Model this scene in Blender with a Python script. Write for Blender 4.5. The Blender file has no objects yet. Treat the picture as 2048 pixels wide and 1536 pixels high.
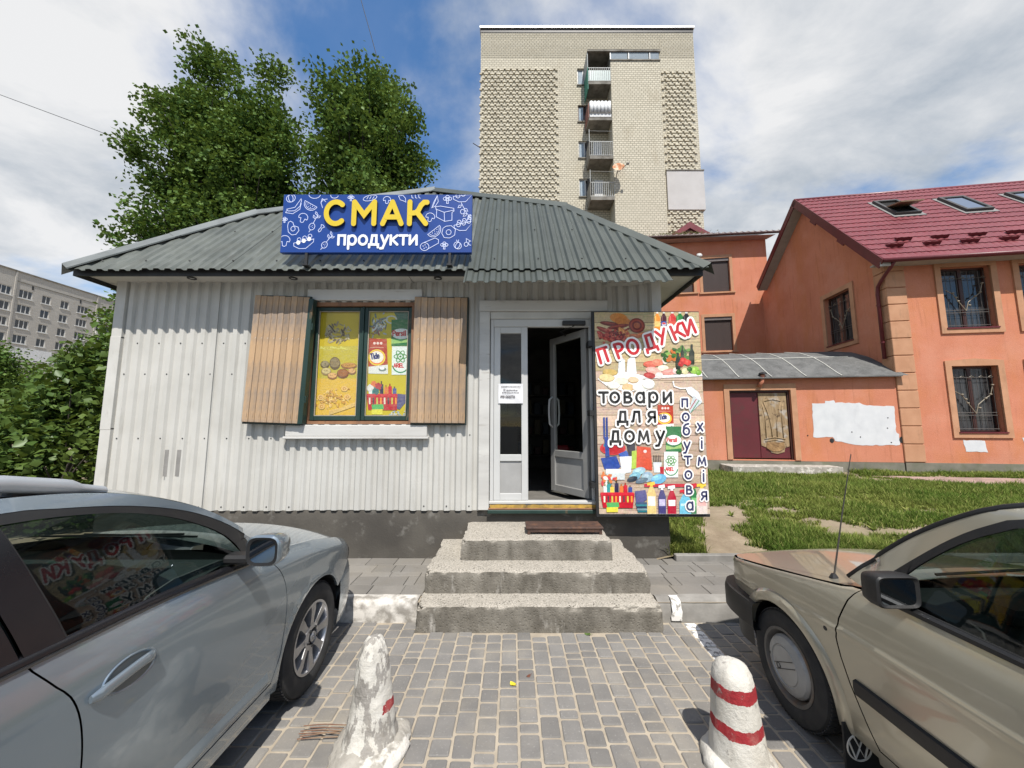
import bpy, bmesh, math, random
import numpy as np
from mathutils import Vector, Matrix
from mathutils.geometry import delaunay_2d_cdt, tessellate_polygon
R = math.radians
rng = random.Random(11)
scene = bpy.context.scene
COL = scene.collection

# ------------------------------------------------------------------ camera
cam_data = bpy.data.cameras.new('camera')
cam_data.sensor_fit = 'HORIZONTAL'; cam_data.sensor_width = 36.0
cam_data.lens = 36.0 * 745 / 2048
cam_data.clip_start = 0.05; cam_data.clip_end = 3000
cam = bpy.data.objects.new('camera', cam_data)
cam.location = (0, 0, 1.66); cam.rotation_euler = (R(96.2), 0, 0)
COL.objects.link(cam); scene.camera = cam

# ------------------------------------------------------------------ light
SUN_AZ, SUN_EL = R(12), R(57)          # azimuth: to the right of straight behind the camera
to_sun = Vector((math.sin(SUN_AZ) * math.cos(SUN_EL), -math.cos(SUN_AZ) * math.cos(SUN_EL), math.sin(SUN_EL)))
sun_data = bpy.data.lights.new('sun', 'SUN'); sun_data.energy = 5.0; sun_data.angle = R(0.53)
sun_data.color = (1.0, 0.955, 0.89)
sun = bpy.data.objects.new('sun', sun_data); sun.rotation_euler = to_sun.to_track_quat('Z', 'Y').to_euler()
sun.location = to_sun * 60; COL.objects.link(sun)

world = bpy.data.worlds.new('World'); scene.world = world; world.use_nodes = True
wt = world.node_tree; wt.nodes.clear()
def WN(t, **k):
    n = wt.nodes.new(t)
    for a, b in k.items(): setattr(n, a, b)
    return n
def wl(a, b): wt.links.new(a, b)
sky = WN('ShaderNodeTexSky', sky_type='NISHITA', sun_disc=False, sun_elevation=SUN_EL, sun_rotation=math.pi - SUN_AZ)
sky.air_density = 1.0; sky.dust_density = 0.4; sky.ozone_density = 1.6
b_sky = WN('ShaderNodeBackground'); b_sky.inputs[1].default_value = 0.145
hs = WN('ShaderNodeHueSaturation'); hs.inputs['Saturation'].default_value = 1.5; wl(sky.outputs[0], hs.inputs['Color']); wl(hs.outputs[0], b_sky.inputs[0])
tc = WN('ShaderNodeTexCoord')
sep = WN('ShaderNodeSeparateXYZ'); wl(tc.outputs['Generated'], sep.inputs[0])
add = WN('ShaderNodeMath', operation='ADD'); wl(sep.outputs[2], add.inputs[0]); add.inputs[1].default_value = 0.22
mx = WN('ShaderNodeMath', operation='MAXIMUM'); wl(add.outputs[0], mx.inputs[0]); mx.inputs[1].default_value = 0.06
dx = WN('ShaderNodeMath', operation='DIVIDE'); wl(sep.outputs[0], dx.inputs[0]); wl(mx.outputs[0], dx.inputs[1])
dy = WN('ShaderNodeMath', operation='DIVIDE'); wl(sep.outputs[1], dy.inputs[0]); wl(mx.outputs[0], dy.inputs[1])
comb = WN('ShaderNodeCombineXYZ'); wl(dx.outputs[0], comb.inputs[0]); wl(dy.outputs[0], comb.inputs[1])
def cloud_noise(scale, detail, rough, off, dist=0.0):
    mp = WN('ShaderNodeMapping'); mp.inputs['Location'].default_value = off
    mp.inputs['Scale'].default_value = (1.0, 1.25, 1)
    wl(comb.outputs[0], mp.inputs[0])
    n = WN('ShaderNodeTexNoise'); n.inputs['Scale'].default_value = scale; n.inputs['Detail'].default_value = detail
    n.inputs['Roughness'].default_value = rough; n.inputs['Distortion'].default_value = dist
    wl(mp.outputs[0], n.inputs['Vector']); return n
CLOUD_OFF = (31.2, 8.3, 0.0)
n1 = cloud_noise(0.95, 10, 0.56, CLOUD_OFF, 0.25)
r1 = WN('ShaderNodeValToRGB'); wl(n1.outputs[0], r1.inputs[0])
r1.color_ramp.interpolation = 'EASE'
r1.color_ramp.elements[0].position = 0.38; r1.color_ramp.elements[0].color = (0.13, 0.13, 0.13, 1)
r1.color_ramp.elements[1].position = 0.55; r1.color_ramp.elements[1].color = (0.97, 0.97, 0.97, 1)
n2 = cloud_noise(1.7, 9, 0.6, (7.7, 2.9, 4.0), 0.3)
r2 = WN('ShaderNodeValToRGB'); wl(n2.outputs[0], r2.inputs[0])
r2.color_ramp.elements[0].position = 0.34; r2.color_ramp.elements[0].color = (0.52, 0.58, 0.65, 1)
r2.color_ramp.elements[1].position = 0.60; r2.color_ramp.elements[1].color = (1.0, 1.0, 1.0, 1)
b_cl = WN('ShaderNodeBackground'); b_cl.inputs[1].default_value = 0.73
wl(r2.outputs[0], b_cl.inputs[0])
mixs = WN('ShaderNodeMixShader'); wl(r1.outputs[0], mixs.inputs[0]); wl(b_sky.outputs[0], mixs.inputs[1]); wl(b_cl.outputs[0], mixs.inputs[2])
wo = WN('ShaderNodeOutputWorld'); wl(mixs.outputs[0], wo.inputs[0])

vs = scene.view_settings
vs.view_transform = 'Standard'; vs.look = 'None'; vs.exposure = 0.28; vs.gamma = 1.0; vs.use_curve_mapping = False
scene.cycles.max_bounces = 6; scene.cycles.transparent_max_bounces = 12

# ------------------------------------------------------------------ object helpers
def tag(o, label=None, cat=None, group=None, kind=None):
    if label: o['label'] = label
    if cat: o['category'] = cat
    if group: o['group'] = group
    if kind: o['kind'] = kind
    return o
def link(name, me, parent=None):
    o = bpy.data.objects.new(name, me); COL.objects.link(o)
    if parent is not None: o.parent = parent
    return o
def empty(name, loc=(0, 0, 0), rz=0.0, label=None, cat=None, group=None, kind=None):
    o = bpy.data.objects.new(name, None); COL.objects.link(o); o.location = loc; o.rotation_euler = (0, 0, rz)
    o.empty_display_size = 0.2
    return tag(o, label, cat, group, kind)
def copy_tree(o, parent=None):
    c = o.copy(); COL.objects.link(c); c.parent = parent
    for ch in list(o.children): copy_tree(ch, c)
    return c

class MB:
    """collects faces; build() makes ONE mesh object"""
    def __init__(s): s.v = []; s.f = []; s.m = []
    def add(s, vs, fs, m=0):
        b = len(s.v); s.v += [tuple(v) for v in vs]
        for f in fs: s.f.append(tuple(b + i for i in f)); s.m.append(m)
        return s
    def box(s, x0, x1, y0, y1, z0, z1, m=0, mat=None):
        v = [(x0,y0,z0),(x1,y0,z0),(x1,y1,z0),(x0,y1,z0),(x0,y0,z1),(x1,y0,z1),(x1,y1,z1),(x0,y1,z1)]
        if mat is not None: v = [tuple(mat @ Vector(q)) for q in v]
        return s.add(v, [(0,3,2,1),(4,5,6,7),(0,1,5,4),(1,2,6,5),(2,3,7,6),(3,0,4,7)], m)
    def bbox(s, x0, x1, y0, y1, z0, z1, b=0.01, m=0, mat=None):
        """box with chamfered edges"""
        vs = []
        for ix, (x, sx) in enumerate(((x0, 1), (x1, -1))):
            for iy, (y, sy) in enumerate(((y0, 1), (y1, -1))):
                for iz, (z, sz) in enumerate(((z0, 1), (z1, -1))):
                    vs += [(x + sx*b, y + sy*b, z), (x + sx*b, y, z + sz*b), (x, y + sy*b, z + sz*b)]
        I = lambda ix, iy, iz, k: (ix*4 + iy*2 + iz)*3 + k
        f = []
        for iz in (0, 1):
            q = [I(0,0,iz,0), I(1,0,iz,0), I(1,1,iz,0), I(0,1,iz,0)]; f.append(q if iz else q[::-1])
        for iy in (0, 1):
            q = [I(0,iy,0,1), I(1,iy,0,1), I(1,iy,1,1), I(0,iy,1,1)]; f.append(q if not iy else q[::-1])
        for ix in (0, 1):
            q = [I(ix,0,0,2), I(ix,1,0,2), I(ix,1,1,2), I(ix,0,1,2)]; f.append(q if ix else q[::-1])
        for iy in (0, 1):
            for iz in (0, 1): f.append([I(0,iy,iz,0), I(1,iy,iz,0), I(1,iy,iz,1), I(0,iy,iz,1)])
        for ix in (0, 1):
            for iz in (0, 1): f.append([I(ix,0,iz,0), I(ix,1,iz,0), I(ix,1,iz,2), I(ix,0,iz,2)])
            for iy in (0, 1): f.append([I(ix,iy,0,1), I(ix,iy,1,1), I(ix,iy,1,2), I(ix,iy,0,2)])
        for ix in (0, 1):
            for iy in (0, 1):
                for iz in (0, 1): f.append([I(ix,iy,iz,0), I(ix,iy,iz,1), I(ix,iy,iz,2)])
        if mat is not None: vs = [tuple(mat @ Vector(q)) for q in vs]
        return s.add(vs, f, m)
    def tube(s, pts, r, n=8, m=0, cap=True):
        pts = [Vector(p) for p in pts]
        rs = r if isinstance(r, (list, tuple)) else [r]*len(pts)
        rings = []; up = None
        for i, p in enumerate(pts):
            d = (pts[min(i+1, len(pts)-1)] - pts[max(i-1, 0)])
            if d.length < 1e-9: d = Vector((0,0,1))
            d.normalize()
            if up is None:
                up = Vector((0,0,1)) if abs(d.z) < 0.9 else Vector((1,0,0))
            a = d.cross(up)
            if a.length < 1e-6: a = d.cross(Vector((0,1,0)))
            a.normalize(); b = a.cross(d).normalized(); up = b
            rings.append([p + (a*math.cos(t) + b*math.sin(t))*rs[i] for t in (2*math.pi*k/n for k in range(n))])
        vs = [v for ring in rings for v in ring]; fs = []
        for i in range(len(pts)-1):
            for k in range(n):
                fs.append((i*n+k, i*n+(k+1) % n, (i+1)*n+(k+1) % n, (i+1)*n+k))
        if cap: fs += [tuple(range(n))[::-1], tuple((len(pts)-1)*n + k for k in range(n))]
        return s.add(vs, fs, m)
    def lathe(s, prof, n=24, m=0, mat=None, cap=True):
        """prof: (r, z) pairs about z"""
        vs = []; fs = []
        for r, z in prof:
            for k in range(n): t = 2*math.pi*k/n; vs.append((r*math.cos(t), r*math.sin(t), z))
        for i in range(len(prof)-1):
            for k in range(n): fs.append((i*n+k, i*n+(k+1) % n, (i+1)*n+(k+1) % n, (i+1)*n+k))
        if cap: fs += [tuple(range(n))[::-1], tuple((len(prof)-1)*n+k for k in range(n))]
        if mat is not None: vs = [tuple(mat @ Vector(q)) for q in vs]
        return s.add(vs, fs, m)
    def prism(s, poly, fn, d, m=0):
        """poly: 2-D outline; fn(u,v,w) -> 3-D; extruded w = 0..d"""
        n = len(poly); tri = tessellate_polygon([[Vector((p[0], p[1], 0)) for p in poly]])
        vs = [fn(p[0], p[1], 0) for p in poly] + [fn(p[0], p[1], d) for p in poly]
        fs = [tuple(t) for t in tri] + [tuple(n + i for i in t[::-1]) for t in tri]
        fs += [(i, (i+1) % n, n + (i+1) % n, n + i) for i in range(n)]
        return s.add(vs, fs, m)
    def grid(s, rows, m=0, close=False):
        """rows: list of equal-length point lists"""
        n = len(rows[0]); vs = [p for r in rows for p in r]; fs = []
        for i in range(len(rows)-1):
            for k in range(n if close else n-1):
                fs.append((i*n+k, i*n+(k+1) % n, (i+1)*n+(k+1) % n, (i+1)*n+k))
        return s.add(vs, fs, m)
    def build(s, name, mat, parent=None, smooth=None, fix=True):
        me = bpy.data.meshes.new(name)
        me.from_pydata(s.v, [], s.f)
        for mm in (mat if isinstance(mat, (list, tuple)) else [mat]): me.materials.append(mm)
        if any(s.m): me.polygons.foreach_set('material_index', s.m)
        if fix:
            bm = bmesh.new(); bm.from_mesh(me); bmesh.ops.recalc_face_normals(bm, faces=bm.faces); bm.to_mesh(me); bm.free()
        if smooth:
            me.polygons.foreach_set('use_smooth', [True]*len(me.polygons))
            if smooth is not True: me.set_sharp_from_angle(angle=R(smooth))
        me.update()
        return link(name, me, parent)

def rotmat(loc, rx=0, ry=0, rz=0):
    return Matrix.Translation(loc) @ Matrix.Rotation(rz, 4, 'Z') @ Matrix.Rotation(ry, 4, 'Y') @ Matrix.Rotation(rx, 4, 'X')

def lerp_table(tab, x):
    """smooth interpolation through (x, value) pairs (monotone cubic)"""
    if x <= tab[0][0]: return tab[0][1]
    if x >= tab[-1][0]: return tab[-1][1]
    for i in range(len(tab)-1):
        if x <= tab[i+1][0]: break
    x0, y0 = tab[i]; x1, y1 = tab[i+1]; h = x1-x0
    def slope(j):
        if j <= 0 or j >= len(tab)-1: return None
        a = (tab[j][1]-tab[j-1][1])/(tab[j][0]-tab[j-1][0]); b = (tab[j+1][1]-tab[j][1])/(tab[j+1][0]-tab[j][0])
        return 0.0 if a*b <= 0 else 2*a*b/(a+b)
    d = (y1-y0)/h
    m0 = slope(i); m1 = slope(i+1)
    m0 = d if m0 is None else m0; m1 = d if m1 is None else m1
    t = (x-x0)/h
    return (2*t**3-3*t*t+1)*y0 + (t**3-2*t*t+t)*h*m0 + (-2*t**3+3*t*t)*y1 + (t**3-t*t)*h*m1

# ------------------------------------------------------------------ materials
class NT:
    def __init__(s, name):
        s.mat = bpy.data.materials.new(name); s.mat.use_nodes = True; s.t = s.mat.node_tree; s.t.nodes.clear()
        s.out = s.n('ShaderNodeOutputMaterial')
    def n(s, t, **k):
        nd = s.t.nodes.new(t)
        for a, b in k.items(): setattr(nd, a, b)
        return nd
    def l(s, a, b): s.t.links.new(a, b)
    def coords(s, stretch=(1,1,1), kind='Object'):
        t = s.n('ShaderNodeTexCoord'); mp = s.n('ShaderNodeMapping'); mp.inputs['Scale'].default_value = stretch
        s.l(t.outputs[kind] if kind != 'World' else s.n('ShaderNodeNewGeometry').outputs['Position'], mp.inputs[0]); return mp.outputs[0]
    def noise(s, scale, detail=6, rough=.55, stretch=(1,1,1), dist=0, kind='Object', vec=None):
        n = s.n('ShaderNodeTexNoise'); n.inputs['Scale'].default_value = scale; n.inputs['Detail'].default_value = detail
        n.inputs['Roughness'].default_value = rough; n.inputs['Distortion'].default_value = dist
        s.l(vec if vec is not None else s.coords(stretch, kind), n.inputs['Vector']); return n.outputs[0]
    def ramp(s, inp, lo, hi, a=0.0, b=1.0):
        r = s.n('ShaderNodeMapRange'); r.inputs[1].default_value = lo; r.inputs[2].default_value = hi
        r.inputs[3].default_value = a; r.inputs[4].default_value = b; s.l(inp, r.inputs[0]); return r.outputs[0]
    def math(s, op, a, b=None):
        m = s.n('ShaderNodeMath', operation=op)
        for i, q in enumerate((a, b)):
            if q is None: continue
            if isinstance(q, (int, float)): m.inputs[i].default_value = q
            else: s.l(q, m.inputs[i])
        return m.outputs[0]
    def mix(s, fac, a, b, blend='MIX'):
        m = s.n('ShaderNodeMix', data_type='RGBA', blend_type=blend)
        for sock, q in ((m.inputs[0], fac), (m.inputs[6], a), (m.inputs[7], b)):
            if isinstance(q, (int, float)): sock.default_value = q
            elif isinstance(q, tuple): sock.default_value = (*q[:3], 1)
            else: s.l(q, sock)
        return m.outputs[2]
    def bump(s, h, strength=.3, dist=.01, nrm=None):
        b = s.n('ShaderNodeBump'); b.inputs['Strength'].default_value = strength; b.inputs['Distance'].default_value = dist
        s.l(h, b.inputs['Height'])
        if nrm is not None: s.l(nrm, b.inputs['Normal'])
        return b.outputs[0]
    def bsdf(s, color, rough=.6, metal=0, nrm=None, coat=0, spec=.5, **k):
        p = s.n('ShaderNodeBsdfPrincipled')
        for nm, q in (('Base Color', color), ('Roughness', rough), ('Metallic', metal), ('Coat Weight', coat), ('Specular IOR Level', spec)):
            sock = p.inputs[nm]
            if isinstance(q, (int, float)): sock.default_value = q
            elif isinstance(q, tuple): sock.default_value = (*q[:3], 1)
            else: s.l(q, sock)
        for nm, q in k.items():
            nm = nm.replace('_', ' '); 
            if isinstance(q, tuple): p.inputs[nm].default_value = (*q[:3], 1)
            else: p.inputs[nm].default_value = q
        if nrm is not None: s.l(nrm, p.inputs['Normal'])
        s.l(p.outputs[0], s.out.inputs[0]); return p

_mc = {}
def pm(name, col, col2=None, scale=5, detail=6, lo=.35, hi=.65, rough=.65, metal=0, coat=0, spec=.4, bump=0, bscale=60, bdist=.004,
       stretch=(1,1,1), layers=(), rnd=0.0, rvar=0.0, kind='Object', island=False, **kw):
    """procedural material: two-tone fbm base, optional stain layers (color, scale, lo, hi, stretch, strength), per-object variation"""
    if name in _mc: return _mc[name]
    t = NT(name)
    c2 = col2 if col2 is not None else tuple(q*.82 for q in col)
    c = t.mix(t.ramp(t.noise(scale, detail, .58, stretch, kind=kind), lo, hi), col, c2)
    for (lc, ls, llo, lhi, lst, lk) in layers:
        f = t.ramp(t.noise(ls, 7, .6, lst, kind=kind), llo, lhi, 0, lk)
        c = t.mix(f, c, lc)
    if rnd:
        oi = t.n('ShaderNodeObjectInfo').outputs['Random']
        if island:
            gi = t.n('ShaderNodeNewGeometry').outputs['Random Per Island']
            oi = t.math('FRACT', t.math('ADD', oi, gi))
        c = t.mix(1.0, c, t.ramp(oi, 0, 1, 1-rnd, 1+rnd), 'MULTIPLY')
    nrm = None
    if bump: nrm = t.bump(t.noise(bscale, 5, .6, stretch, kind=kind), bump, bdist)
    rg = rough
    if rvar: rg = t.ramp(t.noise(scale*1.7, 5, .6, kind=kind), .3, .7, rough-rvar, rough+rvar)
    t.bsdf(c, rg, metal, nrm, coat, spec, **kw)
    _mc[name] = t.mat; return t.mat
from mathutils import noise as mnoise
# ------------------------------------------------------------------ ground, pavement, kerbs, lawn
m_asphalt = pm('asphalt_far', (.10,.10,.098), (.06,.06,.06), scale=.6, bump=.3, bscale=60, rough=.9)
m_soil = pm('soil', (.33,.265,.185), (.215,.165,.11), scale=2.3, bump=.7, bscale=26, bdist=.02, rough=.95, layers=[((.19,.165,.09), 1.1, .5, .68, (1,1,1), .8)])
m_sand = pm('joint_sand', (.40,.345,.265), (.30,.255,.195), scale=9, bump=.4, bscale=160, rough=.95)
m_paver = pm('paver_concrete', (.20,.19,.176), (.162,.155,.145), scale=4, bump=.45, bscale=190, bdist=.002, rough=.85, rnd=.13, island=True,
             layers=[((.29,.26,.21), 1.6, .50, .70, (1,1,1), .6), ((.10,.095,.088), 9, .62, .78, (1,1,1), .35), ((.32,.305,.285), 75, .58, .70, (1,1,1), .55), ((.09,.086,.08), 110, .62, .70, (1,1,1), .6)], kind='World')
def worldmat(name, c1, c2, **k): return pm(name, c1, c2, **k)
m_paintpaver = pm('paver_white_paint', (.74,.72,.68), (.24,.235,.225), scale=22, lo=.52, hi=.58, bump=.4, bscale=150, rough=.8)
m_slab = pm('sidewalk_slab', (.205,.192,.172), (.16,.15,.135), scale=3, bump=.35, bscale=140, bdist=.002, rough=.88, rnd=.14, layers=[((.28,.25,.20), 1.5, .5, .75, (1,1,1), .5), ((.12,.11,.095), 7, .6, .76, (1,1,1), .5), ((.29,.275,.25), 70, .58, .7, (1,1,1), .4)], kind='World')
m_kerb = pm('kerb_concrete', (.30,.285,.26), (.20,.19,.172), scale=5, bump=.5, bscale=70, rough=.9, layers=[((.13,.12,.105), 3, .52, .72, (1,1,1), .6)])
m_kerbw = pm('kerb_whitewash', (.62,.59,.54), (.27,.25,.22), scale=9, lo=.42, hi=.6, bump=.5, bscale=70, rough=.9, layers=[((.16,.145,.12), 6, .56, .7, (1,1,2), .7)])

g = MB().add([(-700,-300,-.03),(700,-300,-.03),(700,1500,-.03),(-700,1500,-.03)], [(0,1,2,3)]).build('ground', m_asphalt); tag(g, kind='structure')
pv = MB().add([(-7,-3,-.0055),(8,-3,-.0055),(8,3.36,-.0055),(-7,3.36,-.0055)], [(0,1,2,3)]).build('parking_pavement', m_sand); tag(pv, kind='structure')

def paver_verts(w, l, h=.03, b=.005, cx=0, cy=0, z=0, tx=0, ty=0, r=.007):
    """block with rounded corners and a worn arris"""
    a, c = w/2, l/2; r = min(r, a*.6, c*.6)
    def ring(q):
        A, C, k = a-q, c-q, r
        return [(-A+k,-C), (A-k,-C), (A,-C+k), (A,C-k), (A-k,C), (-A+k,C), (-A,C-k), (-A,-C+k)]
    vs = [(x, y, -h) for x, y in ring(0)] + [(x, y, -b) for x, y in ring(0)] + [(x, y, 0) for x, y in ring(b)]
    vs = [(cx+x, cy+y, z+q+tx*x+ty*y) for x, y, q in vs]; fs = [tuple(range(16, 24))]
    for k in range(8):
        n = (k+1) % 8; fs += [(k, n, 8+n, 8+k), (8+k, 8+n, 16+n, 16+k)]
    return vs, fs
PW = .104; JW = .0125
pav_meshes = {}
def paver_mesh(l, painted=False):
    key = (round(l, 3), painted)
    if key not in pav_meshes:
        me = bpy.data.meshes.new('paver'); v, f = paver_verts(PW, l); me.from_pydata(v, [], f)
        me.materials.append(m_paintpaver if painted else m_paver); pav_meshes[key] = me
    return pav_meshes[key]
cells = []
col_i = 0; x = -5.2
while x < 6.4:
    y = -.9 - rng.random()*.15
    while y < 3.34:
        l = rng.choice((.060, .102, .102, .144, .144, .102))
        l0 = l if y + l < 3.345 else 3.345 - y
        if l0 > .03: cells.append((x + PW/2, y + l0/2, l0))
        y += l + JW
    x += PW + JW
def hidden(cx, cy):
    if -.80 < cx < 1.22 and cy > 3.2: return True
    return False
cells = [c for c in cells if not hidden(c[0], c[1])]
def visible(c): return -1.3 < c[0] < 1.75 and c[1] > 1.5 and abs(c[0]) < 1.3*c[1]
vis = sorted([c for c in cells if visible(c)], key=lambda c: c[1] + .12*abs(c[0]))
single = set(vis[:298]); stuff = MB()
for c in cells:
    cx, cy, l = c
    z = rng.uniform(-.002, .0025); tx, ty = rng.gauss(0, .009), rng.gauss(0, .009)
    painted = 1.43 < cx < 1.56 and 2.80 < cy < 3.35
    if c in single or painted:
        o = bpy.data.objects.new('paver', paver_mesh(l, painted)); COL.objects.link(o); o.parent = pv
        o.location = (cx, cy, z); o.rotation_euler = (ty, -tx, rng.gauss(0, .006))
    else:
        v, f = paver_verts(PW, l, cx=cx, cy=cy, z=z, tx=tx, ty=ty); stuff.add(v, f)
so = stuff.build('pavers', m_paver, pv, fix=False); tag(so, kind='stuff')

# sidewalk behind the kerb
sw = MB().add([(-7,3.36,.15),(9,3.36,.15),(9,4.40,.15),(-7,4.40,.15)], [(0,1,2,3)]).build('sidewalk', m_sand); tag(sw, kind='structure')
tile_me = {}
def slab_mesh(w, l):
    k = (round(w,3), round(l,3))
    if k not in tile_me:
        me = bpy.data.meshes.new('paving_slab'); v, f = paver_verts(w-.005, l-.005, .02, .004, r=.004); me.from_pydata(v, [], f); me.materials.append(m_slab); tile_me[k] = me
    return tile_me[k]
yy = 3.475
for ri, dep in enumerate((.20, .20, .10, .20, .20)):
    for (xa, xb) in ((-3.2, -.83), (1.26, 5.2)):
        x = xa - rng.random()*.2
        while x < xb:
            w = rng.choice((.2, .3, .3, .1))
            o = bpy.data.objects.new('paving_slab', slab_mesh(w, dep)); COL.objects.link(o); o.parent = sw
            o.location = (x + w/2, yy + dep/2, .166 + rng.uniform(-.002, .002)); o.rotation_euler = (rng.gauss(0,.006), rng.gauss(0,.006), 0)
            x += w
    yy += dep

kb = empty('kerb', (0, 3.4, 0), kind='structure')
def kerb_stone(x0, x1, mat, slope=.0):
    b = MB(); n = 14; rows = []
    prof = [(3.345, -.03), (3.342, .05), (3.346+slope*.3, .125), (3.355+slope*.6, .155), (3.375+slope, .168), (3.42, .170), (3.472, .169), (3.474, .1)]
    for i in range(n+1):
        x = x0 + (x1-x0)*i/n
        rows.append([(x, y + .006*mnoise.noise(Vector((x*9, y*30, z*20))), z + .007*mnoise.noise(Vector((x*7+9, y*30, z*20)))) for y, z in prof])
    b.grid(rows); b.add(rows[0], [tuple(range(8))]); b.add(rows[-1], [tuple(range(8))])
    o = b.build('kerb_stone', mat, kb, smooth=50); o.matrix_parent_inverse = Matrix.Translation((0, -3.4, 0)); return o
for x in (-4.85, -3.86, -2.87, -1.88): kerb_stone(x, x + (.98 if x < -2 else 1.075), m_kerbw)
kerb_stone(1.245, 2.13, m_kerb, .03)
for x in (2.14, 3.15, 4.16): kerb_stone(x, x+1.0, m_kerb, .03)
# worn white paint mark on the right kerb
b = MB(); pts = []
for i in range(9):
    t = i/8; y, z = [(3.338, .01), (3.336, .05), (3.338, .08), (3.343, .11), (3.35, .138), (3.362, .158), (3.385, .172), (3.41, .1745), (3.435, .175)][i]
    pts.append([(1.345 + .018*t + .014*mnoise.noise(Vector((i*1.7, 0, 0))) , y - .006, z + .006), (1.435 + .015*mnoise.noise(Vector((i*2.1, 5, 0))), y - .006, z + .006)])
b.grid(pts)
o = b.build('paint_mark', pm('worn_white_paint', (.75,.73,.69), (.30,.285,.26), scale=26, lo=.5, hi=.6, rough=.85), kb); o.matrix_parent_inverse = Matrix.Translation((0, -3.4, 0))

# lawn: soil sheet with a low rise from the sidewalk
def lawn_z(x, y):
    e = min(max((y-4.3)/1.3, 0), 1)
    return .19 + .07*e*e*(3-2*e) - .05*min(max((y-6)/5,0),1) + .03*mnoise.noise(Vector((x*.7, y*.7, 3))) + .012*mnoise.noise(Vector((x*3, y*3, 8)))
rows = []
ys = [4.33 + .13*i for i in range(60)] + [12.4, 14, 18, 25, 40, 70, 140]
xs = [-120,-60,-30,-20,-14,-10,-8,-6.5,-5,-3.5,-2,-1,0,1,1.5] + [1.8 + .14*i for i in range(105)] + [17, 19, 23, 30, 50, 90]
for y in ys: rows.append([(x, y, lawn_z(x, y) if x > 1.5 else .14) for x in xs])
lw = MB().grid(rows).build('lawn', m_soil, smooth=True, fix=False); tag(lw, kind='structure')
# low edging between sidewalk and lawn
ed = empty('lawn_edging', (1.8, 4.3, .15), kind='structure')
for i, x in enumerate((1.80, 2.81, 3.82, 4.83, 5.84, 6.85)):
    MB().bbox(x-1.8, x-.80, -.035, .035, .0, .085 + .008*math.sin(i*3), .008).build('edging_stone', m_kerb, ed)

# grass
m_grass = None
t = NT('grass_blades')
gi = t.n('ShaderNodeNewGeometry').outputs['Random Per Island']
c = t.mix(t.ramp(t.noise(.8, 4), .35, .65), (.10,.165,.03), (.21,.25,.06))
c = t.mix(t.ramp(gi, .78, 1), c, (.30,.29,.10))
c = t.mix(1.0, c, t.ramp(gi, 0, 1, .7, 1.25), 'MULTIPLY')
d1 = t.n('ShaderNodeBsdfDiffuse'); d2 = t.n('ShaderNodeBsdfTranslucent'); t.l(c, d1.inputs[0]); t.l(c, d2.inputs[0])
ms = t.n('ShaderNodeMixShader'); ms.inputs[0].default_value = .35; t.l(d1.outputs[0], ms.inputs[1]); t.l(d2.outputs[0], ms.inputs[2]); t.l(ms.outputs[0], t.out.inputs[0])
m_grass = t.mat
PA = R(8.5); PE1 = Vector((math.cos(PA), -math.sin(PA), 0)); PE2 = Vector((math.sin(PA), math.cos(PA), 0)); PC = Vector((11.762, 11.3, 0))
def pink_uv(x, y):
    d = Vector((x, y, 0)) - PC; return d.dot(PE1), d.dot(PE2)
def grass_density(x, y):
    n = mnoise.noise(Vector((x*.55, y*.75, 1.3))) + .6*mnoise.noise(Vector((x*1.7, y*2.1, 4.3))) + .35*mnoise.noise(Vector((x*5, y*5, 7)))
    bias = .34 if y < 6.3 else (.55 if y < 7.5 else .95)
    # worn track from the corner of the shop towards the back
    tr = abs((x - 2.65) - (y-4.6)*.34)
    if y < 6.6 and tr < .6: bias -= 1.25*(1-tr/.6)
    if y < 5.4 and x < 2.2: bias += .9
    if 3.0 < x < 7 and 5.0 < y < 5.8: bias -= .1
    u, v = pink_uv(x, y)
    if u > -2.6 and -2.55 < v < -1.0: bias -= 1.6
    if -5.3 < u < -1.6 and -.9 < v < 0: bias -= 3
    return n + bias
gb = MB(); gv = []; gf = []
def blade(x, y, z, h, w, a, lean):
    dx, dy = math.cos(a), math.sin(a); px, py = -dy*w/2, dx*w/2; i = len(gv)
    gv.extend([(x-px, y-py, z-.01), (x+px, y+py, z-.01), (x+px*.7+dx*lean*.4, y+py*.7+dy*lean*.4, z+h*.62), (x-px*.7+dx*lean*.4, y-py*.7+dy*lean*.4, z+h*.62), (x+dx*lean, y+dy*lean, z+h)])
    gf.extend([(i, i+1, i+2, i+3), (i+3, i+2, i+4)])
N = 0
for k in range(78000):
    y = 4.38 + 7.2*rng.random()**1.35; x = 1.75 + rng.random()*(2.2 + 1.15*y)
    u, v = pink_uv(x, y)
    if v > -.04: continue
    d = grass_density(x, y)
    if d < 0 or rng.random() > .35 + d*1.6: continue
    z = lawn_z(x, y); hh = (.05 + .07*min(d, 1)) * rng.uniform(.6, 1.4)
    for q in range(3):
        blade(x + rng.gauss(0, .02), y + rng.gauss(0, .02), z, hh*rng.uniform(.6, 1.2), .006 + .0011*y, rng.random()*6.3, hh*rng.uniform(.3, 1.1))
# broad weeds: flat rosettes
for k in range(420):
    y = 4.5 + 6.3*rng.random(); x = 1.9 + rng.random()*(1.5 + 1.1*y)
    if pink_uv(x, y)[1] > -.1 or grass_density(x, y) < -.25: continue
    z = lawn_z(x, y)
    for q in range(7):
        blade(x, y, z+.01, rng.uniform(.02, .07), .035, q*.9 + rng.random(), rng.uniform(.07, .13))
gb.v = gv; gb.f = gf; gb.m = [0]*len(gf)
go = gb.build('grass', m_grass, fix=False); tag(go, 'short patchy green grass on the lawn by the orange building', 'grass', kind='stuff')

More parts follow.
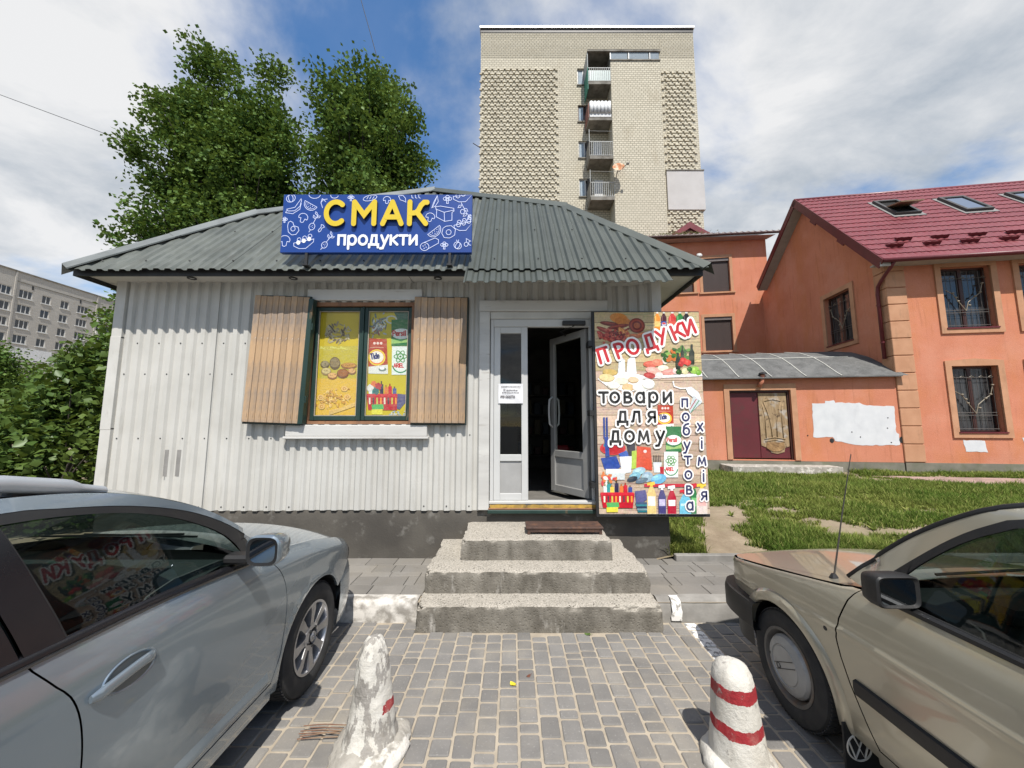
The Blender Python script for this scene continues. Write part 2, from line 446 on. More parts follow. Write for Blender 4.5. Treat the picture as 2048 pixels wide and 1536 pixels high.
# reddish path along the orange building
m_redslab = pm('red_path_slab', (.36,.235,.20), (.29,.215,.185), scale=3, bump=.3, bscale=120, rough=.9, rnd=.15)
ph = empty('path', tuple(PC + Vector((0,0,.2))), -PA, kind='structure')
MB().box(-2.4, 7.2, -2.45, -1.08, -.06, -.005).build('path_bed', m_sand, ph)
slab_red = None
for i in range(24):
    for j in range(6):
        u = -2.3 + i*.4 + (.2 if j % 2 else 0); v = -2.42 + j*.225
        if u < -1.9 + (5-j)*.35: continue
        if slab_red is None:
            slab_red = MB().bbox(0, .39, 0, .215, -.03, .02, .007).build('path_slab', m_redslab, ph); o = slab_red
        else:
            o = slab_red.copy(); COL.objects.link(o); o.parent = ph
        o.location = (u, v, rng.uniform(-.004, .006) + .035)

# ------------------------------------------------------------------ concrete steps
def rough_block(x0, x1, y0, y1, z0, z1, step, chip, seed, name, mat, parent, bottom_open=True, topamp=.004):
    """block with worn, chipped edges: a fine grid box pushed in near its arrises"""
    bm = bmesh.new()
    nx, ny, nz = (max(2, int((b-a)/step)) for a, b in ((x0, x1), (y0, y1), (z0, z1)))
    idx = {}
    def vert(i, j, k):
        key = (i, j, k)
        if key not in idx: idx[key] = bm.verts.new((x0+(x1-x0)*i/nx, y0+(y1-y0)*j/ny, z0+(z1-z0)*k/nz))
        return idx[key]
    for i in range(nx):
        for j in range(ny): bm.faces.new([vert(i,j,nz), vert(i+1,j,nz), vert(i+1,j+1,nz), vert(i,j+1,nz)])
    for i in range(nx):
        for k in range(nz):
            bm.faces.new([vert(i,0,k), vert(i+1,0,k), vert(i+1,0,k+1), vert(i,0,k+1)])
            bm.faces.new([vert(i+1,ny,k), vert(i,ny,k), vert(i,ny,k+1), vert(i+1,ny,k+1)])
    for j in range(ny):
        for k in range(nz):
            bm.faces.new([vert(0,j+1,k), vert(0,j,k), vert(0,j,k+1), vert(0,j+1,k+1)])
            bm.faces.new([vert(nx,j,k), vert(nx,j+1,k), vert(nx,j+1,k+1), vert(nx,j,k+1)])
    cx, cy = (x0+x1)/2, (y0+y1)/2
    for v in bm.verts:
        p = v.co.copy()
        dxe = min(p.x-x0, x1-p.x); dye = p.y-y0; dze = z1-p.z
        n = mnoise.noise(p*5 + Vector((seed,0,0))); n2 = mnoise.noise(p*19 + Vector((seed,3,0))); n3 = mnoise.noise(p*2.2 + Vector((seed,9,0)))
        wx, wy, wz = (max(0.0, 1 - q/.05) for q in (dxe, dye, dze))
        e = wy*wz + wx*wz + wx*wy
        c = chip*e*max(0.0, .45 + 1.1*n + .7*n2 + .5*n3)*1.6
        v.co = p + Vector(((1 if p.x < cx else -1)*wx, wy, -wz))*c + Vector((n2, mnoise.noise(p*17+Vector((7,seed,0))), n*.6))*topamp
    bmesh.ops.recalc_face_normals(bm, faces=bm.faces)
    me = bpy.data.meshes.new(name); bm.to_mesh(me); bm.free(); me.materials.append(mat)
    me.polygons.foreach_set('use_smooth', [True]*len(me.polygons)); me.set_sharp_from_angle(angle=R(42))
    return link(name, me, parent)
t = NT('worn_step_concrete')
vo = t.n('ShaderNodeTexVoronoi'); vo.inputs['Scale'].default_value = 44; t.l(t.coords(), vo.inputs['Vector'])
pit = t.ramp(vo.outputs['Distance'], .12, .42, 0, 1)
big = t.ramp(t.noise(3.0, 6, .6), .38, .62)
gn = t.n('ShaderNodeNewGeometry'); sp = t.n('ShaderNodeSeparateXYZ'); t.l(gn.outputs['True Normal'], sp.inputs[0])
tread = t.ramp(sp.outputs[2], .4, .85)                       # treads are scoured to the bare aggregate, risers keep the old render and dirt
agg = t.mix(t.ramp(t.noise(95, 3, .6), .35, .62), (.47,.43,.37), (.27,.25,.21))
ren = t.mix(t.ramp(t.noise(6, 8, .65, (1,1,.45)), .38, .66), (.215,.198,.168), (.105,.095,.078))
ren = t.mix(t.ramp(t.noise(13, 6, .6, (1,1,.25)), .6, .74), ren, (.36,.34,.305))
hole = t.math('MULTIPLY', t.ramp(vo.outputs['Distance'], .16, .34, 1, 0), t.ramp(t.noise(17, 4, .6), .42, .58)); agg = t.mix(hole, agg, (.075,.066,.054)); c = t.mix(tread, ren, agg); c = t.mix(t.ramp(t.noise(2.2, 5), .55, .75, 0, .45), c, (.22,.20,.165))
nr = t.bump(t.noise(60, 6, .7), .6, .008); nr = t.bump(pit, .35, .01, nr)
t.bsdf(c, .93, 0, nr, 0, .25)
m_step = t.mat
st = empty('concrete_steps', (.23, 3.75, 0), 0, 'three worn grey concrete steps leading up to the shop door', 'steps')
def stp(*a, **k):
    o = rough_block(*a, **k); o.matrix_parent_inverse = Matrix.Translation((-.23, -3.75, 0)); return o
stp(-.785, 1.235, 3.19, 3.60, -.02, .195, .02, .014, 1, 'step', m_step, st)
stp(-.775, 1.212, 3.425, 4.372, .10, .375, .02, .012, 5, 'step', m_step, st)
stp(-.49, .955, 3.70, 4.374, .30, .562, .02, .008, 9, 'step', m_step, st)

m_rust = pm('rusty_brown_steel', (.085,.045,.032), (.05,.03,.024), scale=14, bump=.4, bscale=90, rough=.75, rvar=.12, layers=[((.16,.075,.04), 9, .55, .7, (1,1,1), .6)])
plt = empty('metal_step_plate', (.53, 3.99, .566), 0, 'rusty brown metal plate on short feet on the top step', 'step')
MB().bbox(-.39, .39, -.125, .125, .045, .068, .006).build('plate', m_rust, plt)
for sx in (-1, 1):
    for sy in (-1, 1): MB().box(sx*.36-.014, sx*.36+.014, sy*.105-.012, sy*.105+.012, -.004, .0445).build('foot', m_rust, plt)
MB().box(-.345, .345, -.119, -.112, .02, .0445).build('rail', m_rust, plt)

# ------------------------------------------------------------------ bollards
def bollard(name, prof, seed, mat, parent, lean=(0,0), amp=.012, n=40):
    rows = []
    prof2 = []
    for i in range(len(prof)-1):
        (r0, z0), (r1, z1) = prof[i], prof[i+1]; k = max(1, int(math.hypot(r1-r0, z1-z0)/.012))
        prof2 += [(r0+(r1-r0)*j/k, z0+(z1-z0)*j/k) for j in range(k)]
    prof2.append(prof[-1])
    for r, z in prof2:
        ring = []
        for k in range(n):
            a = 2*math.pi*k/n; d = Vector((math.cos(a), math.sin(a), 0))
            nn = mnoise.noise(Vector((d.x*1.6, d.y*1.6, z*6 + seed)))*1.0 + mnoise.noise(Vector((d.x*5, d.y*5, z*19 + seed)))*.45
            rr = max(r + amp*nn*min(1, r/.05), .001)
            ring.append((d.x*rr + lean[0]*z, d.y*rr + lean[1]*z, z + amp*.3*nn))
        rows.append(ring)
    b = MB().grid(rows, close=True); b.add(rows[-1], [tuple(range(n))])
    return b.build(name, mat, parent, smooth=55)
def bollard_paint(name, bands, peel, lo, hi, streaks=False):
    t = NT(name)
    w = t.mix(t.ramp(t.noise(7, 5), .3, .7), (.60,.58,.53), (.51,.485,.43))
    sp = t.n('ShaderNodeSeparateXYZ'); t.l(t.coords(), sp.inputs[0])
    wob = t.ramp(t.noise(22, 5, .6), 0, 1, -.016, .016)
    zz = t.math('ADD', sp.outputs[2], wob)
    c = w
    for (z0, z1, cond) in bands:
        f = t.math('MULTIPLY', t.math('GREATER_THAN', zz, z0), t.math('LESS_THAN', zz, z1))
        if cond: f = t.math('MULTIPLY', f, t.math('GREATER_THAN', t.math('ADD', sp.outputs[0], t.ramp(t.noise(30, 3), 0, 1, -.03, .03)), cond))
        c = t.mix(f, c, t.mix(t.noise(30, 4), (.36,.03,.035), (.25,.02,.028)))
    gr = t.mix(t.noise(30, 5), (.22,.205,.185), (.36,.34,.31))
    f = t.ramp(t.noise(peel, 8, .62, (1, 1, .42 if streaks else .8)), lo, hi)
    f2 = t.ramp(t.noise(peel*4.1, 6, .65), .66, .7)
    f = t.math('MAXIMUM', f, f2)
    c = t.mix(f, c, gr)
    nr = t.bump(t.noise(38, 7, .7), .75, .012); nr = t.bump(f, -.7, .006, nr)
    c = t.mix(t.ramp(t.noise(9, 7, .65, (1,1,.5)), .5, .72, 0, .45), c, (.36,.32,.26))
    t.bsdf(c, .82, 0, nr, 0, .3); return t.mat
mb1 = bollard_paint('peeling_white_paint', [(.205, .245, .085)], 15, .525, .545, True)
mb2 = bollard_paint('white_red_band_paint', [(.318, .378, None), (.165, .212, None)], 20, .63, .67)
m_conc = pm('rough_concrete', (.40,.375,.33), (.27,.25,.215), scale=9, bump=.8, bscale=45, bdist=.01, rough=.95, layers=[((.66,.63,.57), 8, .55, .62, (1,1,1), .8)])
b1 = empty('bollard', (-.735, 2.115, 0), 0, 'leaning white concrete bollard with badly peeling paint beside the silver car', 'bollard', 'squat concrete bollards on the paving')
bollard('post', [(.146, .03), (.140, .06), (.120, .11), (.109, .2), (.096, .3), (.086, .4), (.076, .46), (.056, .505), (.034, .53), (.010, .537)], 3, mb1, b1, (.0, .02), .014)
bollard('foot', [(.215, -.02), (.205, .02), (.17, .05), (.09, .07)], 8, m_conc, b1, amp=.05)
b2 = empty('bollard', (1.125, 2.04, 0), 0, 'white concrete bollard with two dark red bands beside the beige car', 'bollard', 'squat concrete bollards on the paving')
bollard('post', [(.138, .03), (.130, .06), (.124, .12), (.115, .2), (.106, .28), (.10, .335), (.098, .375), (.091, .41), (.07, .445), (.042, .463), (.01, .469)], 21, mb2, b2, (-.02, .0), .008)
bollard('foot', [(.178, -.02), (.172, .025), (.15, .045), (.10, .055)], 14, bollard_paint('white_foot_paint', [], 12, .62, .68), b2, amp=.024)

# small litter on the paving
m_leafy = pm('yellow_leaf', (.75,.60,.04), (.62,.48,.03), rough=.6)
def flat_leaf(name, x, y, s, mat, label, cat, rz, z=.006):
    o = empty(name, (x, y, z), rz, label, cat)
    pts = [(0,-.5),(.3,-.35),(.42,0),(.3,.3),(0,.55),(-.25,.32),(-.4,.02),(-.3,-.33)]
    rows = [[(px*s*k, py*s*k, .012*s*(1-k)*8*.2 + .004*math.sin(i*2)) for i, (px, py) in enumerate(pts)] for k in (1, .5, .02)]
    MB().grid(rows, close=True).build('blade', mat, o, smooth=True)
    MB().tube([(0,-.45*s,.004),(0.02*s,-.8*s,.006)], .0015, 5).build('stalk', mat, o)
flat_leaf('fallen_leaf', .005, 2.585, .045, m_leafy, 'small yellow leaf lying on the paving in front of the steps', 'leaf', .7)
flat_leaf('fallen_leaf', .11, 2.66, .03, pm('brown_leaf', (.16,.06,.035), rough=.8), 'small dark red leaf on the paving right of the yellow leaf', 'leaf', 2.1)
flat_leaf('fallen_leaf', .60, 3.155, .05, pm('green_leaf', (.08,.13,.03), rough=.6), 'small green leaf at the foot of the bottom step', 'leaf', 1.2)
tw = empty('dry_twigs', (-1.02, 2.2, .008), .1, 'few thin reddish dry twigs lying left of the peeling bollard', 'twigs')
for i in range(6):
    a = rng.uniform(-.35, .35); MB().tube([(-.12 + rng.random()*.05, (i-3)*.012, .004+.004*i), (.0, (i-3)*.014 + .1*a*.3, .010+.003*i), (.10+rng.random()*.05, (i-3)*.012 + a*.1, .005+.003*i)], .0028, 5).build('twig', pm('dry_twig', (.16,.075,.05), (.24,.17,.11), scale=8, rough=.9), tw)
# ------------------------------------------------------------------ flat print helper and a stroke alphabet
t = NT('printed_lettering')
at = t.n('ShaderNodeAttribute', attribute_name='Col')
c = t.mix(t.ramp(t.noise(9, 6, .6), .4, .8, 0, .14), at.outputs['Color'], (.62,.60,.56))
t.bsdf(c, .42, 0, None, 0, .35); m_printclean = t.mat
t = NT('printed_photo_film')
at = t.n('ShaderNodeAttribute', attribute_name='Col')
c = t.mix(1.0, at.outputs['Color'], t.ramp(t.noise(48, 5, .7), .28, .72, .76, 1.2), 'MULTIPLY')
nz = t.n('ShaderNodeTexNoise'); nz.inputs['Scale'].default_value = 26; nz.inputs['Detail'].default_value = 4; t.l(t.coords(), nz.inputs['Vector'])
c = t.mix(.16, c, nz.outputs['Color'], 'OVERLAY'); c = t.mix(t.ramp(t.noise(3, 5, .6), .45, .8, 0, .18), c, (.60,.58,.54))
t.bsdf(c, .42, 0, t.bump(t.noise(2.2, 3), .12, .02), 0, .35); m_print = t.mat
t = NT('sun_faded_paper_print')
at = t.n('ShaderNodeAttribute', attribute_name='Col')
c = t.mix(1.0, at.outputs['Color'], t.ramp(t.noise(60, 5, .7), .28, .72, .75, 1.2), 'MULTIPLY'); c = t.mix(t.ramp(t.noise(14, 6, .6, (1,1,3)), .42, .75, 0, .25), c, (.55,.50,.36))
t.bsdf(c, .7, 0, None, 0, .3); m_paperprint = t.mat
def srgb(r, g, b):
    f = lambda q: (q/255/12.92) if q/255 <= .04045 else ((q/255+.055)/1.055)**2.4
    return (f(r), f(g), f(b))
WHITE = srgb(238,238,236)
def arc(cx, cy, rx, ry, a0, a1, n=14, rot=0):
    out = []; c, s = math.cos(R(rot)), math.sin(R(rot))
    for i in range(n+1):
        a = R(a0 + (a1-a0)*i/n); x, y = rx*math.cos(a), ry*math.sin(a); out.append((cx + x*c - y*s, cy + x*s + y*c))
    return out
def ribbon(pts, w, closed=False, caps=True, capn=5):
    """outline strip of a polyline: list of (left, right) pairs"""
    P = [Vector((p[0], p[1])) for p in pts]; n = len(P); L = []; h = w/2
    for i in range(n):
        a = P[i] - P[i-1] if (i > 0 or closed) else None
        b = P[(i+1) % n] - P[i] if (i < n-1 or closed) else None
        if a is None: a = b
        if b is None: b = a
        a = a.normalized() if a.length > 1e-9 else Vector((1,0)); b = b.normalized() if b.length > 1e-9 else a
        na = Vector((-a.y, a.x)); nb = Vector((-b.y, b.x)); m = na + nb
        if m.length < .25: m = na
        m.normalize(); k = min(1/max(m.dot(na), .45), 1.7)
        L.append((P[i] + m*h*k, P[i] - m*h*k))
    if caps and not closed:
        d0 = (P[0]-P[1]).normalized(); d1 = (P[-1]-P[-2]).normalized()
        pre = []; post = []
        for j in range(1, capn):
            t_ = R(90*j/capn); s, c = math.sin(t_), math.cos(t_)
            n0 = (L[0][0]-P[0]).normalized()*h; n1 = (L[-1][0]-P[-1]).normalized()*h
            pre.append((P[0] + n0*c + d0*h*s, P[0] - n0*c + d0*h*s)); post.append((P[-1] + n1*c + d1*h*s, P[-1] - n1*c + d1*h*s))
        L = pre[::-1] + L + post
    if closed: L.append(L[0])
    return L
class Print:
    """flat coloured shapes; fn(x, y, w) maps canvas to space, w = height above the board"""
    def __init__(s, fn, w0=.0012, step=.00002): s.fn = fn; s.w = w0; s.step = step; s.v = []; s.f = []; s.c = []
    def face(s, vs, col, fs=None, w=None):
        w = s.w if w is None else w
        b = len(s.v); s.v += [s.fn(p[0], p[1], w) for p in vs]
        for f in (fs or [tuple(range(len(vs)))]): s.f.append(tuple(b+i for i in f)); s.c.append(col)
    def next(s): s.w += s.step
    def poly(s, pts, col):
        tri = tessellate_polygon([[Vector((p[0], p[1], 0)) for p in pts]]); s.face(pts, col, [tuple(t) for t in tri]); s.next()
    def rect(s, x0, y0, x1, y1, col): s.face([(x0,y0),(x1,y0),(x1,y1),(x0,y1)], col); s.next()
    def ell(s, cx, cy, rx, ry, col, rot=0, n=18): s.face(arc(cx, cy, rx, ry, 0, 360-360/n, n-1, rot), col); s.next()
    def stroke(s, pts, w, col, closed=False):
        if len(pts) >= 12 and math.dist(pts[0], pts[-1]) < 1.9*sorted(math.dist(a, b) for a, b in zip(pts, pts[1:]))[len(pts)//2]: closed = True
        L = ribbon(pts, w, closed); vs = [p for pr in L for p in pr]
        s.face(vs, col, [(2*i, 2*i+1, 2*i+3, 2*i+2) for i in range(len(L)-1)]); s.next()
    def capsules(s, pts, w, col):
        """thick outline as overlapping round-ended pieces, each a hair above the last"""
        if len(pts) >= 12 and math.dist(pts[0], pts[-1]) < 1.9*sorted(math.dist(a, b) for a, b in zip(pts, pts[1:]))[len(pts)//2]: pts = list(pts) + [pts[0]]
        keep = [pts[0]]
        for p in pts[1:]:
            if math.dist(p, keep[-1]) > w*.28 or p is pts[-1]: keep.append(p)
        for a, b in zip(keep, keep[1:]):
            if math.dist(a, b) > 1e-6: s.stroke([a, b], w, col)
    def blob(s, cx, cy, rx, ry, col, seed=0, k=.25, n=16):
        rr = random.Random(seed*7+3); pts = [(cx + rx*math.cos(6.283*i/n)*(1+rr.uniform(-k, k)), cy + ry*math.sin(6.283*i/n)*(1+rr.uniform(-k, k))) for i in range(n)]
        s.poly(pts, col)
    def build(s, name, parent, mat=None):
        me = bpy.data.meshes.new(name); me.from_pydata(s.v, [], s.f)
        ca = me.color_attributes.new('Col', 'FLOAT_COLOR', 'CORNER'); data = []
        for f, c in zip(s.f, s.c): data += [c[0], c[1], c[2], 1.0]*len(f)
        ca.data.foreach_set('color', data); me.materials.append(mat or m_print)
        return link(name, me, parent)
GL = {
 'С': (.84, [arc(.44,.5,.44,.5,48,312,22)]),
 'М': (.98, [[(.0,0),(.0,1)], [(.0,1),(.47,.40),(.94,1)], [(.94,1),(.94,0)]]),
 'А': (.88, [[(0,0),(.43,1)], [(.43,1),(.86,0)], [(.18,.30),(.68,.30)]]),
 'К': (.8, [[(0,0),(0,1)], [(.80,.98),(.66,.98),(.52,.84),(.40,.60),(.28,.50),(.03,.47)], [(.34,.52),(.76,.0)]]),
 'П': (.78, [[(-.06,1),(.80,1)], [(.10,1),(.06,.02)], [(.62,1),(.64,.02)]]),
 'Р': (.62, [[(.03,0),(.0,1)], [(.0,1)]+arc(.22,.74,.34,.26,80,-80,10)+[(.02,.45)]]),
 'О': (.84, [arc(.4,.5,.4,.5,0,343,20), ]),
 'Д': (.86, [[(-.02,-.2),(.0,.03),(.80,.03),(.82,-.2)], [(.16,.03),(.22,1),(.62,1),(.64,.03)]]),
 'У': (.7, [[(0,1),(.36,.45)], [(.70,1),(.36,.45),(.12,0)]]),
 'И': (.78, [[(0,1),(.02,.02)], [(.02,.02),(.66,.98)], [(.66,.98),(.66,.0)]]),
 'п': (.58, [[(0,.0),(0,.66),(.46,.66),(.46,0)]]),
 'р': (.62, [[(0,.62),(0,-.3)], arc(.27,.33,.27,.33,170,-170,16)]),
 'о': (.66, [arc(.29,.33,.29,.33,0,343,16)]),
 'д': (.68, [[(-.04,-.2),(-.04,.0),(.60,.0),(.60,-.2)], [(.08,.0),(.16,.66),(.46,.66),(.48,0)]]),
 'у': (.55, [[(0,.66),(.25,.08)], [(.50,.66),(.25,.08),(.12,-.26),(-.05,-.28)]]),
 'к': (.52, [[(0,0),(0,.66)], [(.46,.66),(.1,.36),(.48,0)]]),
 'т': (.58, [[(-.04,.66),(.54,.66)], [(.25,.66),(.25,0)]]),
 'и': (.62, [[(0,.66),(.0,.02)], [(.0,.02),(.48,.66)], [(.48,.66),(.50,0)]]),
 'в': (.54, [[(0,.66),(0,0)]+arc(.2,.17,.26,.18,-80,80,8)+[(.02,.36)], [(.02,.36)]+arc(.18,.51,.2,.15,-80,80,8)+[(0,.66)]]),
 'а': (.62, [arc(.27,.32,.27,.32,30,350,14), [(.50,.66),(.52,0)]]),
 'л': (.60, [[(-.02,.02),(.06,.04),(.16,.66),(.46,.66),(.50,0)]]),
 'я': (.56, [[(.46,0),(.44,.66)]+arc(.22,.48,.20,.18,90,270,8)+[(.44,.30)], [(.22,.28),(.0,0)]]),
 'м': (.76, [[(0,0),(.08,.66)], [(.08,.66),(.32,.12),(.56,.66)], [(.56,.66),(.66,0)]]),
 'б': (.62, [arc(.28,.3,.27,.3,0,343,16), [(.03,.36),(.06,.72),(.22,.9),(.48,.98)]]),
 'х': (.52, [[(0,.66),(.44,0)], [(.44,.66),(0,0)]]),
 'і': (.28, [[(.08,.64),(.08,0)], [(.08,.90),(.082,.905)]]),
 'T': (.7, [[(0,1),(.66,1)], [(.33,1),(.33,0)]]), 'i': (.24, [[(.05,.64),(.05,0)], [(.05,.9),(.055,.91)]]),
 'd': (.58, [arc(.24,.32,.24,.32,30,350,12), [(.48,1),(.48,0)]]), 'e': (.56, [[(.03,.34),(.48,.34)]+arc(.25,.33,.25,.33,5,310,12)]),
 'P': (.62, [[(.0,0),(.0,1)], [(.0,1)]+arc(.22,.74,.34,.26,80,-80,10)+[(.02,.45)]]), 'r': (.38, [[(0,.64),(0,0)], [(0,.4),(.12,.58),(.32,.62)]]),
 's': (.5, [[(.40,.58),(.2,.66),(.04,.54),(.14,.37),(.34,.28),(.38,.12),(.2,0),(.0,.08)]]), 'l': (.2, [[(.04,1),(.04,0)]]),
 'A': (.78, [[(0,0),(.37,1)], [(.37,1),(.74,0)], [(.14,.3),(.6,.3)]]), 'R': (.66, [[(0,0),(0,1)]+arc(.24,.76,.3,.24,80,-80,8)+[(.02,.5)], [(.26,.5),(.58,0)]]),
 'I': (.2, [[(.04,1),(.04,0)]]), 'E': (.58, [[(.5,1),(0,1),(0,0),(.5,0)], [(.02,.5),(.42,.5)]]), 'L': (.5, [[(0,1),(0,0),(.44,0)]]),
 '0': (.62, [arc(.27,.5,.27,.5,0,343,16)]), '9': (.6, [arc(.26,.7,.25,.28,0,343,12), [(.51,.7),(.45,.2),(.15,0)]]), '8': (.6, [arc(.26,.75,.22,.24,0,340,12), arc(.26,.26,.26,.26,0,340,12)]),
 '6': (.6, [arc(.26,.28,.25,.28,0,343,12), [(.02,.3),(.12,.8),(.42,1)]]), '7': (.56, [[(0,1),(.5,1),(.15,0)]]), '3': (.56, [[(.02,1),(.46,1),(.2,.58)]+arc(.2,.3,.27,.29,80,-140,10)]),
 '4': (.6, [[(.4,0),(.4,1),(.0,.3),(.54,.3)]]), '-': (.4, [[(.03,.45),(.3,.45)]]),
}
def glyph_strokes(ch, x, y, h, rot=0, sx=1.0):
    """canvas y grows downwards; rot is counter-clockwise"""
    c, s = math.cos(R(rot)), math.sin(R(rot)); out = []
    for st_ in GL[ch][1]:
        out.append([(x + px*sx*h*c - py*h*s, y - (px*sx*h*s + py*h*c)) for px, py in st_])
    return out
def letters(pr, text, x, y, h, w, col, rot=0, sx=1.0, outline=None, ow=0, gap=.16):
    """text along a baseline on canvas; optional outline colour under the letters"""
    pos = []; cx, cy = x, y; c, s = math.cos(R(rot)), math.sin(R(rot))
    for ch in text:
        if ch == ' ': cx += .4*h*sx*c; cy -= .4*h*sx*s; continue
        pos.append((ch, cx, cy)); ad = (GL[ch][0] + gap)*h*sx; cx += ad*c; cy -= ad*s
    if outline is not None:
        for ch, px, py in pos:
            for st_ in glyph_strokes(ch, px, py, h, rot, sx): pr.stroke(st_, w + 2*ow, outline)
        pr.next()
    for ch, px, py in pos:
        for st_ in glyph_strokes(ch, px, py, h, rot, sx): pr.stroke(st_, w, col)
    pr.next(); return cx

# ------------------------------------------------------------------ the shop
m_wall = pm('painted_white_sheet', (.525,.515,.48), (.455,.445,.41), scale=1.6, rough=.55, spec=.3, bump=.08, bscale=30,
            layers=[((.32,.305,.27), 5, .58, .78, (3,3,.35), .55), ((.30,.27,.22), 34, .72, .76, (1,1,.6), .6), ((.40,.385,.35), 2.2, .5, .75, (1,1,.4), .45)])
m_trim = pm('painted_white_trim', (.55,.54,.505), (.47,.46,.425), scale=3, rough=.6, bump=.12, bscale=25, layers=[((.33,.30,.26), 9, .62, .74, (2,2,.6), .55)])
m_woodtrim = pm('old_white_wood', (.56,.55,.52), (.45,.44,.415), scale=4, rough=.75, bump=.4, bscale=30, stretch=(.15,1,1), layers=[((.30,.27,.23), 12, .6, .72, (.3,1,2), .7)])
m_plinth = pm('plinth_render', (.098,.089,.075), (.062,.056,.048), scale=2.2, rough=.92, bump=.5, bscale=35, bdist=.006, layers=[((.20,.19,.17), 5, .58, .69, (1,1,1), .7), ((.075,.068,.058), 1.7, .5, .75, (1,1,.6), .6)])
m_dark = pm('black_painted_metal', (.018,.018,.019), (.03,.03,.03), rough=.5)
m_roof = pm('grey_green_roof_sheet', (.135,.146,.127), (.098,.107,.093), scale=2.5, rough=.42, metal=.25, spec=.5, bump=.08, bscale=14, rvar=.1,
            layers=[((.25,.26,.235), 7, .56, .75, (2,.35,.35), .6), ((.07,.068,.055), 3.5, .58, .75, (1.5,.5,.5), .6), ((.30,.27,.19), 11, .70, .78, (1,1,1), .5)])
m_roof2 = pm('darker_roof_sheet', (.066,.076,.065), (.053,.061,.052), scale=2.5, rough=.5, metal=.2, spec=.5, bump=.06, bscale=14,
             layers=[((.105,.115,.10), 7, .55, .78, (2,.35,.35), .5), ((.15,.135,.09), 9, .66, .78, (1,1,1), .5)])
m_soffit = pm('soffit_board', (.54,.53,.49), (.46,.45,.415), scale=2, rough=.7, layers=[((.3,.27,.22), 8, .62, .75, (1,1,1), .5)])
shop = empty('shop_building', (-1.48, 4.35, 0), 0, 'small white corrugated grocery shop with a grey-green metal hip roof', 'shop')
SI = Matrix.Translation((1.48, -4.35, 0))
def sp_(b, name, mat, parent=None, **k):
    o = b.build(name, mat, parent or shop, **k)
    if parent is None: o.matrix_parent_inverse = SI
    return o
WY = 4.35; PER = .128
def rib_x(x0, x1, per=PER, ph=0.0):
    """x positions of a trapezoid profile and depth fraction (0 proud, 1 recessed)"""
    out = []; base = math.floor((x0-ph)/per)*per + ph; k = base
    prof = ((0, 0), (.050, 0), (.070, 1), (.106, 1), (.128, 0))
    pts = []
    while k < x1 + per:
        for px, d in prof[:-1]: pts.append((k + px*per/.128, d))
        k += per
    def dep(x):
        f = ((x-ph) % per)*.128/per
        return 0 if f <= .05 else ((f-.05)/.020 if f <= .070 else (1 if f <= .106 else 1-(f-.106)/.022))
    out = [(x0, dep(x0))] + [(x, d) for x, d in pts if x0 + 1e-4 < x < x1 - 1e-4] + [(x1, dep(x1))]
    return out
def wall_sheet(x0, x1, z0, z1, y=WY, dep=.027):
    b = MB(); xs_ = rib_x(x0, x1)
    nz = max(2, int((z1-z0)/.45))
    rows = [[(x, y + d*dep + .0015*math.sin(x*7+k), z0 + (z1-z0)*k/nz) for x, d in xs_] for k in range(nz+1)]
    b.grid(rows); return sp_(b, 'wall_sheet', m_wall, fix=False)
for a in ((-4.66, -3.55, .69, 3.378), (-3.55, -2.43, .685, 3.378), (-2.43, -1.14, 3.115, 3.378), (-2.43, -1.14, .692, 1.665), (-1.14, -.385, .688, 3.378), (-.385, 1.0, 2.97, 3.378), (1.0, 1.69, .70, 3.378)): wall_sheet(*a)
# dark overlap lines where the sheets meet, drawn by small proud laps
for x in (-3.55, -2.44): sp_(MB().box(x-.002, x+.03, WY-.003, WY+.004, .69, 3.37), 'sheet_lap', m_wall)
# structural core, other walls
core = MB()
core.box(-4.70, 1.73, 4.40, 8.62, .60, .74)                  # floor slab
core.box(-4.70, -4.62, 4.395, 8.60, .74, 3.37); core.box(1.65, 1.73, 4.395, 8.60, .74, 3.37); core.box(-4.62, 1.65, 8.52, 8.60, .74, 3.37)
core.box(-4.62, -2.42, 4.40, 4.46, .74, 3.36); core.box(-1.16, -.27, 4.40, 4.46, .74, 3.36); core.box(.97, 1.65, 4.40, 4.46, .74, 3.36)
core.box(-2.42, -1.16, 4.40, 4.46, .74, 1.66); core.box(-2.42, -1.16, 4.40, 4.46, 3.12, 3.36); core.box(-.27, .97, 4.40, 4.46, 2.98, 3.36)
core.box(-4.70, 1.73, 4.40, 8.60, 3.372, 3.40)
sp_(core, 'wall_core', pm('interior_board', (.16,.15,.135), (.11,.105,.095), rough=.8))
def side_sheet(x, s):
    ys_ = rib_x(4.37, 8.66); b = MB(); b.grid([[(x - s*d*.02, y, z) for y, d in ys_] for z in (.69, 3.378)]); sp_(b, 'wall_sheet', m_wall, fix=False)
side_sheet(-4.735, -1); side_sheet(1.765, 1)
b = MB(); b.grid([[(x, 8.66 - d*.02, z) for x, d in rib_x(-4.73, 1.76)] for z in (.69, 3.378)]); sp_(b, 'wall_sheet', m_wall, fix=False)
for (z0, z1) in ((.70, 1.62), (1.60, 2.70), (2.68, 3.378)):
    o = .003 if z0 == 1.60 else 0
    sp_(MB().bbox(-4.765-o, -4.645, WY-.012-o, WY+.10, z0, z1, .003), 'corner_trim', m_trim)
    sp_(MB().bbox(1.675, 1.79+o, WY-.012-o, WY+.10, z0, z1, .003), 'corner_trim', m_trim)
